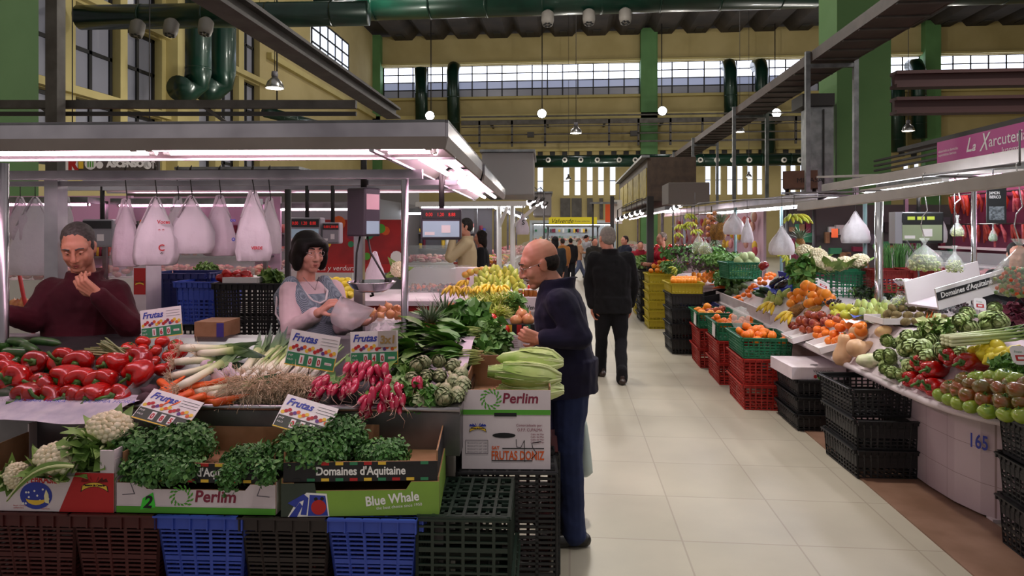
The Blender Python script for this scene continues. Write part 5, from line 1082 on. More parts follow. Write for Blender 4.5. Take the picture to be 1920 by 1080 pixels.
def person(label, J, skin=SKIN, vox=.0045, hair=('short', '#5d5550'), top=None, legs=None, shoe='#1d1a19', wd=1.0, belly=1.0, head=None, face_on=True, bust=0, spec=None, cat='person', group=None, lid=0, jaw=1.0, fem=False):
    """J: pelvis, chest, neck, head (centre), hm (head matrix), arms and legs as joint lists in the place"""
    pel, che, nek = V(J['pelvis']), V(J['chest']), V(J['neck']); M = J['hm']; root = V((pel.x, pel.y, J.get('floor', 0)))
    sd = (V(J['armL'][0]) - V(J['armR'][0])); sd = V((sd.x, sd.y, sd.z)).normalized()
    def axes(d): f = d.cross(sd) * -1; f = f.normalized(); return f
    spine = (nek - pel); fr_ = axes(spine.normalized())
    def torso(m, mt, inf=0, lo=-.10, hi=1.0, sho=True, z0=None):
        R = []; prof = [(-.10, .165, .11), (0, .175, .118), (.14, .168, .112 * belly), (.32, .158 * (.94 if fem else 1), .112 * belly), (.52, .170, .115), (.72, .182, .112), (.86, .160, .095), (.95, .10, .075), (1.0, .066, .062)]
        for t, a, b in prof:
            if t < lo - .001 or t > hi + .001: continue
            c = pel.lerp(che, t / .6) if t < .6 else che.lerp(nek, (t - .6) / .4)
            off = fr_ * (.03 * (belly - 1) * 3 * math.exp(-((t - .22) / .2) ** 2)); R.append((c + off, sd, fr_, a * wd + inf, b * wd + inf))
        loft(m, R, mt)
        if bust and hi > .6:
            for s_ in (-1, 1): ell(m, pel.lerp(nek, .62) + sd * s_ * .075 + fr_ * (.085 * wd), (.075 + inf, .07 + inf, .075 + inf), mt)
    b = MB(); torso(b, skin, -.006); headm(b, M, skin, 1, jaw)
    cap(b, nek - UP * .02 - fr_ * .01, M @ V((0, -.012, -.06)), .06 * wd ** .5, .054 * wd ** .5, skin)
    for k, s_ in (('armL', 1), ('armR', -1)):
        A = J[k]; cap(b, A[0], A[1], .052 * wd, .042 * wd, skin); cap(b, A[1], A[2], .040 * wd, .028, skin)
        if len(A) > 3: hand(b, skin, A[2], A[3], A[4], A[5], A[6] if len(A) > 6 else 1, s_ if len(A) < 8 else A[7])
    for k in ('legL', 'legR'):
        if k in J: A = J[k]; cap(b, A[0], A[1], .082 * wd, .056, skin); cap(b, A[1], A[2], .054, .038, skin)
    o = skinned(b, 'person', vox, root, None, 0, 6, label=label, cat=cat, group=group)
    cv = max(.007, vox * 1.6)
    if legs:
        m = MB(); mt = legs; torso(m, mt, .006, -.10, .14)
        for k in ('legL', 'legR'):
            if k in J: A = J[k]; cap(m, A[0], A[1], .096 * wd, .074, mt); cap(m, A[1], V(A[2]) - (V(A[2]) - V(A[1])).normalized() * .0, .072, .062, mt); cap(m, V(A[2]) + V((0, 0, .06)), V(A[2]) - V((0, 0, .035)), .062, .066, mt)
        skinned(m, 'trousers', cv, root, o, .022 if cv < .012 else 0, 4)
    for k in ('legL', 'legR'):
        if k in J:
            A = J[k]; f = V(A[3]).normalized(); a = V(A[2]); z = a.z - root.z; m = MB(); SH = mat('shoe_' + shoe, shoe, .35); gz = root.z + .032
            q = V((a.x, a.y, gz)); cap(m, q - f * .055, q + f * .10, .038, .042, SH); cap(m, q + f * .08, q + f * .165, .042, .030, SH); cap(m, q - f * .03 + UP * .05, q + UP * .06, .036, .036, SH); m.v = [(x, y, max(zz, root.z + .004)) for x, y, zz in m.v]
            skinned(m, 'shoe', cv, root, o, 0, 2)
    if top:
        mt, inf, hem, cuff, coll = top; m = MB(); torso(m, mt, inf, -.10 if hem else 0)
        if hem: loft(m, [(pel - UP * hem, sd, fr_, .172 * wd + inf, .122 * wd + inf), (pel + UP * .06, sd, fr_, .170 * wd + inf, .120 * wd * belly ** .5 + inf)], mt)
        for k in ('armL', 'armR'):
            A = J[k]; e = V(A[1]).lerp(V(A[2]), cuff); cap(m, V(A[0]), A[1], .070 * wd + inf * .5, .056 * wd + inf * .4, mt); cap(m, A[1], e, .056 * wd + inf * .4, .040 * wd + inf * .3, mt); cap(m, che.lerp(nek, .55), A[0], .075 * wd, .068 * wd + inf * .4, mt)
        if coll: loft(m, [(nek - UP * .03, sd, fr_, .085 + inf, .080 + inf), (nek + UP * .045 - fr_ * .012, sd, fr_, .076 + inf, .074 + inf)], mt)
        skinned(m, 'upper_garment', cv, root, o, .026 if cv < .012 else .01, 4)
    hm = hairm(hair[0], M, mat('hair_' + hair[1], hair[1], .6, spec=.2, var=('#141010' if hair[1] < '#3' else '#3a3432' if hair[1] < '#5' else '#8a827a', 60, 2), bump=(140, .5, .004)))
    skinned(hm, 'hair', cv, root, o, 0, 9 if hair[0] == 'bob' else 2)
    if face_on: face(o, M, hair[1] if hair[0] != 'bald' else '#4a4038', lid, skin, root=root)
    if spec: spec(o, M, root, torso, sd, fr_, pel, che, nek)
    return o
def headM(c, yaw, pitch=0, roll=0, s=1.0):
    """face looks along +y turned by yaw (0 = away from the camera along the aisle), pitch > 0 looks down"""
    return Matrix.Translation(V(c)) @ rotz(yaw) @ Matrix.Rotation(-pitch, 4, 'X') @ Matrix.Rotation(roll, 4, 'Y') @ Matrix.Scale(s, 4)
CLO = lambda n, h, r=.85, **k: mat(n, h, r, bump=(420, .35, .002), sheen=.02, spec=.25, **k)
A_ = at
# the seller in maroon
D = 3.78
person('man in a maroon sweater behind the peppers, looking down with hand at chin', dict(
    pelvis=A_(160, 690, D + .12), chest=A_(155, 585, D + .10), neck=A_(158, 522, D + .06), hm=headM(A_(147, 464, D - .01), PI + .42, .42, .06, 1.04),
    armL=[A_(214, 550, D + .08), A_(243, 612, D - .02), A_(183, 552, D - .16), V((-.62, -.25, .55)), V((-.3, .8, .5)), [1.1, 1.2, 1.3, 1.4], 1.12],
    armR=[A_(98, 550, D + .05), A_(62, 600, D - .06), A_(14, 588, D - .2), V((-1, -.3, 0)), V((0, 0, -1)), .5, 1.1],
    legL=[A_(185, 705, D + .12), V((A_(185, 700, D + .1).x, A_(185, 700, D).y, .5)), V((A_(185, 700, D + .1).x, A_(185, 700, D + .15).y, .09)), (0, -1, 0)], legR=[A_(130, 705, D + .12), V((A_(130, 700, D + .1).x, A_(130, 700, D).y, .5)), V((A_(130, 700, D).x, A_(130, 700, D + .15).y, .09)), (0, -1, 0)]),
    wd=1.2, belly=1.15, hair=('short', '#4f4a48'), top=(CLO('maroon_knit', '#460c1a', var=('#3a0c18', 4)), .012, .12, .92, True), legs=CLO('dark_work_trousers', '#22242c'), lid=1, jaw=1.08)
# the woman in the checked apron
D = 4.15
APR = CLO('checked_apron', '#7f8b98'); 
nt = APR.node_tree; ck_ = nt.nodes.new('ShaderNodeTexChecker'); ck_.inputs['Scale'].default_value = 170; ck_.inputs[1].default_value = lin('#9aa7b2'); ck_.inputs[2].default_value = lin('#56626f')
tc_ = nt.nodes.new('ShaderNodeTexCoord'); nt.links.new(tc_.outputs['Object'], ck_.inputs['Vector']); nt.links.new(ck_.outputs[0], nt.nodes['Principled BSDF'].inputs['Base Color'])
def spec_woman(o, M, root, torso, sd, f, pel, che, nek):
    m = MB(); torso(m, APR, .028, -.10, .73)
    cap(m, pel.lerp(nek, .60) + f * .062 - sd * .07, pel.lerp(nek, .60) + f * .062 + sd * .07, .075, .075, APR); loft(m, [(pel - UP * .3, sd, f, .22, .16), (pel, sd, f, .205, .15)], APR)
    cap(m, pel.lerp(nek, .73) + f * .075 - sd * .10, pel.lerp(nek, .73) + f * .075 + sd * .10, .066, .066, APR); cap(m, pel.lerp(nek, .83) + f * .055 - sd * .13, pel.lerp(nek, .72) + f * .06 - sd * .11, .06, .06, APR); cap(m, pel.lerp(nek, .83) + f * .055 + sd * .13, pel.lerp(nek, .72) + f * .06 + sd * .11, .06, .06, APR)
    for s_ in (-1, 1):
        P = [pel.lerp(nek, .55) + f * .125 + sd * s_ * .10, pel.lerp(nek, .78) + f * .12 + sd * s_ * .118, nek + sd * s_ * .118 - UP * .005 + f * .02, pel.lerp(nek, .8) - f * .125 + sd * s_ * .115, pel.lerp(nek, .5) - f * .135 + sd * s_ * .10]
        for a, b in zip(P, P[1:]): cap(m, a, b, .046, .046, APR)
    skinned(m, 'apron', .007, root, o, .008, 4); T = Matrix.Translation(-root)
    m = MB(); TR = CLO('white_apron_trim', '#d9cdd0')
    N = [nek + sd * s_ * x + UP * z + f * y for s_, x, z, y in ((-1, .083, .0, .0), (-1, .08, -.06, .115), (-1, .045, -.115, .15), (1, .0, -.13, .157), (1, .045, -.115, .15), (1, .08, -.06, .115), (1, .083, .0, .0))]
    m.tube([T @ p for p in N], .008, TR, 8)
    for s_ in (-1, 1):
        m.tube([T @ (q) for q in (nek + sd * s_ * .150 + UP * .0 + f * .01, pel.lerp(nek, .8) + sd * s_ * .158 + f * .11, pel.lerp(nek, .62) + sd * s_ * .165 + f * .10, pel.lerp(nek, .46) + sd * s_ * .195 + f * .02, pel.lerp(nek, .6) + sd * s_ * .185 - f * .08, pel.lerp(nek, .85) + sd * s_ * .15 - f * .1)], .007, TR, 8)
    m.build('apron_trim', o); glasses(o, M, root)
    nl = MB(); nl.tube([T @ p for p in (nek + sd * .055 + f * .055 + UP * .03, nek + f * .105 - UP * .05, nek - sd * .055 + f * .055 + UP * .03)], .002, CHROME, 5); nl.build('necklace', o)
person('woman with black bob and glasses in checked apron, holding a plastic bag', dict(
    pelvis=A_(590, 672, D + .05), chest=A_(584, 592, D + .05), neck=A_(574, 528, D + .02), hm=headM(A_(579, 473, D), PI + .85, .10, 0, 1.02),
    armR=[A_(546, 549, D - .1), A_(545, 618, D - .22), A_(600, 585, D - .36), V((.55, -.15, .45)), V((.5, .5, -.6)), [1.0, 1.15, 1.25, 1.3], 1.0],
    armL=[A_(624, 545, D + .12), A_(640, 612, D + .02), A_(672, 606, D - .18), V((.8, -.3, .12)), V((-.1, -.3, 1)), .55, .95],
    legL=[A_(610, 690, D), V((A_(610, 690, D).x, A_(610, 690, D).y - .02, .48)), V((A_(610, 690, D).x, A_(610, 690, D).y, .09)), (.5, -1, 0)], legR=[A_(572, 690, D), V((A_(572, 690, D).x, A_(572, 690, D).y - .02, .48)), V((A_(572, 690, D).x, A_(572, 690, D).y, .09)), (.5, -1, 0)]),
    skin=SKINP, wd=1.0, fem=True, bust=1, hair=('bob', '#15110f'), top=(CLO('pale_pink_sweater', '#d3b9bd'), .010, .10, .82, False), legs=CLO('dark_skirt_trousers', '#26262c'), spec=spec_woman, jaw=.95)
bp = A_(640, 560, D - .4)
m = MB(); G = []
for i, (pa, pb) in enumerate((((640, 556), (645, 560)), ((628, 574), (664, 566)), ((620, 590), (684, 574)), ((622, 604), (702, 580)), ((640, 614), (690, 596)), ((660, 618), (676, 610)))):
    a, b_ = A_(*pa, D - .42) - bp, A_(*pb, D - .36) - bp; mid = (a + b_) / 2; G.append([mid + (a - b_) / 2 * math.cos(2 * PI * j / 16) + V((0, (.02 + .06 * math.sin(i * .6)) * math.sin(2 * PI * j / 16), .006 * math.sin(j * 2.2 + i))) for j in range(16)])
BAGF = mat('translucent_white_bag', '#e8dade', .35, alpha=.42, spec=.6, bump=(30, .5, .01)); m.rings(G, BAGF); m.build('produce_bag', loc=bp, label='thin translucent bag stretched between the hands of the woman', cat='bag')
# the man in navy fleece
D = 3.58
def spec_navy(o, M, root, *a):
    glasses(o, M, root); T = Matrix.Translation(-root) @ M; m = MB(); MU = mat('grey_moustache', '#8a8078', .8, bump=(200, .6, .003)); m.tube([T @ V(p) for p in ((-.032, .084, -.060), (-.014, .101, -.050), (0, .104, -.047), (.014, .101, -.050), (.032, .084, -.060))], [.003, .0075, .007, .0075, .003], MU, 8); m.build('moustache', o)
def jt(px, py, D): return A_(px, py, D)
hx = A_(1070, 690, D)
person('balding man with glasses and moustache in a dark navy fleece, beside the lettuces', dict(
    pelvis=A_(1068, 698, D), chest=A_(1052, 605, D), neck=A_(1043, 540, D), hm=headM(A_(1012, 494, D), PI / 2 + .16, .36, -.06, 1.04),
    armL=[A_(1052, 570, D - .19), A_(1086, 632, D - .25), A_(1014, 636, D - .25), V((-1, .15, .22)), V((.1, 1, .1)), [1.2, 1.3, 1.4, 1.5], .95],
    armR=[A_(1046, 570, D + .19), A_(1070, 640, D + .24), A_(1090, 700, D + .22), V((.1, 0, -1)), V((-1, 0, 0)), 1.2],
    legL=[A_(1072, 715, D - .09), A_(1066, 845, D - .10), V((A_(1076, 980, D - .1).x, A_(1076, 980, D - .1).y, .10)), (-1, -.1, 0)], legR=[A_(1068, 715, D + .09), A_(1054, 845, D + .08), V((A_(1060, 970, D + .1).x, A_(1060, 970, D + .1).y, .10)), (-1, .15, 0)]),
    wd=1.05, belly=1.12, hair=('bald', '#2b2522'), top=(CLO('navy_fleece', '#14112200'[:7], var=('#191630', 5)), .022, .12, .86, True), legs=CLO('dark_denim', '#1b2342', var=('#232d50', 6)), spec=spec_navy, shoe='#15120f')
c = A_(1096, 780, 3.80); m = MB()
prof = [(.006, 0), (.03, -.05), (.055, -.15), (.075, -.25), (.085, -.31), (.05, -.335)]
m.rings([[(a * .55 * math.cos(2 * PI * j / 14) * (1 + .1 * math.sin(j * 3)), a * math.sin(2 * PI * j / 14), z) for j in range(14)] for a, z in prof], mat('grey_white_bag', '#aebbb6', .4, alpha=.9)); m.build('carrier_bag', loc=c, label='pale grey carrier bag hanging behind the legs of the man in navy', cat='bag')
# the man in black walking away
D = 7.4
person('grey-haired man in black sweater and dark trousers walking away down the aisle', dict(
    pelvis=A_(1147, 566, D), chest=A_(1146, 515, D), neck=A_(1143, 474, D), hm=headM(A_(1138, 448, D), .35, .02, .03, 1.06),
    armL=[A_(1114, 486, D), A_(1106, 532, D + .05), A_(1110, 574, D - .02), V((.05, .1, -1)), V((1, .2, 0)), .7, 1.05], armR=[A_(1176, 486, D), A_(1186, 532, D + .05), A_(1182, 572, D + .15), V((0, .3, -1)), V((-1, 0, 0)), .7, 1.05],
    legL=[A_(1132, 580, D), A_(1128, 630, D + .1), V((A_(1126, 682, D + .15).x, A_(1126, 682, D + .15).y, .09)), (-.5, 1, 0)], legR=[A_(1161, 580, D), A_(1164, 635, D), V((A_(1166, 700, D - .25).x, A_(1166, 700, D - .25).y, .09)), (-.05, 1, 0)]),
    vox=.006, wd=1.18, hair=('short', '#77726c'), top=(CLO('black_knit', '#060507'), .02, .12, .93, True), legs=CLO('charcoal_trousers', '#0e0d12'), shoe='#2a1a14', face_on=False)
# stock figures in the distance
def walker(label, px, py_head, D, yaw, top, legs, hair, arms='down', step=.15, h=1.66, fem=False, floor=0, skirt=False, face_on=False, vox=.012, lean=0, group=None):
    P = A_(px, py_head, D); k = (P.z + .10 - floor) / 1.68; c = V((P.x, P.y, floor)); R = rotz(yaw).to_3x3(); W = lambda x, y, z: c + R @ V((x, y, 0)) * k + UP * z * k
    if arms == 'down': aL = [W(-.19, 0, 1.36), W(-.23, -.03, 1.08), W(-.22, .06, .84), R @ V((0, .2, -1)), R @ V((1, 0, 0)), .6]; aR = [W(.19, 0, 1.36), W(.23, -.03, 1.08), W(.22, .06, .84), R @ V((0, .2, -1)), R @ V((-1, 0, 0)), .6]
    elif arms == 'face': aL = [W(-.19, .02, 1.36), W(-.17, .24, 1.16), W(-.05, .20, 1.42), R @ V((.2, -.1, 1)), R @ V((0, -1, 0)), .5]; aR = [W(.19, .02, 1.36), W(.17, .24, 1.16), W(.05, .20, 1.42), R @ V((-.2, -.1, 1)), R @ V((0, -1, 0)), .5]
    else: aL = [W(-.19, .02, 1.36), W(-.23, .05, 1.10), W(-.12, .30, 1.08), R @ V((.2, 1, 0)), R @ V((1, 0, 0)), .6]; aR = [W(.19, .02, 1.36), W(.23, .05, 1.10), W(.12, .30, 1.08), R @ V((-.2, 1, 0)), R @ V((-1, 0, 0)), .6]
    f = R @ V((0, 1, 0))
    person(label, dict(floor=floor, pelvis=W(0, -lean * .5, .93), chest=W(0, 0, 1.2), neck=W(0, .01 + lean * .3, 1.42), hm=headM(W(0, .03 + lean * .5, 1.58), yaw, .08, 0, 1.0 * k), armL=[aR, aL][1], armR=aR,
        legL=[W(-.09, 0, .86), W(-.09, .04 + step * .3, .48), W(-.09, step, .09), f], legR=[W(.09, 0, .86), W(.09, .03 - step * .2, .48), W(.09, -step, .09), f]), vox=vox, wd=k * (.92 if fem else 1.02), fem=fem, bust=fem, hair=hair, top=(CLO('cloth_' + top, top), .018, .14, .9, not fem), legs=CLO('cloth_' + legs, legs), face_on=face_on, shoe='#1d1a19', group=group)
walker('man in a beige jumper with hands at his face behind the weighing scale', 876, 426, 9.6, PI / 2 + .25, '#b39d7c', '#3a3a42', ('short', '#2d2622'), 'face', 0, vox=.008, face_on=True, floor=.05)
walker('dark-dressed woman standing behind the man in the beige jumper', 904, 446, 11.0, PI / 2, '#17161a', '#1b1b20', ('long', '#2a1d18'), 'down', 0, fem=True)
walker('woman with long dark hair in dark grey coat, back turned in the aisle', 1041, 454, 14.5, .2, '#24282c', '#1c1e22', ('long', '#14100f'), 'down', .1, fem=True)
walker('person in an orange-brown coat beyond the dark-haired woman', 1055, 455, 19, .3, '#a8713c', '#2b2a30', ('short', '#3a2a20'), 'down', .1)
walker('person in black clothes in the middle of the far aisle', 1070, 454, 21, .1, '#18171b', '#191a20', ('short', '#2a211d'), 'down', .12)
walker('woman in a beige top and pale jeans striding across the far aisle', 1085, 453, 23, -1.3, '#b98f70', '#5a6480', ('tail', '#6b4a34'), 'front', .3, fem=True)
walker('woman with a dark ponytail in pale grey top at the far aisle', 1099, 447, 24, -1.0, '#9b9aa2', '#4b4d58', ('tail', '#1d1614'), 'front', .12, fem=True)
walker('short-haired person in dark olive jacket next to the man in black', 1114, 455, 17, PI + .5, '#2c2a24', '#22232a', ('short', '#3a251c'), 'down', .05)
walker('seller with dark hair and navy top at the meat stall', 1173, 452, 15.5, PI / 2 + .5, '#1c2030', '#1c1d24', ('short', '#2b1c16'), 'front', 0)
walker('seller in red, bending over the meat counter behind a post', 1199, 460, 15, PI, '#8d1b2a', '#222', ('short', '#1d1512'), 'front', 0, lean=.15) if False else walker('seller in a dark red top bending over the meat counter', 1200, 462, 15, PI, '#8d1b2a', '#222228', ('short', '#1d1512'), 'front', 0, lean=.15)
walker('woman in a bright red vest behind the far tomatoes', 1243, 448, 12.5, PI / 2 + .3, '#b01830', '#25262c', ('short', '#5a3423'), 'front', 0, fem=True)
walker('seller in black leaning at the right edge of the sausage stall', 1905, 480, 6.0, PI - .3, '#121114', '#1a1a1e', ('short', '#1a1412'), 'front', 0, vox=.008)
# ------------------------------------------------------------------ left stall: canopy, posts, bags, scales
TUBE = mat('pink_white_tube', '#ffdbe8', .5, emit=16); TUBEW = mat('cool_white_tube', '#f0f6ff', .5, emit=26); TUBEP = mat('pink_tube', '#ffb6dc', .5, emit=16)
REFL = mat('canopy_reflector', '#c9b9c0', .3, .6); ENAM = mat('beige_enamel', '#8f8480', .5, var=('#837874', 4))
def tube_lamp(par, a, b, r=.014, mt=None, M=None):
    m = MB(M); m.cyl(a, b, r, mt or TUBE, n=10); tb_ = m.build('fluorescent_tube', par)
    d = (V(b) - V(a)).normalized() * .03
    for p, q in ((a, V(a) + d), (V(b) - d, b)): MB(M).cyl(p, q, r * 1.15, WHITE, n=10).build('tube_cap', tb_)
def hood(name, label, loc, rz, ln, w_, tubes, ht=.12, mt=None, fascia=None, z_in=.0, tr=.014):
    """lamp trough running along local x from 0 to ln, outer face on y=0, inner edge y=w_, lower edge z=0"""
    t = thing(name, label, 'lamp canopy', loc, rz); F = fascia or STEEL
    def prof(P, m_, nm):
        m = MB(); m.rings([[(x, y, z) for y, z in P] for x in (0, ln)], m_, False, True, True); m.build(nm, t)
    prof([(0, .0), (.012, 0), (.0, .05), (-.012, .05)], ENAM, 'lower_fascia'); prof([(-.012, .05), (.0, .05), (.0, ht), (-.012, ht)], F, 'upper_fascia')
    prof([(-.012, ht), (w_, ht), (w_, ht - .012), (-.012, ht - .012)], GALV, 'roof_sheet')
    prof([(.012, 0), (w_ * .3, .075), (w_ * .7, .075), (w_ - .01, 0), (w_, 0), (w_ * .72, .085), (w_ * .28, .085)], REFL, 'reflector'); prof([(w_ - .01, -.01), (w_ + .012, -.01), (w_ + .012, .05), (w_ - .01, .05)], F, 'inner_edge')
    for (y, z, segs) in tubes:
        for a, b in segs: tube_lamp(t, (a, y, z), (b, y, z), tr, mt)
    return t
CW = 3.4
hood('front_canopy', 'stainless steel lamp canopy along the front of the left stall', L(-CW, -.08, 2.0), LA, CW - .05, .32, [(.09, .02, [(.1, 1.98), (2.02, CW - .12)]), (.23, .02, [(.1, 1.98), (2.02, CW - .12)])])
R9 = LA + PI / 2
hood('side_canopy', 'steel lamp canopy running back along the aisle, nearest segment with two bright tubes', L(-.05, -.08, 2.0), R9, 1.62, .31, [(.09, .02, [(.22, 1.5)]), (.2, .02, [(.34, 1.5)])])
hood('side_canopy', 'steel lamp canopy along the aisle, farther segment behind the first', L(-.04, 1.6, 1.985), R9, 2.6, .31, [(.09, .02, [(.1, 1.25), (1.3, 2.5)]), (.2, .02, [(.1, 1.25), (1.3, 2.5)])])
hood('back_canopy', 'lamp canopy along the back of the left stall behind the sellers', L(-CW, 2.45, 1.99), LA, CW - .35, .3, [(.09, .02, [(.1, 1.5), (1.55, 2.95)])])
t = thing('hook_rack', 'steel bar frame of the left stall carrying hooks and scales', 'steel frame', L(0, .9, 0), LA)
for y, z, x0, x1, h in ((-.12, 1.968, -3.3, -.30, .05), (.2, 1.945, -3.3, -.15, .03), (1.2, 1.99, -3.3, -.2, .05)): MB().box(((x0 + x1) / 2, y, z), (x1 - x0, .04, h), STEEL).build('crossbar', t)
def postt(px, D, z0, z1, w_, label, mt=STEEL, nm='stall_post', rd=True):
    p = at(px, 400, D); t = thing(nm, label, 'post', (p.x, p.y, z0), LA); m = MB()
    if rd: m.cyl((0, 0, 0), (0, 0, z1 - z0), w_ / 2, mt, n=14)
    else: m.box((0, 0, (z1 - z0) / 2), (w_, w_, z1 - z0), mt)
    m.build('upright', t); MB().box((0, 0, .006), (w_ * 1.8, w_ * 1.8, .012), STEELD).build('foot_plate', t); return t
postt(759, 3.70, .0, 2.0, .042, 'chrome post right of the scale, in front of the onions', STEEL); postt(105, 4.05, 0, 2.0, .085, 'square steel post behind the seller in maroon', STEEL, rd=False)
postt(5, 3.35, 0, 2.0, .055, 'chrome post at the very left of the stall', STEEL); postt(540, 4.35, 0, 1.93, .042, 'dark post behind the black-haired woman', DARK)
# electronic scales -------------------------------------------
LED = mat('red_led', '#c0201a', .5, emit=.7); LEDG = mat('green_led', '#9aa83a', .5, emit=.5); LCD = mat('display_glass', '#9fb6c6', .15, emit=.12); PURG = mat('dark_purple_grey_casing', '#3d3440', .45); GRYC = mat('grey_casing', '#8d8a90', .45)
def scale_head(label, p, rz, w_, h, d, case, face, hang=.5, led=True, cat='scale', keys=True):
    t = thing('weighing_scale', label, cat, p, rz); MB().box((0, 0, 0), (w_, d, h), case).build('casing', t, bev=.012)
    m = MB(); m.box((0, -d / 2 - .002, h * .30), (w_ * .92, .004, h * .28), BLACK)
    if led:
        for i in range(3): m.text(('0.00', '1.20', '8.88')[i], h * .16, LED, FM(-w_ * .38 + w_ * .28 * i, h * .24, -d / 2 - .006), sx=.8)
    m.build('display', t); m = MB(); m.box((0, -d / 2 - .002, -h * .16), (w_ * .9, .004, h * .5), face)
    m.box((w_ * .12, -d / 2 - .005, -h * .16), (w_ * .22, .002, h * .24), PAPER); m.box((-w_ * .28, -d / 2 - .005, -h * .3), (w_ * .24, .002, h * .1), PAPER); m.build('keypad', t)
    if hang: MB().cyl((0, 0, h / 2), (0, 0, h / 2 + hang), .016, DARK, n=8).build('hanger', t)
    return t
scale_head('weighing scale with red digits hanging right of the chrome post', at(828, 420, 3.9), LA + .1, .235, .185, .12, PURG, LCD, .2)
scale_head('weighing scale with red digits behind the black-haired woman', at(576, 434, 4.98), LA, .24, .21, .12, GRYC, LCD, .24)
scale_head('small grey scale beyond the woman, in front of the red banner', at(624, 437, 4.97), LA, .13, .16, .1, GRYC, GRYC, .3)
scale_head('grey weighing scale behind the seller in maroon', at(192, 437, 5.05), LA, .24, .21, .12, GRYC, GRYC, .25, led=False)
p = at(682, 398, 3.92); t = thing('hanging_scale', 'dark purple hanging scale with a steel pan on arms, beside the woman', 'scale', p, LA - .55)
MB().box((0, 0, 0), (.15, .13, .285), PURG).build('casing', t, bev=.01)
m = MB(); m.box((.0765, 0, .06), (.003, .1, .09), mat('pink_screen', '#c79aa6', .3, emit=.2)); m.build('display', t); m = MB(); m.box((.0765, 0, -.09), (.003, .1, .075), LCD); m.build('keypad', t)
MB().cyl((0, 0, .14), (0, 0, .36), .018, DARK, n=8).build('hanger', t)
pp = at(697, 536, 3.86) - p; pp = rotz(-(LA - .55)).to_3x3() @ pp
m = MB(); m.lathe([(.004, -.036), (.07, -.034), (.11, -.015), (.138, .02), (.142, .022), (.138, .028), (.105, -.008), (.07, -.026), (.004, -.028)], CHROME, 28, Matrix.Translation(pp)); m.build('weighing_pan', t)
m = MB()
for s_ in (-1, 1): m.tube([(.03 * s_, 0, -.14), (.06 * s_, 0, -.24), (pp.x + .135 * s_, pp.y, pp.z + .02)], .006, DARK, 6)
m.tube([(pp.x, pp.y, pp.z - .03), (pp.x + .01, pp.y, pp.z - .055), (pp.x - .01, pp.y, pp.z - .06)], .008, DARK, 6); m.build('pan_arm', t)
postt(674, 4.05, 0, 2.0, .055, 'flat purple-grey steel post behind the hanging scale', STEEL, rd=False)
# hanging bags -------------------------------------------
WB = [mat('white_bag_plastic', '#d8cdd6', .4, alpha=.9, bump=(22, .35, .012)), mat('pink_white_bag_plastic', '#d6c3d0', .4, alpha=.86, bump=(24, .4, .012)), mat('thin_bag_plastic', '#dcd6da', .35, alpha=.7, bump=(24, .4, .012))]
def tbag(label, px, y0, y1, wpx, D, mt, seed=0, prints=(), hook=True, flat=.45, sag=.0, cord=0, group='plastic bags hanging on hooks'):
    p = at(px, y0, D); h = sz(y1 - y0, D); w_ = sz(wpx, D); t = thing('carrier_bag', label, 'bag', p, LA + ju(.25), group); r = random.Random(seed); R = []
    for z, q in ((-h, .78), (-h * .985, .9), (-h * .85, 1.0), (-h * .62, .93), (-h * .42, .72), (-h * .25, .44), (-h * .14, .24), (-h * .05, .10), (0, .05)):
        R.append([(w_ / 2 * q * math.cos(2 * PI * j / 22) * (1 + .07 * math.sin(j * 2.6 + seed + z * 9) + .06 * math.sin(j * 1.3 - z * 14 + seed * 2)), w_ / 2 * flat * q * math.sin(2 * PI * j / 22) * (1 + .25 * math.sin(j * 3.1 + seed) + .18 * math.sin(j * 1.7 + z * 22)), z + sag * .02 * math.cos(j * .9) * (z < -h * .8)) for j in range(22)])
    m = MB(); m.rings(R, mt); 
    m.build('bag_body', t); m = MB()
    for s_ in (-1, 1): m.tube([(s_ * w_ * .26, .012 * s_, -h * .36), (s_ * w_ * .15, .012 * s_, -h * .16), (s_ * .012, .006 * s_, .004), (0, 0, .012)], [w_ * .07, w_ * .05, .010, .006], mt, 8, flat=.35)
    m.build('handle', t)
    if prints:
        m = MB()
        for (tx, x, z, s_, c) in prints: m.text(tx, s_, c, FM(x * w_, -h + z * h, -w_ / 2 * flat * 1.12), bold=.001)
        m.build('print_lettering', t)
    if cord: MB().cyl((0, 0, 0), (0, 0, cord - p.z), .003, DARK, n=5).build('string', t); HUNG.append(V((p.x, p.y, 0)))
    if hook: 
        m = MB(); q = sz(y0 - 316, D); m.tube([(0, 0, -.012), (.008, 0, 0), (.006, 0, .03), (-.006, 0, q - .04), (-.006, 0, q), (.008, -.008, q + .015), (.012, -.02, q + .002), (.006, -.02, q - .02)], .0032, DARK, 5); o = m.build('steel_hook', loc=p, rot=(0, 0, LA), label='thin dark hook above the ' + label[:label.find(' hanging')] if ' hanging' in label else 'thin hook', cat='hook', group='hooks on the crossbar')
    return t
REDP = mat('bag_red_print', '#b32a35', .6); BLP = mat('bag_blue_print', '#3a4aa8', .6)
tbag('narrow pinkish bag hanging first along the bar', 236, 376, 500, 60, 3.85, WB[1], 1); tbag('big round bag with red print hanging second along the bar', 292, 372, 497, 84, 3.75, WB[0], 2, [('Voces', .14, .62, .028, REDP), ('* *', .16, .48, .03, REDP), ('C', .16, .22, .05, REDP), ('*', .2, .12, .04, INK)])
tbag('bundle of flat white bags hanging third along the bar', 358, 370, 476, 84, 3.8, WB[0], 3, flat=.3); tbag('bag with slanting folds hanging fourth along the bar', 412, 370, 480, 62, 3.9, WB[1], 4); tbag('full bag with blue and red print hanging nearest the woman', 474, 362, 490, 70, 3.7, WB[0], 5, [('VERDE', .10, .18, .022, REDP), ('o', -.46, .30, .04, BLP), ('oo', -.5, .58, .03, BLP)])
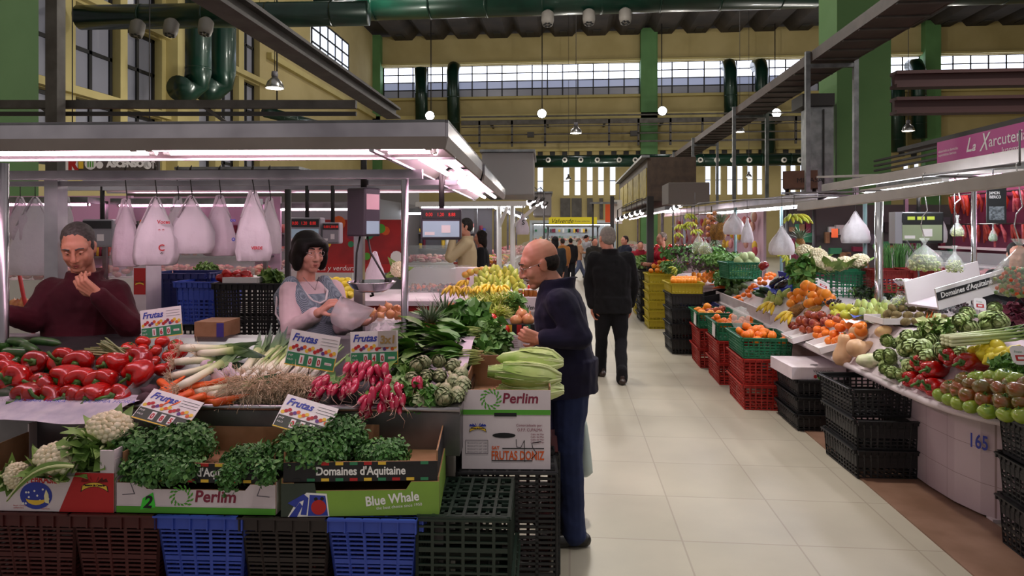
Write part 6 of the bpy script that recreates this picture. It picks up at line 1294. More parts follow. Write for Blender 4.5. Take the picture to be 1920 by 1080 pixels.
tbag('limp bag hanging just behind the printed one', 505, 374, 476, 46, 3.9, WB[2], 6); tbag('pale thin bag hanging third and a half along the bar' if False else 'thin bag hanging behind the flat bundle', 333, 372, 440, 40, 4.05, WB[2], 7)
tbag('stack of big white bags hanging behind the seller in maroon', 66, 372, 516, 112, 4.85, WB[0], 8, hook=False, cord=1.985, flat=.3); tbag('white coat-like bag hanging at the far left of the stall', 38, 372, 450, 50, 4.85, WB[1], 9, hook=False, cord=1.985); tbag('slim bag hanging beside the square steel post', 124, 372, 430, 30, 4.85, WB[2], 10, hook=False, cord=1.985)
tbag('white bag standing behind the steel weighing pan', 703, 474, 546, 40, 6.1, WB[0], 11, hook=False)
# crates behind the sellers --------------------------------
def crate_at(px, py0, py1, D, w_, d, c, label, rz=LA, nx=8, nz=9, solid=0, group=None, m2=None, taper=.015):
    h = sz(py1 - py0, D); p = at(px, py1, D); return crate_mb(w_, d, h, CM[c], nx, nz, taper, .045, .009, None, solid, m2=m2).build('crate', loc=(p.x, p.y + d / 2, p.z), rot=(0, 0, rz), label=label, cat='crate', group=group)
crate_at(330, 512, 600, 5.3, .48, .36, 'navy', 'dark navy crate behind the pale blue one, back of stall', solid=.9); crate_at(370, 528, 606, 5.0, .34, .36, 'blue', 'blue crate between the navy crate and the tall black crate', solid=.35); crate_at(467, 531, 655, 4.75, .52, .36, 'black', 'tall black lattice crate behind the woman, with peppers on top', nx=12, nz=15)
crate_at(345, 608, 715, 5.1, .60, .36, 'black', 'low black crate under the two blue crates'); crate_at(467, 657, 850, 4.75, .52, .36, 'black', 'black crate hidden below the tall one behind the woman', nx=8, nz=10)
q = at(335, 600, 5.3); t = thing('bench', 'steel bench under the blue crates at the back of the stall', 'bench', (q.x, q.y + .1, 0), LA); MB().box((-.02, 0, .45), (.8, .9, .03), STEELD).build('bench_top', t)
for x_, y_ in ((-.35, -.4), (.35, -.4), (-.35, .4), (.35, .4)): MB().box((x_, y_, .22), (.04, .04, .44), STEELD).build('leg', t)
m = MB(); p = at(447, 531, 4.75); m.box((0, .15, .02), (.26, .25, .04), WHITE); m.build('white_tray', loc=p, rot=(0, 0, LA), label='white tray of red peppers on the tall black crate', cat='tray')
for i in range(9): pk[i % 7].at(at(422 + 6.5 * i, 522 - 5 * (i % 2), 4.85), (1.2 + ju(.6), ju(1), ju(3)), 'small red pepper, %s on the white tray behind the woman' % ORD[i], 'peppers on the white tray', .62)
clump('lettuce', 'pale lettuce leaves on the tall black crate beside the dark post', 'lettuce', at(508, 522, 4.9), (.07, .06, .035), 70, [M_CLEAF, M_PARS2], .06, 91, 4)
clump('bean_heap', 'heap of green beans on the counter behind the crates', 'beans', at(386, 503, 8.7), (.14, .1, .06), 160, [M_SPIN2, M_CLEAF], .05, 92, 4)
t = thing('banana_carton', 'upright red and white carton with palm emblem behind the seller', 'carton', at(262, 572, 5.0), LA); m = MB(); m.box((0, .1, .08), (.10, .2, .50), PINKW); m.box((0, -.001, .18), (.09, .002, .2), RED); m.build('carton_body', t); m = MB(); palm(m, .0, .17, .08, DGRN, ''); m.build('palm_emblem', t)
t = thing('white_card', 'tall white handwritten card behind the seller in maroon', 'sign', at(85, 650, 4.3), LA); m = MB(); m.box((0, 0, .13), (.13, .005, .30), PAPER); m.text('arroz', .06, INK, FM(-.055, .19, -.004), shear=.3); m.build('card_sheet', t); MB().cyl((0, .008, .1), (0, .008, -.9), .008, DARK, n=6).build('stand', t)
m = MB(); p = at(30, 560, 5.2); m.tube([at(28, 470, 5.2) - p, at(45, 560, 5.0) - p, at(70, 650, 4.9) - p], .014, RED, 8); m.build('broom_handle', loc=p, label='slanting red broom handle at the left behind the seller', cat='broom')
for i in range(9): ok.at(at(26 + 8 * (i % 5), 576 - 8 * (i // 5), 5.2), (ju(.6), ju(.6), 0), 'pale onion, %s of the heap behind the chrome post' % ORD[i], 'onions behind the far left post', .9)
m = MB(); p = at(42, 585, 5.2); m.box((0, .1, -.05), (.4, .4, .12), WHITE); m.build('onion_tray', loc=p, label='white tray of pale onions at the far left behind the post', cat='tray')
t = thing('leek_carton', 'small brown and violet carton behind the leeks', 'carton', at(392, 634, 3.72), LA); m = MB(); m.box((0, .1, .045), (.17, .2, .09), CARD); m.box((.065, -.003, .03), (.04, .004, .11), mat('violet_print', '#3a2f7a', .6)); m.build('carton_body', t)
# rear counter: bananas, pears, lemons ----------------------
t = thing('fruit_counter', 'white fruit counter with red stripe at the back of the left stall', 'counter', L(0, 2.75, 0), LA)
m = MB(); m.box((-.75, .5, .5), (2.3, 1.0, 1.0), WHITE); m.build('counter_body', t); m = MB(); m.box((-.85, -.006, 1.0), (2.1, .012, .055), RED); m.build('red_stripe', t)
zt = 1.065; m = MB(); m.box((-.70, .5, zt - .02), (2.5, 1.1, .04), PINKW); m.build('counter_top', t)
m = MB(); m.box((.03, -.02, .98), (.85, .02, .15), PINKW); m.build('white_skirt', t)
bb_ = []
for i, (px, py, D, n, s_, lb) in enumerate(((850, 545, 5.6, 7, .95, 'bunch of yellow bananas nearest the weighing scale'), (876, 549, 5.6, 5, .8, 'small bunch of bananas next to the first bunch'), (897, 548, 5.6, 4, .8, 'small upright bunch of greenish bananas at the counter edge'), (918, 540, 5.7, 7, 1.0, 'large bunch of bananas under the pears'), (940, 545, 5.65, 6, .85, 'last banana bunch, under the pears toward the aisle'), (872, 522, 6.2, 6, .9, 'bunch of bananas behind, left of the pears'))):
    p = at(px, py, D); banana_bunch(200 + i, n, lb, (p.x, p.y, zt + .10), (ju(.2), ju(.2), LA + ju(.5)), None, 'banana bunches on the back counter', sc=s_)
pr = Kind(pear()); ph_ = Kind(orange('peach', mat('peach_skin', '#cf9a3c', .5, rand='#c7772c', var=('#b5b04a', 20)), .042))
HB = [(0, 552, 886, 980, 9, 5.75), (1, 540, 890, 978, 8, 5.85), (2, 529, 896, 974, 8, 5.97), (3, 518, 902, 966, 6, 6.1), (4, 508, 910, 960, 5, 6.22)]
for rw, py, x0, x1, n, D in HB:
    for i in range(n): pr.at(at(x0 + (x1 - x0) * i / (n - 1) + ju(2), py + ju(2), D), (ju(.5), ju(.5), ju(3)), 'yellow-green pear, %s in the %s row of the pear heap' % (ORD[i], ROW[rw]), 'pears on the back counter', 1.0 + ju(.1))
for i in range(8): ph_.at(at(872 + 11 * i + ju(2), 520 - 14 * math.sin(PI * (i + 1) / 8.5), 6.3), (0, 0, ju(3)), 'yellow-orange peach, %s along the back of the pear heap' % ORD[i], 'peaches behind the pears')
lm = Kind(lemon())
for rw, (py, x0, x1, n, D) in enumerate(((553, 622, 658, 4, 5.6), (544, 614, 662, 5, 5.7), (535, 612, 658, 5, 5.8), (527, 618, 652, 4, 5.9))):
    for i in range(n): lm.at(at(x0 + (x1 - x0) * i / (n - 1) + ju(2), py + ju(1.5), D), (PI / 2 + ju(.5), ju(1), ju(3)), 'lemon, %s in the %s row of the lemon heap beside the woman' % (ORD[i], ROW[rw]), 'lemons on the back counter', 1.15)
# jars and a box by the aisle end of that counter
JAR = mat('preserve_jar_glass', '#a8641e', .1, trans=.3, var=('#7c3d14', 10)); 
for i, px in enumerate((976, 986, 995, 1003)):
    t = thing('preserve_jar', 'glass jar of amber preserve, %s at the aisle end of the fruit counter' % ORD[i], 'jar', at(px, 557, 5.45), 0, 'preserve jars'); m = MB(); m.lathe([(.018, 0), (.02, .01), (.02, .05), (.016, .058)], JAR, 12); m.build('jar_glass', t); MB().cyl((0, 0, .057), (0, 0, .068), .018, WHITE, n=12).build('lid', t)
t = thing('tomato_carton', 'white fruit carton with dark lettering behind the man in navy', 'carton', at(990, 585, 5.4), LA + .05); m = MB(); m.box((0, .15, .06), (.16, .3, .12), PINKW); m.text('Val Venosta', .05, INK, FM(-.072, .02, -.003), shear=.1, bold=.001, sx=.8); m.build('carton_body', t)
for i, (px, py) in enumerate(((990, 545), (1000, 548), (984, 552), (995, 538))): tk[0].at(at(px, py, 5.7), (0, 0, i), 'red tomato, %s of the few above the preserve jars' % ORD[i], 'tomatoes by the preserve jars', .8)
# glass case of nuts, cauliflower and things between
t = thing('glass_case', 'low glass case of dried fruit and nuts beside the white bag', 'display case', at(815, 558, 6.3), LA); m = MB(); m.box((0, .2, .02), (.62, .4, .04), STEELD); m.build('case_base', t)
m = MB(); m.box((0, .0, .16), (.62, .006, .24), GLASS); m.box((0, .2, .285), (.62, .4, .006), GLASS); m.build('glass_panel', t); m = MB()
for i in range(220): q = random.Random(i); m.ball((q.uniform(-.29, .29), q.uniform(.03, .36), .05 + .05 * q.random()), .017, (M_ON, M_KIWI, M_CAR, mat('raisin', '#3a2018', .6))[i % 4], 6, 4)
m.build('dried_fruit', t, kind='stuff')
cauliflower(9, 'cauliflower standing on the glass case beside the chrome post', at(748, 506, 6.2), (1.1, 0, .3), .08, 5)
t = thing('white_box', 'white open carton with a round mark in front of the man in beige', 'carton', at(873, 540, 6.6), LA); m = MB(); m.box((0, .1, .1), (.2, .2, .2), PAPER); m.disc(.02, .09, .022, RED, FM(0, 0, -.002)); m.build('carton_body', t)
# stalls behind: red banner, fridge, shelves, tubes
t = thing('red_banner', 'red food banner with fruit pictures on the stall behind the woman', 'banner', at(665, 512, 8.2), LA); w_, h = sz(190, 8.2), sz(100, 8.2); m = MB(); m.box((0, 0, h * .55), (w_, .03, h * .9), mat('red_banner_print', '#a81a1c', .5, var=('#7c1014', 3))); m.box((0, -.017, h * .09), (w_, .004, h * .16), RED)
for i in range(16): q = random.Random(i * 3); m.disc(q.uniform(-w_ * .45, w_ * .45), q.uniform(h * .3, h * .95), q.uniform(.03, .09), (ORG, YEL, GRN, TEAL, MAR, LETW)[i % 6], FM(0, 0, -.018 - .0005 * i), n=12)
MB().cyl((-w_ * .48, .03, h * .5), (-w_ * .48, .03, -at(665, 512, 8.2).z), .03, STEELD, n=8).build('post', t); MB().cyl((w_ * .48, .03, h * .5), (w_ * .48, .03, -at(665, 512, 8.2).z), .03, STEELD, n=8).build('post', t); m.text('frutas y verduras', .09, LETW, FM(-w_ * .45, h * .05, -.022), shear=.2); m.build('banner_sheet', t)
t = thing('red_crisp_poster', 'small red poster with white lettering beside the chrome post', 'poster', at(738, 460, 8.23), LA); m = MB(); m.box((0, 0, .12), (.20, .006, .30), RED); m.text('RED\nFOOD', .07, LETW, TRS((-.085, -.005, .13), (0, -.25, 0)), bold=.002, sx=.8); m.disc(0, .03, .035, ORG, FM(0, 0, -.006)); m.build('poster_sheet', t)
def counter_case(label, p, rz, w_, d, h, goods, tube=None, top=2.0, glassh=.35, seed=0, body=None):
    """butcher's type display: base, sloping glass, goods on trays, lamp above"""
    t = thing('display_counter', label, 'display counter', p, rz); MB().box((0, d / 2, h / 2), (w_, d, h), body or WHITE).build('counter_base', t)
    m = MB(); m.box((0, .01, h + glassh / 2), (w_, .006, glassh), GLASS); m.build('glass_front', t); r = random.Random(seed); m = MB(); n = int(w_ * 90)
    for i in range(n): m.ball((r.uniform(-w_ * .48, w_ * .48), r.uniform(.05, d * .9), h + .03 + r.uniform(0, .10)), (r.uniform(.03, .07), r.uniform(.03, .06), r.uniform(.02, .045)), goods[i % len(goods)], 8, 5, nz=.2, seed=i)
    m.build('goods', t, kind='stuff')
    if tube: 
        m = MB(); m.box((0, .15, top), (w_, .25, .08), GALV); m.build('lamp_hood', t); tube_lamp(t, (-w_ * .48, .12, top - .055), (w_ * .48, .12, top - .055), .016, tube)
        for s_ in (-1, 1): MB().box((s_ * w_ * .49, d * .5, top / 2), (.05, .05, top), STEELD).build('post', t)
    return t
MEAT = [mat('red_meat', '#9c2a2e', .35, var=('#d98a86', 12)), mat('pink_meat', '#c7606a', .4, var=('#e8b0aa', 10)), mat('pale_sausage', '#cf9a86', .45), mat('ham', '#b8474f', .4)]
for i, (px, D, w_, tb) in enumerate(((20, 8.5, 2.0, TUBEP), (340, 8.8, 1.98, TUBEP), (520, 10.5, 2.4, TUBE), (740, 13, 2.4, TUBEW))):
    p = at(px, 432, D); counter_case(('pink-lit butcher counter far behind the seller', 'pink-lit butcher counter far behind the hanging bags', 'lit counter behind the red banner', 'lit counter beyond the hanging scale with red digits')[i], (p.x, p.y, 0), LA, w_, .8, 1.02, MEAT, tb, 2.05, seed=i)
for i, (px, D, lb) in enumerate(((80, 10.4, 'back panel of the butcher stall behind the seller, tinted with pink light'), (360, 10.6, 'back panel of the butcher stall behind the bags, tinted with pink light'), (600, 12.6, 'grey shelf wall behind the red banner'), (800, 14.6, 'grey shelf wall behind the man in beige'))):
    p = at(px, 432, D); t = thing('stall_back_wall' if False else 'stall_partition', lb, 'stall panel', (p.x, p.y, 0), LA); MB().box((0, 0, 1.1), (2.9, .06, 2.2), (mat('panel_tinted_pink_light', '#c9a0bd', .4), mat('grey_panel', '#77737a', .6))[i // 2]).build('panel', t)  # butcher panels hold the pink tube light in their base colour
    for z in (1.25, 1.6): MB().box((0, -.14, z), (2.7, .24, .03), STEELD).build('shelf', t)
    m = MB()
    for k in range(60): q = random.Random(k + 50 * i); x = q.uniform(-1.3, 1.3); z = (1.265, 1.615)[k % 2]; m.cyl((x, -.14, z), (x, -.14, z + q.uniform(.08, .22)), q.uniform(.025, .05), (MEAT[0], WHITE, ORG, BLUEP, YEL, DARK, MAR)[k % 7], n=8)
    m.build('shelf_goods', t, kind='stuff')
# neighbouring stall roofs seen above the canopy, grey box volumes
for px0, px1, y0, y1, D, d, lb in ((903, 1000, 285, 366, 10.5, 1.6, 'big grey sheet-metal box over the stall beside the aisle'), (1000, 1034, 362, 405, 17, 2.0, 'smaller grey box roof farther along the left of aisle'), (330, 560, 318, 345, 9.6, .8, 'blue and grey fascia board of the stall behind the bags')):
    p = at((px0 + px1) / 2, y1, D); w_, h = sz(px1 - px0, D), sz(y1 - y0, D); t = thing('stall_roof_box', lb, 'stall roof', p, .04); MB().box((0, d / 2, h / 2), (w_, d, h), mat('grey_sheet_metal', '#7d7877', .6) if D > 10 else mat('blue_grey_fascia', '#8a8792', .5)).build('roof_body', t, bev=.02); MB().box((0, d / 2, h + .02), (w_ + .06, d + .06, .04), GALV).build('roof_cap', t)
t = thing('lift_sign', 'dark hanging sign with white ASCENSOR lettering and arrow', 'sign', at(208, 307, 11.5), .05); w_, h = sz(185, 11.5), sz(27, 11.5); m = MB(); m.box((0, 0, 0), (w_, .05, h), mat('brown_sign', '#4a423f', .6)); m.text('ASCENSOR', h * .62, LETW, FM(-w_ * .03, -h * .22, -.03), bold=.012, sx=.95); m.text('R', h * 1.0, RED, FM(-w_ * .43, -h * .36, -.031), bold=.02); m.box((-w_ * .40, -.028, 0), (w_ * .13, .004, h * .9), LETW); m.box((-w_ * .30, -.029, -h * .1), (w_ * .05, .004, h * .5), YEL)
m.disc(-w_ * .2, 0, h * .42, LETW, FM(0, 0, -.03)); m.disc(-w_ * .105, -h * .1, h * .25, LETW, FM(0, 0, -.03)); m.disc(w_ * .39, -h * .12, h * .28, LETW, FM(0, 0, -.03)); m.poly([(w_ * .44, -h * .35), (w_ * .452, -h * .35), (w_ * .452, h * .1), (w_ * .472, -h * .02), (w_ * .446, h * .38), (w_ * .42, -h * .02), (w_ * .44, h * .1)], LETW, 0, FM(0, 0, -.03))
for k in range(3): m.box((-w_ * .2 + (k - 1) * h * .17, -.032, -h * .05), (h * .09, .002, h * .4), GRN)
m.build('sign_board', t); 
for s_ in (-1, 1): MB().cyl((s_ * w_ * .4, 0, h / 2), (s_ * w_ * .4, 0, 3), .01, DARK, n=5).build('hanging_rod', t)
# long rail across the hall above the canopy
a, b = at(-60, 196, 8.5), at(668, 188, 8.5); t = thing('overhead_rail', 'dark steel double rail crossing above the left canopy', 'steel rail', a); m = MB(); q = V((b.x, b.y, a.z)) - a
m.bar((0, 0, 0), q, .1, .1, IRON); m.build('rail_bar', t); MB().bar((0, 0, -.12), q + V((0, 0, -.12)), .05, .05, DARK).build('rail_bar', t)
for k in (.18, .6): MB().bar(q * k, q * k + V((.5, 0, -.35)), .04, .04, IRON).build('brace', t)
p = at(104, 110, 8.3); postt(104, 8.3, 0, 5.2, .15, 'tall dark steel post rising behind the canopy at the left windows', IRON, 'hall_post', rd=False)
# ------------------------------------------------------------------ right stall
def bedR(x): return .66 + max(-.02, min(x, 2.42) - 2.12)
def onR(px, py, off=0):
    r = ray(px, py); n = V((-1, 0, 1)); c0 = V((2.12, 0, .66 + off)); p = CAM + r * ((c0 - CAM).dot(n) / r.dot(n))
    return p if p.x < 2.42 else CAM + r * ((.96 + off - CAMZ) / r.z)
WT_ = mat('white_counter_enamel', '#cfc3c6', .35, var=('#bfb1b5', 5)); TILEW, mpn = tiled('white_wall_tiles', '#c5b4b8', '#bfadb2', .2, '#8f7a78', .3)
nt = TILEW.node_tree; gn = [n for n in nt.nodes if n.type == 'NEW_GEOMETRY'][0]; sp = nt.nodes.new('ShaderNodeSeparateXYZ'); cb = nt.nodes.new('ShaderNodeCombineXYZ'); ad = nt.nodes.new('ShaderNodeMath')
nt.links.new(gn.outputs['Position'], sp.inputs[0]); nt.links.new(sp.outputs[0], ad.inputs[0]); nt.links.new(sp.outputs[1], ad.inputs[1]); nt.links.new(ad.outputs[0], cb.inputs[0]); nt.links.new(sp.outputs[2], cb.inputs[1]); nt.links.new(cb.outputs[0], mpn.inputs[0])
EDGE = [(2.12, 9.9), (2.10, 7.3), (2.10, 5.2), (2.11, 4.45), (2.13, 4.15), (2.18, 3.95), (2.26, 3.80), (2.38, 3.69), (2.55, 3.62), (2.8, 3.59), (4.6, 3.57)]
BASE = [(2.32, 9.9), (2.30, 7.3), (2.30, 5.2), (2.30, 4.45), (2.32, 4.22), (2.37, 4.05), (2.46, 3.92), (2.58, 3.85), (2.75, 3.82), (4.6, 3.80)]
t = thing('tiled_counter', 'white tiled market counter number 165 with rounded corner, right stall', 'counter', (2.3, 6, 0))
T0 = Matrix.Translation((-2.3, -6, 0)); m = MB(T0)
for (a, b), (c, d) in zip(BASE, BASE[1:]): m.add([(a, b, .02), (c, d, .02), (c, d, .60), (a, b, .60)], [(0, 1, 2, 3)], TILEW, True)
m.text('165', .115, BLUEP, Matrix.Translation(V((2.413, 3.985, .40))) @ rotz(math.atan2(3.92 - 4.05, 2.46 - 2.37)) @ Matrix.Translation((-.135, -.016, 0)), bold=.002, sx=.62); m.build('tiled_base', t)
m = MB(T0); m.tube([(x, y, .635) for x, y in EDGE], .024, WT_, 8); m.build('rounded_edge', t)
m = MB(T0); inner = [(3.5, y) if i < 7 else (max(x, 3.5), 5.0) for i, (x, y) in enumerate(EDGE)]
def inset(a, b, d): q = V((b[0] - a[0], b[1] - a[1])); q = q.normalized() * d; return a[0] + q.x, a[1] + q.y
m.sheet([[(x, y, .655), inset((x, y), (ix, iy), .02) + (.655,), inset((x, y), (ix, iy), .32) + (.95,), (ix, iy, .95)] for (x, y), (ix, iy) in zip(EDGE, inner)], WT_, False)
m.sheet([[(x, y, .615), (bx2, by2, .60)] for (x, y), (bx2, by2) in zip(EDGE, [BASE[0]] + BASE[1:6] + BASE[5:])][:11], WT_)
m.box((3.45, 6.9, .5), (.06, 5.9, .98), WT_); m.build('counter_top', t)
for x, y in ((2.42, 4.0), (2.34, 5.4)): MB(T0).box((x, y, .01), (.06, .06, .02), WT_).build('foot', t)
# raised tray edges along the counter
t = thing('tray_edge', 'raised white tray edging along the far half of right counter', 'counter edging', (2.13, 7.25, .66)); m = MB(); m.box((.0, 1.3, .05), (.02, 2.6, .14), WT_); m.build('edge_board', t); MB().box((.2, -.01, .05), (.42, .02, .13), WT_).build('end_board', t)
def heapR(kind, pts, zo, lab, grp, offs=0, sc=1.0, sz_=(.2222, 1260, 500), tilt=.6, lay=0):
    for i, (x, y) in enumerate(pts):
        k, ox, oy = sz_; (kind if isinstance(kind, Kind) else kind[i % len(kind)]).at(onR(ox + x * k, oy + y * k, zo + lay), (ju(tilt), ju(tilt), ju(3)), lab % ORD[i] if '%s' in lab else lab, grp, sc * (1 + ju(.07)))
Z4 = (.2408, 1560, 540); Z2 = (.2593, 1500, 340); Z1 = (.2592, 1180, 340)
gt = [Kind(tomato('green_tomato', M_GTOM, .042, 5)), Kind(tomato('green_tomato', M_GTOM, .038, 0))]; rt = [Kind(tomato('ripening_tomato', M_RTOM, .045, 6)), Kind(tomato('ripening_tomato', M_RTOM, .04, 5))]
heapR(gt, [(850, 835), (920, 868), (992, 897), (1085, 925), (1210, 962), (1355, 985), (1485, 990), (1600, 1000)], .03, 'green tomato, %s in the front row along the counter edge', 'green tomatoes at the counter edge', sz_=Z4, tilt=.4, sc=1.15)
heapR(rt, [(930, 780), (990, 810), (1072, 835), (1190, 865), (1345, 885), (1478, 892), (1600, 900)], .06, 'brown-red tomato, %s in the second row above the green ones', 'brown-red tomatoes', sz_=Z4, tilt=.4, sc=1.2)
heapR(rt, [(1040, 718), (1088, 750), (1180, 775), (1320, 785), (1460, 805), (1580, 790)], .10, 'brown-red tomato, %s in the third row of the tomato heap', 'brown-red tomatoes', sz_=Z4, tilt=.4, sc=1.2)
heapR(gt, [(1130, 700), (1250, 695), (1350, 692), (1450, 715)], .10, 'greenish tomato, %s at the back of the tomato heap', 'green tomatoes at the back', sz_=Z4, tilt=.4, sc=1.15)
lp = [Kind(pepper(60 + i, 'long_red_pepper', None, .23, .045)) for i in range(3)]
for i, (x, y, zo, yaw, lb) in enumerate(((665, 585, .12, .3, 'upper one at the end beside the artichokes'), (750, 635, .11, .1, 'upper one in the middle of the pile'), (1015, 580, .13, .2, 'upper one toward the lemons'), (895, 540, .14, .4, 'hindmost one of the pile'), (590, 710, .05, .5, 'lowest one nearest the artichokes'), (685, 740, .05, .3, 'lowest one in the middle'), (755, 772, .05, .1, 'lowest one touching the green tomatoes'))):
    p = onR(Z4[1] + x * Z4[0], Z4[2] + y * Z4[0], zo); d = V((-.9, -.55 + yaw * .3, .1)); lp[i % 3].at(p, d.to_track_quat('-Z', 'Y').to_euler(), 'long red pepper, ' + lb, 'long red peppers of the right stall', 1.3)
ga = [Kind(artichoke(10 + i, M_ARTG)) for i in range(4)]
def arts(pts, zo, lab, grp, s_=1.0):
    for i, (x, y) in enumerate(pts):
        d = V((-.5 + ju(.8), -.8, ju(.5) + .1)); ga[i % 4].at(onR(Z4[1] + x * Z4[0], Z4[2] + y * Z4[0], zo), d.to_track_quat('Z', 'Y').to_euler(), lab % ORD[i], grp, s_ * 1.12 * (1 + ju(.1)))
arts([(390, 600), (470, 565), (430, 640), (490, 650), (565, 675)], .04, 'green artichoke, %s in the lowest row by the counter edge', 'green artichokes, front heap'); arts([(400, 510), (470, 520), (570, 585), (640, 515), (700, 540), (770, 515), (1010, 480)], .08, 'green artichoke, %s in the middle row of the front heap', 'green artichokes, front heap', 1.1); arts([(440, 430), (540, 478), (650, 435), (740, 440), (850, 462), (920, 440), (985, 415), (545, 392), (620, 362)], .12, 'green artichoke, %s in the top row of the front heap', 'green artichokes, front heap', 1.15)
arts([(960, 275), (1050, 310), (1110, 325), (1190, 315), (1255, 280)], .06, 'green artichoke, %s in the lower row under the white square card', 'green artichokes, rear heap', 1.2); arts([(1030, 240), (1080, 200), (1170, 225), (1250, 165), (1310, 230), (1340, 270)], .12, 'green artichoke, %s in the upper row under the white square card', 'green artichokes, rear heap', 1.25)
def card(label, px, py, p3, w_, h, rot=(-.4, 0, -.1), rounded=False, txt=True):
    t = thing('price_card', label, 'price sign', p3, (rot[0], rot[1], YAW + rot[2])); m = MB(); 
    if rounded: m.poly([(w_ / 2 * (abs(math.cos(a)) ** .5) * (1 if math.cos(a) > 0 else -1), h / 2 + h / 2 * (abs(math.sin(a)) ** .5) * (1 if math.sin(a) > 0 else -1)) for a in [i * PI / 14 + .01 for i in range(28)]], PAPER, .004)
    else: m.box((0, .002, h / 2), (w_, .004, h), PAPER)
    if txt: m.box((0, -.001, h * .35), (w_ * .6, .001, h * .3), RED); m.box((0, -.0012, h * .35), (w_ * .35, .001, h * .14), PAPER); m.text('Frutas', w_ * .2, TEAL, FM(-w_ * .3, h * .62, -.003), sx=.9)
    m.build('sign_card', t); MB().cyl((0, .006, .01), (0, .012, -.15), .003, STEELD, n=5).build('sign_pin', t); return t
card('white rounded square card standing in the rear artichoke heap', 0, 0, onR(1838, 581, .13), .085, .085, (-.25, .1, -.1), True); card('round white card with red mark on the beans at the right edge', 0, 0, onR(1918, 684, .08), .09, .10, (-.4, 0, 0), True); card('slanted white price card stuck in the big oranges', 0, 0, onR(1543, 541, .10), .13, .10, (-.7, .45, -.1))
for i, (px, py, z, w_, lb) in enumerate(((1490, 512, .06, .10, 'small white card over the aubergines, nearest the blue carton'), (1468, 518, .06, .09, 'small white card over the aubergines, beyond the first one'), (1415, 508, .05, .08, 'folded white card leaning by the green crate'), (1392, 570, .0, .07, 'small white card low on the counter edge below the tangerine column'), (1325, 543, .03, .06, 'white card on the black tray, nearer the yellow crate'), (1337, 549, .03, .06, 'white card on the black tray, second one'), (1483, 488, .05, .08, 'white card beneath the white hanging bag'))): card(lb, 0, 0, onR(px, py, z), w_, w_ * .8, (-.8, .5, -.2), txt=False)
# squash
def squash(label, p, rot, cut=False):
    o = thing('butternut_squash', label, 'squash', p, rot, 'butternut squashes'); m = MB(); P = [(.004, -.10), (.04, -.10), (.066, -.065), (.068, -.02), (.05, .03), (.042, .07), (.044, .11), (.03, .135), (.004, .138)]
    if cut: P = P[:5]
    m.lathe(P, M_SQ, 18); m.build('squash_body', o)
    if cut: MB().lathe([(.004, .031), (.047, .031), (.047, .0315)], M_SQF, 18).build('cut_face', o)
    else: MB().cyl((0, 0, .13), (0, 0, .155), .009, M_KIWI, n=7).build('stem', o)
    return o
squash('butternut squash standing on its end beside the tangerine tray', onR(1580, 660, .09), (0, .1, 0)); squash('butternut squash lying along the edge next to the artichokes', onR(1612, 652, .07), (0, PI / 2, .5)); squash('cut butternut half with bright orange flesh turned to the aisle', onR(1612, 622, .08), (1.2, .2, -.2), True)
t = thing('squash_slice', 'pale orange cut squash slice behind the squashes', 'squash', onR(1656, 622, .06), (0, 0, .4)); m = MB(); m.ball((0, 0, 0), (.08, .03, .045), M_SQ, 14, 8); m.build('rind', t); m = MB(); m.ball((0, -.01, .012), (.072, .026, .036), mat('pale_squash_flesh', '#dcb27a', .5), 14, 8); m.build('flesh', t)
t = thing('cut_cabbage', 'pale cut white cabbage wrapped in film under the squashes', 'cabbage', onR(1630, 676, .05), (0, 0, .3)); m = MB(); m.ball((0, 0, 0), (.10, .06, .05), mat('pale_cabbage', '#d9d3b4', .45, var=('#b9c08a', 20)), 16, 10, nz=.2); m.build('cabbage_body', t)
# celery
t = thing('celery_bunch', 'bunch of pale green celery lying behind the lemons', 'celery', onR(1850, 640, .07), (0, -.06, .12))
for i in range(9): m = MB(); y = -.05 + .1 * (i % 3) / 2; z = .02 * (i // 3); m.tube([(-.24, y * .7, z), (-.05, y, z + .004), (.12, y * 1.2, z + .01), (.26, y * 1.6 + ju(.03), z + .03)], [.016, .014, .011, .006], M_CEL, 6, flat=.6); m.build('stalk', t)
m = MB()
for i in range(40): leaf(m, (.2 + ju(.06), ju(.08), .03 + ju(.03)), (1, ju(.8), ju(.6)), (0, 0, 1), .07, .02, M_SPIN2, .5, 3)
m.build('leaves', t)
heapR(lm, [(1110, 500), (1150, 490), (1215, 480), (1290, 455), (1320, 505), (1410, 508), (1250, 552), (1350, 552)], .05, 'lemon, %s of the small heap in front of the celery', 'lemons of the right stall', sz_=Z4, tilt=1.4, sc=1.25)
clump('bean_heap', 'green beans beneath the round white card', 'beans', onR(1900, 690, .03), (.10, .08, .04), 200, [M_BEAN, M_SPIN2], .05, 101, 20, kind_leaf='beans')
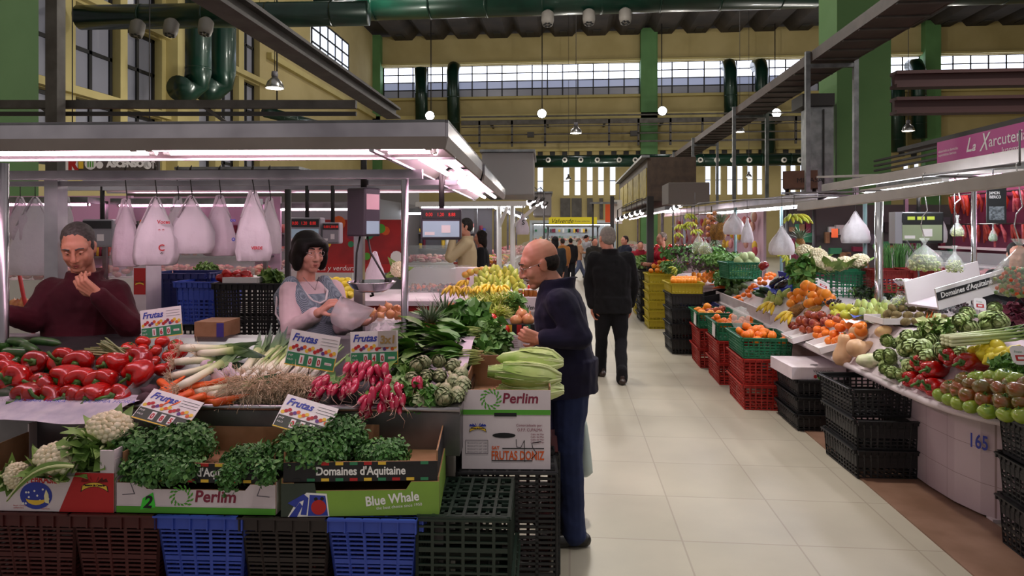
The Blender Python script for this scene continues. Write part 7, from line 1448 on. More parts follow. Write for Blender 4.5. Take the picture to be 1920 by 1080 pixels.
# kiwis in a white tray, apples, pears
def tray(label, p, rz, w_, d, h=.045, mt=None, nm='white_tray'):
    t = thing(nm, label, 'tray', p, rz); m = MB(); mt = mt or PAPER; m.box((0, 0, .003), (w_, d, .006), mt)
    for s_ in (-1, 1): m.box((s_ * w_ / 2, 0, h / 2), (.006, d, h), mt); m.box((0, s_ * d / 2, h / 2), (w_, .006, h), mt)
    m.build('tray_body', t); return t
kw = Kind(kiwi())
tray('white tray holding the kiwis', onR(1706, 604, .01), (0, 0, .1), .55, .26)
heapR(kw, [(380, 255), (430, 258), (485, 258), (570, 264), (650, 264), (735, 262), (815, 255)], .03, 'kiwi, %s in the front row of the kiwi tray', 'kiwis', sz_=Z4, sc=1.2, tilt=1.5); heapR(kw, [(430, 205), (500, 207), (590, 212), (680, 212), (760, 208), (870, 232)], .06, 'kiwi, %s in the middle row of the kiwi tray', 'kiwis', sz_=Z4, sc=1.2, tilt=1.5); heapR(kw, [(470, 160), (530, 160), (620, 157), (700, 157)], .09, 'kiwi, %s in the top row of the kiwi tray', 'kiwis', sz_=Z4, sc=1.2, tilt=1.5)
ya = Kind(apple('yellow_apple', M_APY)); heapR(ya, [(70, 155), (148, 160), (110, 215), (60, 220)], .06, 'yellow apple, %s of the four beside the green pears', 'yellow apples', sz_=Z4, sc=1.3)
gp = Kind(pear('green_pear', M_PEARG)); heapR(gp, [(210, 150), (262, 158), (310, 185), (365, 185), (398, 150), (330, 150), (430, 165)], .06, 'green pear, %s of the row behind the blue bag', 'green pears', sz_=Z4, sc=1.15, tilt=.3)
m = MB(); m.sheet([[(x * .06, y * .03, .012 * math.sin(x * 3 + y)) for x in range(-2, 3)] for y in range(-2, 3)], BLUEP); m.build('blue_bag', loc=onR(1625, 592, .04), label='crumpled blue plastic scrap in front of the green pears', cat='bag')
m = MB(); m.sheet([[(x * .05, y * .035, .015 * math.sin(x * 2.1 + y * 1.7)) for x in range(-3, 4)] for y in range(-2, 3)], PAPER); m.build('paper_sheet', loc=onR(1620, 602, .05), label='crumpled white paper between the tangerines and kiwis', cat='paper')
# punnets, nut bags, carton
for i, (px, py, lb) in enumerate(((1770, 580, 'clear punnet of black berries in front'), (1790, 566, 'clear punnet of black berries leaning behind the first'), (1808, 582, 'clear punnet of black berries nearest the artichokes'))):
    t = thing('berry_punnet', lb, 'punnet', onR(px, py, .05), (.2, -.2, .5), 'berry punnets'); m = MB(); m.box((0, 0, 0), (.17, .11, .06), GLASS); m.build('punnet', t); m = MB()
    for k in range(60): q = random.Random(k); m.ball((q.uniform(-.075, .075), q.uniform(-.045, .045), q.uniform(-.02, .045)), .012, M_GRAPE, 6, 4)
    m.build('berries', t, kind='stuff')
for i, (px, py, lb) in enumerate(((1712, 560, 'clear bag of nuts lying on the kiwis'), (1745, 562, 'clear bag of pale nuts beside the berry punnets'), (1665, 566, 'crinkled clear bag above the green pears'))): knotted_bag(70 + i, lb, onR(px, py, .13), .10, .12, [M_KIWI, M_ON] if i < 2 else [M_PEARG]).rotation_euler = (.3, 1.2, .4 + i)
p = onR(1772, 600, .05); t = thing('tilted_carton', 'white carton with a black lettered strip, tilted at the back of right stall', 'carton', p, (0, -.22, .30)); m = MB(); m.box((.35, .2, .08), (.70, .3, .015), PINKW); m.box((.35, .04, .15), (.70, .012, .16), PAPER); m.box((.35, .32, .16), (.70, .012, .2), PAPER); m.box((.35, .032, .17), (.70, .004, .06), BLK); m.text("Domaines d'Aquitaine", .055, LETW, FM(.03, .155, .028), bold=.0014, sx=.95)
m.build('carton_body', t); 
m = MB(); m.ball((0, 0, 0), (.16, .07, .05), M_PEA[0], 14, 8, nz=.4, ns=5); m.build('wrapped_mushrooms', loc=onR(1800, 536, .20), rot=(0, -.2, .3), label='film-wrapped yellowish pack lying in the tilted white carton', cat='pack')
# tangerines, red apples, bananas, oranges
tg = [Kind(orange('tangerine', M_TAN, .036))]; ra = Kind(apple('red_apple')); bo = Kind(orange('orange', M_OR, .047))
tray('white tray of red apples at the counter edge', onR(1504, 632, .03), (0, -.3, 0), .26, .3, .05); tray('white tray of tangerines at the counter edge', onR(1560, 648, .03), (0, -.3, 0), .3, .3, .05)
heapR(ra, [(1050, 520), (1110, 527), (1170, 535), (1230, 500)], .05, 'red apple, %s in the front row of the apple tray', 'red apples', sc=1.15); heapR(ra, [(1085, 455), (1140, 468), (1200, 480), (1290, 460), (1390, 452)], .09, 'red apple, %s in the middle row of the apple tray', 'red apples', sc=1.15); heapR(ra, [(1160, 405), (1212, 418), (1262, 410)], .12, 'red apple, %s on top of the apple heap', 'red apples', sc=1.15)
heapR(tg[0], [(1225, 575), (1275, 595), (1330, 625), (1385, 632), (1450, 640)], .05, 'tangerine, %s in the front row of the tangerine tray', 'tangerines in the edge tray', sc=1.1); heapR(tg[0], [(1230, 530), (1290, 535), (1370, 570), (1450, 592), (1520, 590)], .09, 'tangerine, %s in the middle row of the tangerine tray', 'tangerines in the edge tray', sc=1.1); heapR(tg[0], [(1330, 480), (1420, 515), (1500, 495), (1570, 510)], .12, 'tangerine, %s on top of the tangerine tray', 'tangerines in the edge tray', sc=1.2)
banana_bunch(301, 5, 'bunch of bananas in front of the big oranges, beside the pineapple', onR(1446, 572, .16), (.1, .1, -.9), None, 'bananas of the right counter', sc=1.3); banana_bunch(302, 5, 'lower bunch of bananas at the counter edge under the pineapple', onR(1480, 590, .15), (.1, .1, -1.0), None, 'bananas of the right counter', sc=1.2)
heapR(bo, [(1030, 280), (1145, 312), (1240, 288), (1340, 268)], .05, 'big orange, %s in the front row of the orange heap', 'big oranges', tilt=2); heapR(bo, [(1060, 218), (1110, 212), (1185, 248), (1262, 225), (1300, 230)], .11, 'big orange, %s in the middle row of the orange heap', 'big oranges', tilt=2); heapR(bo, [(1135, 152), (1178, 172), (1120, 165)], .17, 'big orange, %s on top of the orange heap', 'big oranges', tilt=2)
pineapple(11, 'pineapple lying among the bananas, its crown toward the oranges', onR(1478, 590, .08), (.25, 1.05, .35), 'lying pineapples', .9, 1.0); pineapple(12, 'pineapple lying behind the red apples, its crown toward the yellow apples', onR(1510, 592, .06), (.2, 1.15, .3), 'lying pineapples', .9, 1.0)
grapes(5, 'bunch of dark grapes beside the yellow apples', onR(1562, 572, .06), 70)
heapR(gp, [(830, 255), (862, 292), (910, 250), (962, 228), (800, 300), (900, 290)], .05, 'green pear, %s of the heap between the courgettes and oranges', 'green pears by the oranges', sc=1.2)
ek = Kind(simple('aubergine', 'aubergine', [(.003, -.11), (.026, -.10), (.04, -.06), (.038, 0), (.03, .05), (.02, .09), (.004, .105)], M_EGG, 14, stem=(.1, .03)))
for i, (x, y) in enumerate(((880, 130), (915, 115), (950, 100), (985, 85), (930, 150))): ek.at(onR(1260 + x * .2222, 500 + y * .2222, .08), (PI / 2 - .5, .1, .35 + ju(.1)), 'shiny dark aubergine, %s of the row in the blue carton' % ORD[i], 'aubergines', 1.15)
t = thing('blue_carton', 'open blue carton with aubergines, slanting at the counter edge', 'carton', onR(1478, 545, .0), (0, -.2, .12)); m = MB(); m.box((0, .25, .005), (.36, .7, .01), BLUEP); m.box((.18, .25, .08), (.01, .7, .16), BLUEP); m.box((0, -.1, .03), (.36, .01, .06), BLUEP); m.build('carton_body', t)
for i, (x, y) in enumerate(((760, 240), (790, 225), (820, 205), (780, 255))): ck.at(onR(1260 + x * .2222, 500 + y * .2222, .04), (1.35, .2, -.75), 'dark courgette, %s of the bundle beside the tangerine column' % ORD[i], 'courgettes of the right stall', 1.25)
heapR(tg[0], [(530, 272), (580, 287), (560, 258), (605, 238), (650, 242)], .05, 'tangerine, %s at the counter-edge end of the slanting column', 'tangerines in the slanting column'); heapR(tg[0], [(640, 208), (690, 208), (662, 180), (705, 172), (690, 160), (740, 138), (780, 140)], .06, 'tangerine, %s in the middle of the slanting column', 'tangerines in the slanting column'); heapR(tg[0], [(740, 105), (790, 98), (830, 60), (800, 70), (835, 95), (860, 70)], .07, 'tangerine, %s at the upper end of the slanting column', 'tangerines in the slanting column')
gk3 = Kind(simple('avocado', 'avocado', [(.003, -.05), (.03, -.04), (.038, 0), (.026, .04), (.004, .058)], mat('green_avocado_skin', '#4c5f2c', .5, rand='#3d5226'), 14))
heapR(gk3, [(480, 222), (545, 212), (500, 190), (540, 170), (572, 178), (610, 160), (520, 205)], .04, 'green avocado, %s between the carrots and tangerine column', 'avocados of the right stall', tilt=1.4)
for i, (x, y) in enumerate(((410, 150), (430, 170), (460, 175), (400, 175), (445, 155))): p = onR(1260 + x * .2222, 500 + y * .2222, .04); kk.at(p, (PI / 2, ju(.3), -1.0 + ju(.3)), 'carrot, %s of the few in the black tray' % ORD[i], 'carrots of the right stall')
tray('black tray of carrots at the far counter end', onR(1345, 560, .0), (0, -.2, .2), .5, .35, .10, BLK, 'black_plastic_tray')
clump('bean_heap', 'heap of broad green beans behind the carrots', 'beans', onR(1375, 520, .10), (.26, .3, .11), 420, [M_BEAN, M_SPIN], .07, 103, 20, kind_leaf='beans')
HO = [(px, py) for py, a, b in ((131, 20, 200), (112, 90, 330), (95, 110, 400), (72, 180, 430), (52, 240, 470)) for px in range(a, b, 44)]
for i in range(14): bo.at(at(1264 + 6.2 * (i % 7) + ju(1), 527 - 4 * (i // 7), 9.05 + .2 * (i // 7)), (ju(2), ju(2), 0), 'orange, %s in the yellow crate on the black stack' % ORD[i], 'oranges in the yellow crate', .95)
for rw, (py, a, b) in enumerate(((135, 40, 30), (112, 90, 330), (92, 120, 400), (68, 180, 450), (45, 300, 480))):
    heapR(bo, [(x + ju(5), py + ju(4)) for x in range(a, b, 46)], .05 + .035 * rw, 'orange, %%s in the %s row of the heap over the black crates' % ROW[rw], 'oranges over the black crates', tilt=2, sc=.92)
heapR(bo, [(1005, 245), (1085, 262), (1225, 195), (1290, 262), (1335, 305), (1000, 310), (1180, 300)], .07, 'big orange, %s among those filling the flanks of the heap', 'big oranges', tilt=2)
heapR(ra, [(1015, 498), (1070, 488), (1130, 440), (1250, 438), (1340, 436), (1420, 425)], .06, 'red apple, %s along the back of the apple tray', 'red apples', sc=1.15)
heapR(tg[0], [(1380, 480), (1465, 478), (1545, 478), (1300, 562), (1420, 612), (1560, 552), (1600, 500)], .07, 'tangerine, %s among those filling the back of the edge tray', 'tangerines in the edge tray', sc=1.15)
arts([(520, 425), (600, 432), (690, 385), (780, 405), (880, 402), (700, 482), (820, 522), (900, 505), (960, 470)], .06, 'green artichoke, %s of those filling the back of the front heap', 'green artichokes, front heap')
heapR(rt, [(1005, 775), (1130, 745), (1255, 745), (1400, 752), (1530, 745)], .08, 'brown-red tomato, %s of those between the second and third rows', 'brown-red tomatoes', sz_=Z4, tilt=.4, sc=1.15)
heapR(gt, [(1200, 720), (1310, 712), (1410, 735), (1520, 730)], .09, 'greenish tomato, %s in the gaps at the back of the heap', 'green tomatoes at the back', sz_=Z4, tilt=.4)
heapR(lm, [(1180, 530), (1260, 500), (1380, 540), (1440, 540)], .04, 'lemon, %s of the lower ones in front of the celery', 'lemons of the right stall', sz_=Z4, tilt=1.4, sc=1.25)
heapR(gp, [(300, 230), (350, 225), (400, 215), (250, 215), (450, 200)], .04, 'green pear, %s of the lower row beside the kiwis', 'green pears', sz_=Z4, sc=1.15, tilt=.5)
heapR(ya, [(30, 200), (190, 190), (20, 150)], .05, 'yellow apple, %s of the lower ones beside the grapes', 'yellow apples', sz_=Z4, sc=1.25)
clump('radicchio', 'dark red leafy radicchio behind the rear artichokes', 'lettuce', onR(1908, 596, .05), (.16, .12, .10), 200, [mat('radicchio_leaf', '#5a1a2a', .5), mat('radicchio_leaf_dark', '#3f1420', .5)], .07, 140, 3)
clump('soup_greens', 'small bundle of soup greens with carrot between the two artichoke heaps', 'greens', onR(1752, 618, .05), (.09, .07, .06), 90, [M_CLEAF, M_CRIB], .06, 141, 8)
heapR(kk, [(745, 330), (770, 345), (715, 350)], .07, 'carrot, %s in the soup greens bundle', 'carrots in the soup greens', sz_=Z4, tilt=.5, sc=.6)
# cauliflowers in the green crates
def crR(label, px, py0, py1, D, w_, d, c, rz, grp=None, logo=True):
    h = sz(py1 - py0, D); p = at(px, py1, D); o = crate_mb(w_, d, h, CM[c], 12, 8, .01, .03, .008).build('crate', loc=(p.x, p.y + d / 2, p.z), rot=(0, 0, rz), label=label, cat='crate', group=grp)
    if logo: m = MB(); m.text('gente fresca', .05, LETW, FM(-.1, h * .3, -d / 2 - .02)); m.build('print_lettering', o)
    return o
crR('green crate of cauliflowers facing the aisle, beside the chrome post', 1573, 508, 560, 7.0, .70, .42, 'green', -.06); crR('green crate of small cabbages behind the price cards', 1395, 492, 522, 9.0, .46, .4, 'green', .1, logo=False)
for i, (x, y, D) in enumerate(((40, 515, 7.4), (130, 540, 7.3), (115, 605, 7.0), (205, 605, 6.95), (312, 605, 6.95), (430, 585, 7.0))): cauliflower(20 + i, 'cauliflower in the green crate, ' + ('topmost toward the aisle', 'topmost, second from the aisle', 'front row, nearest the aisle', 'front row, second from the aisle', 'front row, third from the aisle', 'front row, next to the chrome post')[i], at(1500 + x * .2593, 340 + y * .2593, D), (.5, ju(.3), i), .102, 6, 'cauliflowers in the green crate')
clump('cauliflower_leaves', 'dark leaves spilling from the cauliflower crate toward the aisle', 'leaves', at(1503, 508, 7.0), (.11, .12, .12), 90, [M_SPIN, M_CLEAF], .09, 110, 4)
cb_ = Kind(simple('cabbage', 'cabbage', round_prof(.075, .85, 9), mat('cabbage_skin', '#8fa36a', .5, rand='#7c9459', var=('#a9b884', 8)), 16))
for i, (x, y) in enumerate(((795, 580), (830, 550), (870, 545), (905, 580), (850, 590), (880, 600))): cb_.at(at(1180 + x * .2592, 340 + y * .2592, 9.1), (ju(1), ju(1), 0), 'small pale cabbage, %s in the green crate' % ORD[i], 'cabbages in the green crate')
pk[0].at(at(1430, 500, 8.4), (1.2, .4, 0), 'dark red pepper standing alone behind the tangerine column', 'single pepper', 1.1)
banana_bunch(303, 7, 'greenish bananas lying behind the price cards', at(1462, 470, 7.6), (.3, .5, .6), M_BANG, 'lying green bananas', sc=1.1); banana_bunch(304, 6, 'yellow-green bananas lying just below the greenish ones', at(1470, 482, 7.4), (.4, .8, .3), M_BANG, 'lying green bananas', sc=1.0)
clump('dark_greens', 'dark leafy greens behind the berry punnets', 'greens', onR(1650, 548, .06), (.28, .2, .06), 240, [M_AVO, M_SPIN], .05, 120, 4)
pineapple(13, 'pineapple standing behind the cauliflowers', at(1500, 478, 8.2), (0, 0, 0), 'standing pineapple', 1.1, 1.2)
# crates stacked below the counter --------------------------
def stack(px, py, D, rz, spec_, w_, d, lab, grp=None, nx=9, nz=6):
    z = .004; p = atz(px, py, 0)
    c = V((p.x, p.y, 0)) + rotz(rz).to_3x3() @ V((w_ / 2, d / 2, 0))
    for i, (col, h, sol) in enumerate(spec_):
        crate_mb(w_, d, h, CM[col], nx, nz, .012, .03, .008, None, sol).build('crate', loc=(c.x, c.y, z), rot=(0, 0, rz), label=lab % ('bottom', 'second', 'third', 'fourth', 'fifth', 'sixth', 'seventh', 'eighth', 'ninth')[i] if '%s' in lab else lab, cat='crate', group=grp); z += h + .002
    return c, z
stack(1607, 899, 4.4, .03, [('black', .195, .55), ('black', .195, .55)], .40, .52, 'black crate, %s of the stack leaning on the tiled counter', 'black crates before the tiled counter')
c, z = stack(1607, 899, 4.4, .03, [], .40, .52, ''); crate_mb(.40, .50, .19, CM['black'], 9, 6, .012, .03, .008).build('crate', loc=(c.x - .01, c.y + .06, .40), rot=(0, 0, .06), label='open black crate on top of the stack before the tiled counter', cat='crate')
c, z = stack(1496, 809, 5.5, .0, [('black', .14, .6), ('black', .14, .6), ('black', .14, .6)], .40, .55, 'black crate, %s of the stack under the closed white carton', 'black crates under the white carton')
t = thing('closed_carton', 'closed white carton on the black crates under the counter', 'carton', (c.x - .03, c.y - .27, z), .05); m = MB(); m.box((0, .25, .05), (.44, .5, .10), PINKW); m.text('Val Venosta', .035, GRYT, FM(-.05, .06, -.003)); m.disc(.02, .02, .02, GRN, FM(0, 0, -.003), sx=1.6); m.disc(-.03, .025, .015, RED, FM(0, 0, -.0035)); m.box((0, .1, .1005), (.06, .02, .001), INK); m.build('carton_body', t, bev=.003)
REDS = [(1395, 769), (1348, 722), (1312, 690), (1284, 660)]
tops = []
for i, (px, py) in enumerate(REDS): c, z = stack(px, py, 6.1, -.02, [('red', .235, 0), ('red', .235, 0)], .42, .62 if i < 2 else .6, 'red lattice crate, %%s of the %s red stack' % ('nearest', 'second', 'third', 'farthest')[i], 'red crates along the aisle', 8, 7); tops.append((c, z))
GC = [('green', .19), ('green', .19), ('green', .19), ('navy', .17)]
for i, ((c, z), (col, h)) in enumerate(zip(tops, GC)):
    o = crate_mb(.44, .62, h, CM[col], 9, 6, .012, .03, .008).build('crate', loc=(c.x, c.y, z + .002), rot=(0, 0, -.02), label='%s crate of fruit on the %s red stack' % ('green' if col == 'green' else 'blue', ('nearest', 'second', 'third', 'farthest')[i]), cat='crate'); n = 0
    if i < 3:
        for k in range(46 if i == 0 else 30):
            q = random.Random(k + 100 * i); p = V((c.x + q.uniform(-.17, .17), c.y + q.uniform(-.27, .27), z + h - .05 + q.uniform(.0, .03) + .05 * (k > 24)))
            (tg[0] if i < 2 else (ra if k % 3 else bo)).at(p, (q.random() * 6, q.random() * 6, 0), ('tangerine loose in the nearest green crate', 'tangerine loose in the second green crate', 'apple or orange loose in the third green crate')[i], ('tangerines in the nearest green crate', 'tangerines in the second green crate', 'mixed fruit in the third green crate')[i], 1.05)
for k, ((c, z), dy) in enumerate(((tops[1], -.33), (tops[2], -.30), (tops[0], -.2))):
    if k < 2: t = thing('paper_label', 'white paper label hanging on the rim of the %s green crate' % ('second', 'third')[k], 'label', (c.x - .245, c.y + dy + .15, z + .10), (0, .1, -PI / 2)); m = MB(); m.box((0, 0, 0), (.14, .003, .15), PAPER); m.build('label_sheet', t)
    else: t = thing('clear_bag_roll', 'clear plastic bag standing at the back of the nearest green crate', 'bag', (c.x - .08, c.y + .36, z + .2), 0); m = MB(); m.ball((0, 0, .08), (.09, .06, .12), FILM, 14, 10, nz=.3); m.build('film', t)
stack(1260, 664, 9.0, .02, [('black', .2, .6)] * 4, .40, .60, 'black crate, %s of the tall stack at the end of the counter', 'tall black crates at the counter end')
c, z = stack(1260, 664, 9, .02, [], .4, .6, ''); crate_mb(.42, .6, .14, CM['yellow'], 9, 5, .01, .03, .008, None, .5).build('crate', loc=(c.x, c.y, .812), rot=(0, 0, .02), label='yellow crate of oranges on the tall black stack', cat='crate')
stack(1217, 617, 11, .02, [('yellow', .152, .72)] * 6, .38, .6, 'yellow crate, %s of the tall yellow stack', 'yellow crates of the nearest stack', 6, 5)
stack(1201, 603, 12.2, .02, [('black', .152, .6)] * 6, .34, .6, 'black crate, %s of the stack between the yellow ones', 'black crates between the yellow stacks', 6, 5); stack(1193, 590, 13.4, .02, [('yellow', .152, .72)] * 6, .34, .6, 'yellow crate, %s of the farther yellow stack', 'yellow crates of the farther stack', 6, 5)
# near corner stack, right edge of the view
c, z = stack(1970, 1092, 3.15, -.05, [('black', .26, .3), ('black', .22, .3), ('black', .20, .2)], .42, .40, 'black crate, %s of the stack beside the tiled corner with its label', 'black crates at the near corner', 10, 7)
t = thing('paper_label', 'white dice-dotted paper label on the near corner crates', 'label', (c.x - .10, c.y - .24, .50), -.05); m = MB(); m.box((0, 0, 0), (.10, .004, .13), PAPER)
for q in ((-.02, .03), (.02, .03), (0, 0), (-.02, -.03), (.02, -.03)): m.disc(q[0], q[1], .008, INK, FM(0, 0, -.003), n=8)
m.build('label_sheet', t)
# ------------------------------------------------------------------ right stall: canopy, post, scale, hanging goods
def beamY(name, label, px0, py0, px1, py1, X, h, w_=.06, mt=None, cat='steel beam'):
    a, b = atx(px0, py0, X), atx(px1, py1, X); z = (a.z + b.z) / 2; d = (b - a).normalized() * .3
    MB().bar((0, 0, 0), b - a, w_, h, mt or ENAMW).build(name, loc=a, label=label, cat=cat, bev=.004)
ENAMW = mat('white_beam_enamel', '#b5aca8', .45, var=('#a39a96', 3))
beamY('canopy_beam', 'long beige-white lower canopy beam over the front edge of the right stall', 1500, 388, 1990, 325, 2.32, .075); beamY('canopy_beam', 'beige-white upper canopy beam behind the lower one, right stall', 1545, 353, 1990, 279, 3.1, .09)
beamY('canopy_beam', 'thin upper rail beside the green column foot, right stall', 1535, 332, 1990, 318, 3.5, .03)
p = atx(1648, 400, 2.75)
for px, X, lb in ((1648, 2.72, 'thick chrome post in the middle of right stall, beside the cauliflowers'), (1826, 3.6, 'chrome post at the back of right stall before the sausage stall'), (1622, 3.3, 'blue-grey painted post behind the cauliflower crate'), (1379, 2.6, 'blue-grey thin post beside the hanging bananas'), (1465, 3.0, 'blue-grey post behind the white hanging bag')):
    q = atx(px, 400, X); t = thing('stall_post', lb, 'post', (q.x, q.y, .8)); MB().cyl((0, 0, -.75), (0, 0, 1.22 if px < 1640 or px == 1826 else 1.15), .034 if px == 1648 else .022, CHROME if 'chrome' in lb else mat('blue_grey_paint', '#5f7a7c', .5), n=14).build('upright', t); MB().cyl((0, 0, -.78), (0, 0, -.76), .07, STEELD, n=12).build('foot_plate', t)
a, b = atz(1532, 378, 2.0), atz(1246, 405, 2.0); dv = b - a; rzz = math.atan2(dv.y, dv.x); ln = V((dv.x, dv.y, 0)).length
hood('right_canopy', 'white-lit lamp canopy along the aisle edge of right stall', (a.x, a.y, 1.98), rzz, ln, -.45, [(-.12, .03, [(.1, 1.8), (1.9, 3.6), (3.7, 5.4)]), (-.3, .03, [(.1, 1.8), (1.9, 3.6), (3.7, 5.4)])], .14, TUBEW, tr=.02)
t = thing('tube_lamp', 'single white tube lamp under the lower beam of right stall', 'lamp', (2.7, 4.15, 1.955)); tube_lamp(t, (0, 0, 0), (0, 1.5, 0), .018, mat('bright_white_tube', '#f4f7ff', .5, emit=75)); MB().box((0, .75, .03), (.06, 1.6, .03), WHITE).build('lamp_body', t)
t = thing('tube_lamp', 'second white tube lamp over the middle of right stall', 'lamp', (3.2, 6.0, 2.06)); tube_lamp(t, (0, 0, 0), (0, 1.5, 0), .018, mat('bright_white_tube', '#f4f7ff', .5, emit=75)); MB().box((0, .75, .03), (.06, 1.6, .03), WHITE).build('lamp_body', t)
t = scale_head('black electronic scale with greenish displays hanging in the right stall', at(1722, 427, 6.0), -.1, .36, .28, .15, BLACK, mat('greenish_keypad', '#8f9a7a', .4), .2, led=False)
m = MB(); m.box((-.19, 0, 0), (.06, .152, .285), GRYC); m.build('side_casing', t); m = MB()
for k in range(3): m.box((-.09 + .08 * k, -.082, .085), (.06, .004, .03), LEDG)
m.build('lit_digits', t, kind='stuff')
p = at(1711, 530, 5.4); m = MB(); m.lathe([(.004, -.03), (.10, -.028), (.145, .02), (.15, .022), (.14, .02), (.10, -.02), (.004, -.022)], CHROME, 26); t = thing('scale_pan', 'round chrome weighing pan under the hanging bags, right stall', 'scale', p); m.build('pan', t); MB().tube([(.02, 0, -.02), (.1, .1, .05), (.1, .14, .22), (.02, .14, .34)], .008, DARK, 6).build('pan_arm', t)
def shook(px, py0, py1, D, lb):
    p = at(px, py1, D); h = sz(py1 - py0, D); MB().tube([(.0, 0, h + .02), (-.02, 0, h), (-.01, 0, h * .8), (.015, 0, h * .45), (-.02, 0, h * .35), (-.03, 0, h * .2), (.0, 0, -.01), (.015, 0, -.015)], .0035, CHROME, 6).build('steel_hook', loc=p, label=lb, cat='hook')
for i, (px, py, D, r, h, lb, fill) in enumerate(((1733, 458, 4.7, .115, .19, 'large clear bag of pale peas hanging from an S hook', M_PEA), (1790, 472, 4.75, .062, .15, 'clear bag of pale peas hanging under a smaller one', M_PEA), (1795, 415, 4.8, .045, .11, 'small clear bag of pale vegetables hanging above another', M_PEA), (1862, 428, 5.0, .03, .10, 'tiny bag of green peas hanging before the sausages', [M_BEAN]), (1912, 462, 3.9, .15, .30, 'big clear bag of chopped green and orange vegetables at the right edge', [M_PEA[0], M_CAR, M_BEAN]), (1310, 440, 9.6, .10, .28, 'clear bag of green vegetables hanging by the far bananas', [M_PEA[0], M_BEAN]), (1322, 450, 9.4, .09, .2, 'second clear bag hanging beside the far bananas', [M_PEA[0]]))):
    knotted_bag(i, lb, at(px, py, D), r, h, fill); HUNG.append(V((at(px, py, D).x, at(px, py, D).y, 0)))
    if px not in (1733, 1795, 1912): MB().cyl((0, 0, 0), (0, 0, 2.05 - at(px, py, D).z), .003, DARK, n=5).build('hanging_string', loc=at(px, py, D), label='thin string above the ' + lb[:lb.find(' hanging') if ' hanging' in lb else 24], cat='string')
shook(1735, 329, 448, 4.7, 'chrome S hook above the large bag of peas'); shook(1797, 331, 408, 4.8, 'chrome S hook above the small bag of vegetables'); shook(1912, 308, 452, 3.9, 'chrome S hook above the big bag of chopped vegetables')
for i, (px, py, D, n, sc, lb) in enumerate(((1490, 408, 7.2, 9, 1.25, 'hanging bunch of green bananas under the lit canopy end'), (1277, 425, 10.5, 7, 1.2, 'hanging bananas, lowest left of the far cluster'), (1289, 405, 10.6, 7, 1.2, 'hanging bananas, topmost of the far cluster'), (1296, 420, 10.4, 7, 1.1, 'hanging bananas, middle of the far cluster'), (1303, 434, 10.3, 6, 1.1, 'hanging bananas, lowest right of the far cluster'), (1270, 440, 10.7, 5, 1.0, 'hanging greenish bananas at the bottom of far cluster'))): banana_bunch(400 + i, n, lb, at(px, py, D), (0, 0, ju(.6)), M_BANG, 'hanging banana bunches', 2.05 - at(px, py, D).z, sc)
pineapple(21, 'pineapple hanging beside the far bananas', at(1352, 450, 9.0), (0, 0, 0), 'hanging pineapples', .9, 1.4); pineapple(22, 'pineapple hanging upside down over the other pineapple', at(1340, 420, 9.2), (PI, 0, 0), 'hanging pineapples', .7, 1.3)
t = thing('onion_string', 'string of pale onions hanging beside the pineapples', 'onions', at(1334, 400, 9.3)); m = MB(); m.cyl((0, 0, .1), (0, 0, -.4), .008, M_BTIP, n=5); m.build('string', t)
for k in range(12): m = MB(); m.ball((.045 * math.cos(k * 2.2), .045 * math.sin(k * 2.2), -.03 * k), .036, M_ON, 9, 6); m.build('onion', t)
tbag('white bag hanging in front of the cauliflowers, right stall', 1466, 425, 478, 46, 6.9, WB[2], 21, hook=False, cord=2.05, group='bags in the right stall'); tbag('grey-white bag hanging behind the lit canopy', 1376, 398, 440, 40, 8.6, WB[2], 22, hook=False, cord=2.05, group='bags in the right stall'); tbag('large pale bag hanging behind the chrome post', 1604, 398, 456, 50, 7.4, WB[2], 23, hook=False, cord=2.05, group='bags in the right stall'); tbag('narrow white bag hanging beside the black scale', 1762, 400, 455, 28, 6.2, WB[2], 24, hook=False, cord=2.05, group='bags in the right stall'); tbag('thin clear bag hanging left of the blue-grey post', 1401, 410, 455, 24, 8.4, WB[2], 25, hook=False, cord=2.05, group='bags in the right stall')
HUNG += [V((at(1868, 420, 4.9).x, at(1868, 420, 4.9).y, 0)), V((2.75, 7.0, 0))]; HUNG.sort(key=lambda q: q.y); P_ = [HUNG[0]] + [b for a, b in zip(HUNG, HUNG[1:]) if b.y - a.y > .02]; P_ = [q for q in P_ if q.x > 1]
t = thing('hanging_rail', 'thin steel rail over the right stall from which bags and bananas hang', 'rail', (0, 0, 2.05)); MB().tube(P_, .010, STEELD, 6).build('rail_rod', t)
for q in P_[::5]: MB().cyl(q, q + UP * .2, .006, STEELD, n=5).build('rail_hanger', t)
t = thing('slate_sign', 'black chalk board with white lettering hanging before the sausages', 'sign', at(1868, 420, 4.9), -.1); m = MB(); m.box((0, 0, .14), (.13, .01, .27), BLACK); m.text('JAMON\nIBERICO', .03, LETW, FM(-.05, .22, -.008), sx=.7); m.box((0, -.0065, .08), (.1, .002, .10), mat('chalk_smear', '#6d7378', .8, var=('#33383c', 60))); m.build('board', t); MB().cyl((0, .01, .27), (0, .01, 2.05 - at(1868, 420, 4.9).z), .004, DARK, n=5).build('string', t)
orgc = mat('orange_card', '#d9541c', .6); MB().box((0, 0, 0), (.07, .004, .10), orgc).build('price_card', loc=at(1565, 437, 7.4), label='small orange card hanging behind the cauliflowers', cat='price sign')
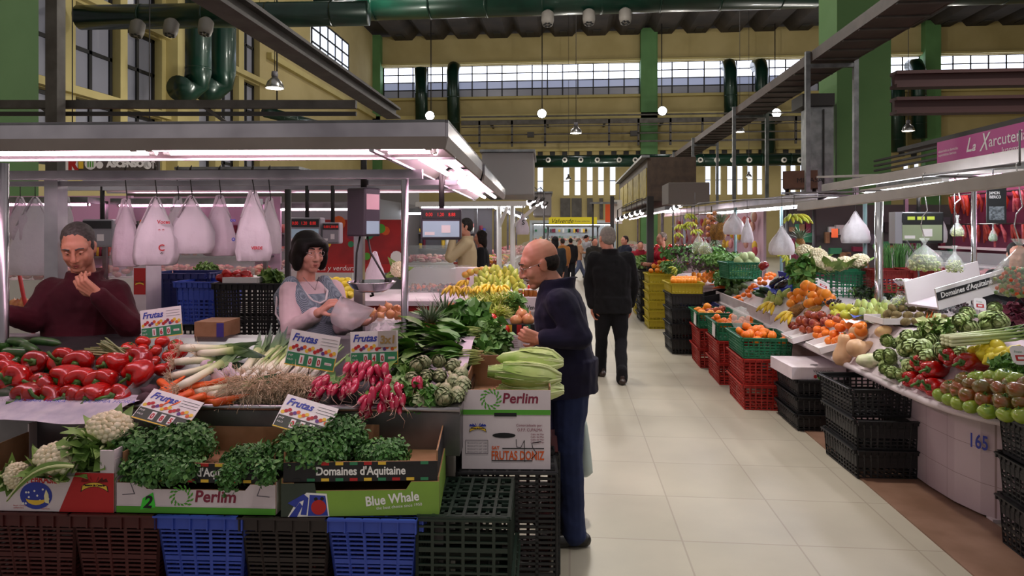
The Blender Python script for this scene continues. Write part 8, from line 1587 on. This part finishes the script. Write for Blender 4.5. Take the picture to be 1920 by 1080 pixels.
# dark red crates and greens behind the scale
for i, (px, D, c, lb) in enumerate(((1690, 6.6, 'dkred', 'dark red crate behind the chrome weighing pan'), (1760, 6.5, 'dkred', 'dark red crate next to it, under the peas'), (1700, 7.1, 'navy', 'dark blue crate of spring greens below the black scale'))):
    p = at(px, 548, D); crate_mb(.42, .4, .22, CM[c], 9, 7, .01, .03, .008, None, .3).build('crate', loc=(p.x, p.y + .2, p.z), rot=(0, 0, -.1), label=lb, cat='crate')
t = thing('chive_bundle', 'upright dark green chives in the blue crate under the scale', 'greens', at(1685, 500, 7.1)); m = MB()
for i in range(150): q = random.Random(i); x = q.uniform(-.2, .2); y = q.uniform(-.1, .1); m.tube([(x, y, -.05), (x * 1.1, y, .12), (x * 1.2 + q.uniform(-.04, .04), y, q.uniform(.18, .26))], .004, M_PARS, 4, False)
m.build('stalks', t, kind='stuff')
# sausage stall with pink fascia
t = thing('fascia_sign', 'pink fascia sign with curly white lettering above the sausage stall', 'sign', atx(1757, 300, 5.0), (0, 0, -PI / 2)); q0 = atx(1757, 300, 5.0); q1 = atx(1945, 300, 5.0); w_ = q0.y - q1.y + .6; zt_ = 2.86 - q0.z
m = MB(); m.box((w_ / 2, .02, zt_ - .19), (w_, .04, .38), mat('pink_fascia', '#a23a78', .5, emit=.1)); m.text('L', .25, LETW, FM(.66, zt_ - .21, -.004), shear=.35, bold=.003); m.text('a', .17, LETW, FM(.79, zt_ - .21, -.004), shear=.35, bold=.003); m.text('X', .30, LETW, FM(.95, zt_ - .23, -.004), shear=.4, bold=.003, sx=.7); m.text('arcuteria', .19, LETW, FM(1.12, zt_ - .2, -.004), bold=.001); m.text('Juanma', .11, LETW, FM(1.36, zt_ - .31, -.004)); m.text('elaborados a domicilio\nespecialistas ibericos', .05, LETW, FM(.04, zt_ - .15, -.004)); m.build('sign_board', t)
MB().box((w_ / 2, .1, zt_ + .03), (w_ + 2.2, .2, .06), DARK).build('sign_frame', t)
m = MB()
for k in range(5): m.box((-1.0, .05, zt_ - .05 - .08 * k), (1.9, .05, .03), DARK)
m.build('louvre_slats', t)
cc = counter_case('pink-lit sausage counter with meats at the right edge', (4.75, 8.6, 0), -PI / 2, 4.4, .9, 1.0, MEAT, TUBEP, 2.35, .4, seed=9)
t = thing('sausage_rack', 'rack of dark red hanging hams and sausages in the right stall behind', 'sausages', (6.0, 8.6, 0), -PI / 2); MB().box((0, .12, 1.15), (5.0, .08, 2.3), mat('dark_rose_wall', '#6d2a45', .5)).build('back_panel', t)
for z in (1.75, 2.2): MB().cyl((-2.4, 0, z), (2.4, 0, z), .015, CHROME, n=8).build('rail', t)
m = MB(); SAU = [mat('dry_sausage', '#7a2418', .4, var=('#a8452c', 14)), mat('orange_chorizo', '#b8401a', .4), MEAT[0]]
for i in range(150): q = random.Random(i); x = q.uniform(-2.35, 2.35); z = (1.74, 2.19)[i % 2]; L_ = q.uniform(.15, .32); m.tube([(x, -.02 - .08 * q.random(), z), (x + .01, -.03, z - L_ * .5), (x + q.uniform(-.03, .03), -.03, z - L_)], [.012, q.uniform(.018, .04), .012], SAU[i % 3], 7)
m.build('sausages', t, kind='stuff')
for z in (1.15, 1.4): MB().box((0, -.1, z), (4.6, .3, .03), WHITE).build('shelf', t)
tube_lamp(t, (-2.2, -.15, 2.36), (2.2, -.15, 2.36), .02, TUBEP); MB().box((0, -.02, 2.42), (4.8, .4, .06), GALV).build('lamp_hood', t)
for px, lb in ((1700, 'grey'), (1600, 'dim')):
    p = at(px, 432, 11.5); t = thing('stall_partition', '%s back wall of the stall behind %s' % (lb, 'the black scale' if px == 1700 else 'the cauliflowers'), 'stall panel', (p.x, p.y, 0), -.1); MB().box((0, 0, 1.05), (2.4, .06, 2.1), mat('dim_grey_panel', '#55504f', .7)).build('panel', t); m = MB()
    for k in range(50): q = random.Random(k + px); m.box((q.uniform(-1.1, 1.1), -.1, q.uniform(.9, 1.9)), (q.uniform(.05, .2), .1, q.uniform(.05, .2)), (MAR, WHITE, DARK, TEAL, CARD, GRYT)[k % 6])
    m.build('shelf_goods', t, kind='stuff')
# brown box over the stall by the column and beige carton
t = thing('brown_fascia', 'brown fascia box with faded lettering before the green column', 'stall roof', at(1500, 352, 10.6), -.35); w_, h = sz(60, 10.6), sz(32, 10.6); m = MB(); m.box((0, .3, h / 2), (w_, .6, h), mat('brown_board', '#6b4a38', .7, var=('#5a3d2e', 5))); m.text('MICASA', h * .4, INK, FM(-w_ * .1, h * .3, -.004)); m.build('box_body', t)
for s_ in (-1, 1): MB().cyl((s_ * w_ * .4, .3, .01), (s_ * w_ * .4, .3, -at(1500, 352, 10.6).z), .03, DARK, n=8).build('post', t)
# ------------------------------------------------------------------ far right stalls along the aisle
def R2(px, py, D): return at(px, py, D)
t = thing('far_counter', 'low counter of oranges and greens at the farther right stall', 'counter', (1.95, 11.9, 0), .02); MB().box((.55, .2, .38), (.9, 2.9, .76), WT_).build('counter_body', t); MB().box((.5, .2, .78), (1.05, 3.0, .04), WT_).build('counter_top', t)
for rw, (py, a, b, D, z) in enumerate(((507, 1222, 1275, 11.6, 0), (499, 1224, 1290, 11.9, 0), (491, 1236, 1300, 12.2, 0), (484, 1242, 1300, 12.6, 0), (478, 1248, 1296, 13.0, 0))):
    n = int((b - a) / 8.6)
    for i in range(n): bo.at(at(a + (b - a) * i / n + ju(2), py + ju(1.5), D), (ju(2), ju(2), 0), 'small far orange, %s in the %s row above the yellow crates' % (ORD[i], ROW[rw]), 'oranges above the yellow crates', .95)
clump('lettuce', 'pale green lettuces beside the far oranges', 'lettuce', at(1245, 474, 13.4), (.28, .3, .12), 220, [M_CLEAF, M_PARS2], .09, 130, 4); clump('dark_greens', 'grey-green cabbages at the aisle end of the farther stall', 'greens', at(1205, 494, 13.2), (.22, .4, .12), 220, [M_SPIN2, M_CLEAF], .10, 131, 4); clump('lettuce', 'green lettuce row between the far oranges and red onions', 'lettuce', at(1262, 500, 11.2), (.2, .25, .08), 160, [M_PARS2, M_CLEAF], .07, 132, 4); clump('mixed_greens', 'dark reddish greens at the back of the farther stall', 'greens', at(1300, 474, 11.8), (.6, .4, .12), 300, [M_SPIN, mat('purple_leaf', '#4a2c34', .6)], .09, 133, 4)
clump('mixed_greens', 'grey-violet greens in the middle of the right stall', 'greens', at(1330, 490, 10.4), (.55, .35, .12), 340, [mat('violet_grey_leaf', '#6d5a62', .6), M_SPIN2], .07, 134, 4); clump('mixed_greens', 'small green pods heaped behind the cabbages crate', 'greens', at(1355, 486, 9.9), (.35, .3, .10), 260, [M_BEAN, M_SPIN2], .06, 135, 4)
for i in range(12): tk[0].at(at(1226 + 6.2 * i, 466 - 5 * (i % 2), 12.7), (0, 0, i), 'far red tomato, %s of the row before the woman in the red vest' % ORD[i], 'far tomatoes', 1.2)
banana_bunch(420, 5, 'green bananas lying between the far oranges and dark greens', at(1265, 505, 10.8), (.4, 1.0, .2), M_BANG, sc=1.2); cucumber_far = None
for i, (y, D_, lb) in enumerate(((16.5, 1.0, 'meat counter with bright pink light, nearest on the right of the aisle'), (20.6, 1.0, 'meat counter farther along the right of the aisle'), (24.9, 1.0, 'far meat counter near the yellow sign'))):
    counter_case(lb, (2.05 + .1 * i, y, 0), -PI / 2, 3.6, .9, .98, MEAT[:3] + [M_TOM], TUBE, 2.15, .3, seed=20 + i, body=mat('pale_rose_panel', '#b59aa0', .5))
    t = thing('stall_partition', 'pale back wall of the %s meat stall on the right' % ('nearest', 'second', 'far')[i], 'stall panel', (4.2, y, 0), -PI / 2); MB().box((0, 0, 1.1), (3.6, .06, 2.2), mat('pale_rose_wall', '#c7a5b3', .5)).build('panel', t); m = MB()
    for k in range(30): q = random.Random(k + i * 31); m.ball((q.uniform(-1.7, 1.7), -.15, q.uniform(1.2, 2.0)), (.06, .06, .12), (MEAT + [YEL, WHITE])[k % 6], 8, 6)
    m.build('hanging_goods', t, kind='stuff')
# spot lamps, roof boxes with yellow panels
WOODB = mat('brown_stained_wood', '#4d3d31', .7, var=('#3d3027', 6)); YPAN = mat('yellow_painted_panel', '#a8963a', .6, var=('#7a6c22', 5, 4))
a = atx(1214, 350, 1.95); t = thing('stall_roof_box', 'brown box roof with yellow painted panels on its aisle side', 'stall roof', (1.95, a.y, 2.35)); y1_ = 9.5
MB().box((.6, y1_ / 2, .6), (1.2, y1_, 1.1), WOODB).build('roof_body', t)
for k in range(5): MB().box((-.012, .9 + 1.8 * k, .52), (.02, 1.55, .75), YPAN).build('painted_panel', t)
MB().box((-.05, y1_ / 2, 1.17), (.2, y1_ + .1, .06), GALV).build('roof_edge', t); MB().box((-.03, y1_ / 2, .02), (.1, y1_, .06), GALV).build('lower_edge', t)
t = thing('grey_panel_box', 'plain grey-brown panel box beside the brown roof box', 'stall roof', at(1292, 382, 11.3), .0); MB().box((0, .4, sz(20, 11.3)), (sz(76, 11.3), .8, sz(40, 11.3)), mat('grey_brown_panel', '#6e6660', .7)).build('box_body', t, bev=.01)
p = at(1148, 410, 18); MB().box((0, .1, 0), (.1, .1, 2.6), DARK).build('dark_post', loc=(p.x, p.y, 1.3), label='dark post in the meat stalls beside the man in black', cat='post'); p = at(1219, 430, 12.4); MB().box((0, 0, 0), (.12, .12, 2.3), DARK).build('dark_post', loc=(p.x, p.y, 1.15), label='dark post before the woman in the red vest', cat='post')
SPOT = mat('spot_lamp_glow', '#fff2f4', .5, emit=14)
def spots(lb, grp, P):
    for i, (px, py, D) in enumerate(P): t = thing('spot_lamp', lb % ORD[i], 'lamp', at(px, py, D), (0, 0, .4), grp); MB().cyl((0, 0, 0), (.03, -.12, .05), .05, DARK, r1=.03, n=10).build('lamp_body', t); MB().ball((0, .02, -.02), (.06, .04, .06), SPOT, 10, 6).build('lens', t); MB().cyl((0, 0, .02), (0, 0, .3), .008, DARK, n=5).build('lamp_arm', t)
    Q = sorted([at(*q) + UP * .28 for q in P], key=lambda q: q.y); a = Q[0]; t = thing('lamp_rail', 'thin rail carrying the ' + grp, 'rail', a); MB().tube([q - a for q in Q], .01, DARK, 6).build('rail_rod', t); MB().cyl(Q[-1] - a, Q[-1] - a - UP * Q[-1].z, .02, DARK, n=6).build('rail_post', t)
spots('bright spot lamp, %s of the row under the brown roof box', 'spot lamps over the meat stalls', [(1166, 408, 18), (1174, 404, 17), (1184, 401, 16), (1194, 398, 15), (1204, 396, 14.5), (1158, 411, 20)]); spots('white lamp, %s of the cluster beside the grey roof box on the left', 'lamp cluster on the left of the aisle', [(992, 378, 14), (1000, 374, 14), (1007, 380, 14.2), (1014, 376, 14.2), (1020, 384, 14.4), (998, 386, 14)]); spots('white lamp, %s of the row over far right stall', 'lamps over the far right stalls', [(1262, 392, 12.6), (1268, 387, 12.4), (1277, 381, 12.2)])
# left side of the far aisle
for i, (y, lb) in enumerate(((12.8, 'first lit stall beyond the fruit counter, left of aisle'), (16.6, 'second lit stall on the left of the aisle'), (20.8, 'third lit stall on the left of the aisle'))):
    counter_case(lb, (-1.15 - .1 * i, y, 0), PI / 2, 3.2, .9, 1.0, [M_APP, M_PEAR, MEAT[1], M_OR] if i < 1 else MEAT, TUBEW, 2.1, .3, seed=40 + i); 
    t = thing('stall_partition', 'dim back wall of the %s stall left of the aisle' % ('first', 'second', 'third')[i], 'stall panel', (-3.3, y, 0), PI / 2); MB().box((0, 0, 1.1), (3.4, .06, 2.2), mat('dim_grey_panel', '#55504f', .7)).build('panel', t)
for i, (px, D, lb) in enumerate(((961, 8.08, 'white post of the lit stall beyond the pears'), (936, 8.12, 'thin white post behind the pears'))): q = at(px, 432, D); t = thing('stall_post', lb, 'post', (q.x, q.y, 0)); MB().cyl((0, 0, 0), (0, 0, 2.0), .03, WHITE, n=12).build('upright', t); MB().bar((0, 0, 1.7), (.28 if i == 0 else .1, 0, 1.95), .04, .04, WHITE).build('brace', t)
a, b = at(780, 383, 8.2), at(987, 386, 8.0); t = thing('white_canopy_edge', 'white lit canopy edge above the pears and the man in beige', 'lamp canopy', a); q = V((b.x, b.y, a.z)) - a; MB().bar((0, 0, 0), q, .05, .06, WHITE).build('edge_beam', t); tube_lamp(t, q * .02 + V((0, .08, -.03)), q * .98 + V((0, .08, -.03)), .016, TUBEW)
tbag('white printed bag hanging by the white post on the left of the aisle', 980, 402, 440, 25, 8.05, WB[0], 31, [('S', -.1, .5, .08, INK)], hook=False, cord=1.96, group='bag by the white post')
# yellow sign and stall closing the aisle
p = at(1074, 421, 33); t = thing('yellow_sign', 'yellow sign with slanted dark lettering over the stall that closes the aisle', 'sign', p); w_, h = sz(90, 33), sz(14, 33); m = MB(); m.box((0, .05, h / 2), (w_, .1, h), mat('yellow_sign_panel', '#c9b81a', .5, emit=.25)); m.text('Valverde', h * .85, INK, FM(-w_ * .46, h * .2, -.006), shear=.3); m.text('frutas selectas', h * .35, GRYT, FM(.1, h * .35, -.006)); m.build('sign_board', t)
MB().box((0, .3, -.08), (w_ + .3, .6, .12), GALV).build('canopy_edge', t)
for s_ in (-1, 1): MB().cyl((s_ * w_ * .52, .3, -.1), (s_ * w_ * .52, .3, -p.z), .05, STEELD, n=8).build('post', t)
counter_case('white lit counter under the yellow sign at the aisle end', (p.x, 34.0, 0), 0, 4.2, .9, 1.1, [M_TOM, M_OR, M_PEAR, WHITE], TUBEW, 2.0, .3, seed=77); t = thing('stall_partition', 'white shelf wall behind the counter at the aisle end', 'stall panel', (p.x, 35.5, 0)); MB().box((0, 0, 1.1), (4.6, .06, 2.2), mat('bluish_white_panel', '#b9c3cc', .5)).build('panel', t); m = MB()
for k in range(40): q = random.Random(k); m.cyl((q.uniform(-2, 2), -.15, 1.2 + .4 * (k % 2)), (q.uniform(-2, 2) * 0 + 0, -.15, 1.3), .001, WHITE, n=3) if False else m.box((q.uniform(-2, 2), -.15, 1.25 + .4 * (k % 2)), (.1, .1, q.uniform(.1, .25)), (WHITE, TEAL, YEL, MAR, GRYT)[k % 5])
m.build('shelf_goods', t, kind='stuff')
t = thing('orange_awning', 'orange and white cloth hanging over the far right stall', 'cloth', at(1140, 400, 22)); m = MB(); m.box((0, 0, 0), (.18, .05, .6), orgc); m.box((.3, .1, .05), (.35, .05, .8), WHITE); m.box((-.15, 0, .35), (.9, .1, .06), GALV); m.build('cloth', t); MB().cyl((-.5, .06, .35), (-.5, .06, -at(1140, 400, 22).z), .03, DARK, n=8).build('post', t)
# low lockers and boxes on the left wall side that close the view under the windows
p = at(500, 432, 16); t = thing('stall_roof_box', 'long grey stall roof beyond the bags, under the yellow wall', 'stall roof', (p.x, p.y, 2.15), 0); MB().box((0, .5, .25), (7, 1.2, .5), mat('grey_sheet_metal2', '#6a6462', .6)).build('roof_body', t)

for k_ in Kind.ALL:                                                 # models that were never placed
    if not k_.used:
        for c_ in list(k_.root.children): bpy.data.objects.remove(c_)
        bpy.data.objects.remove(k_.root)
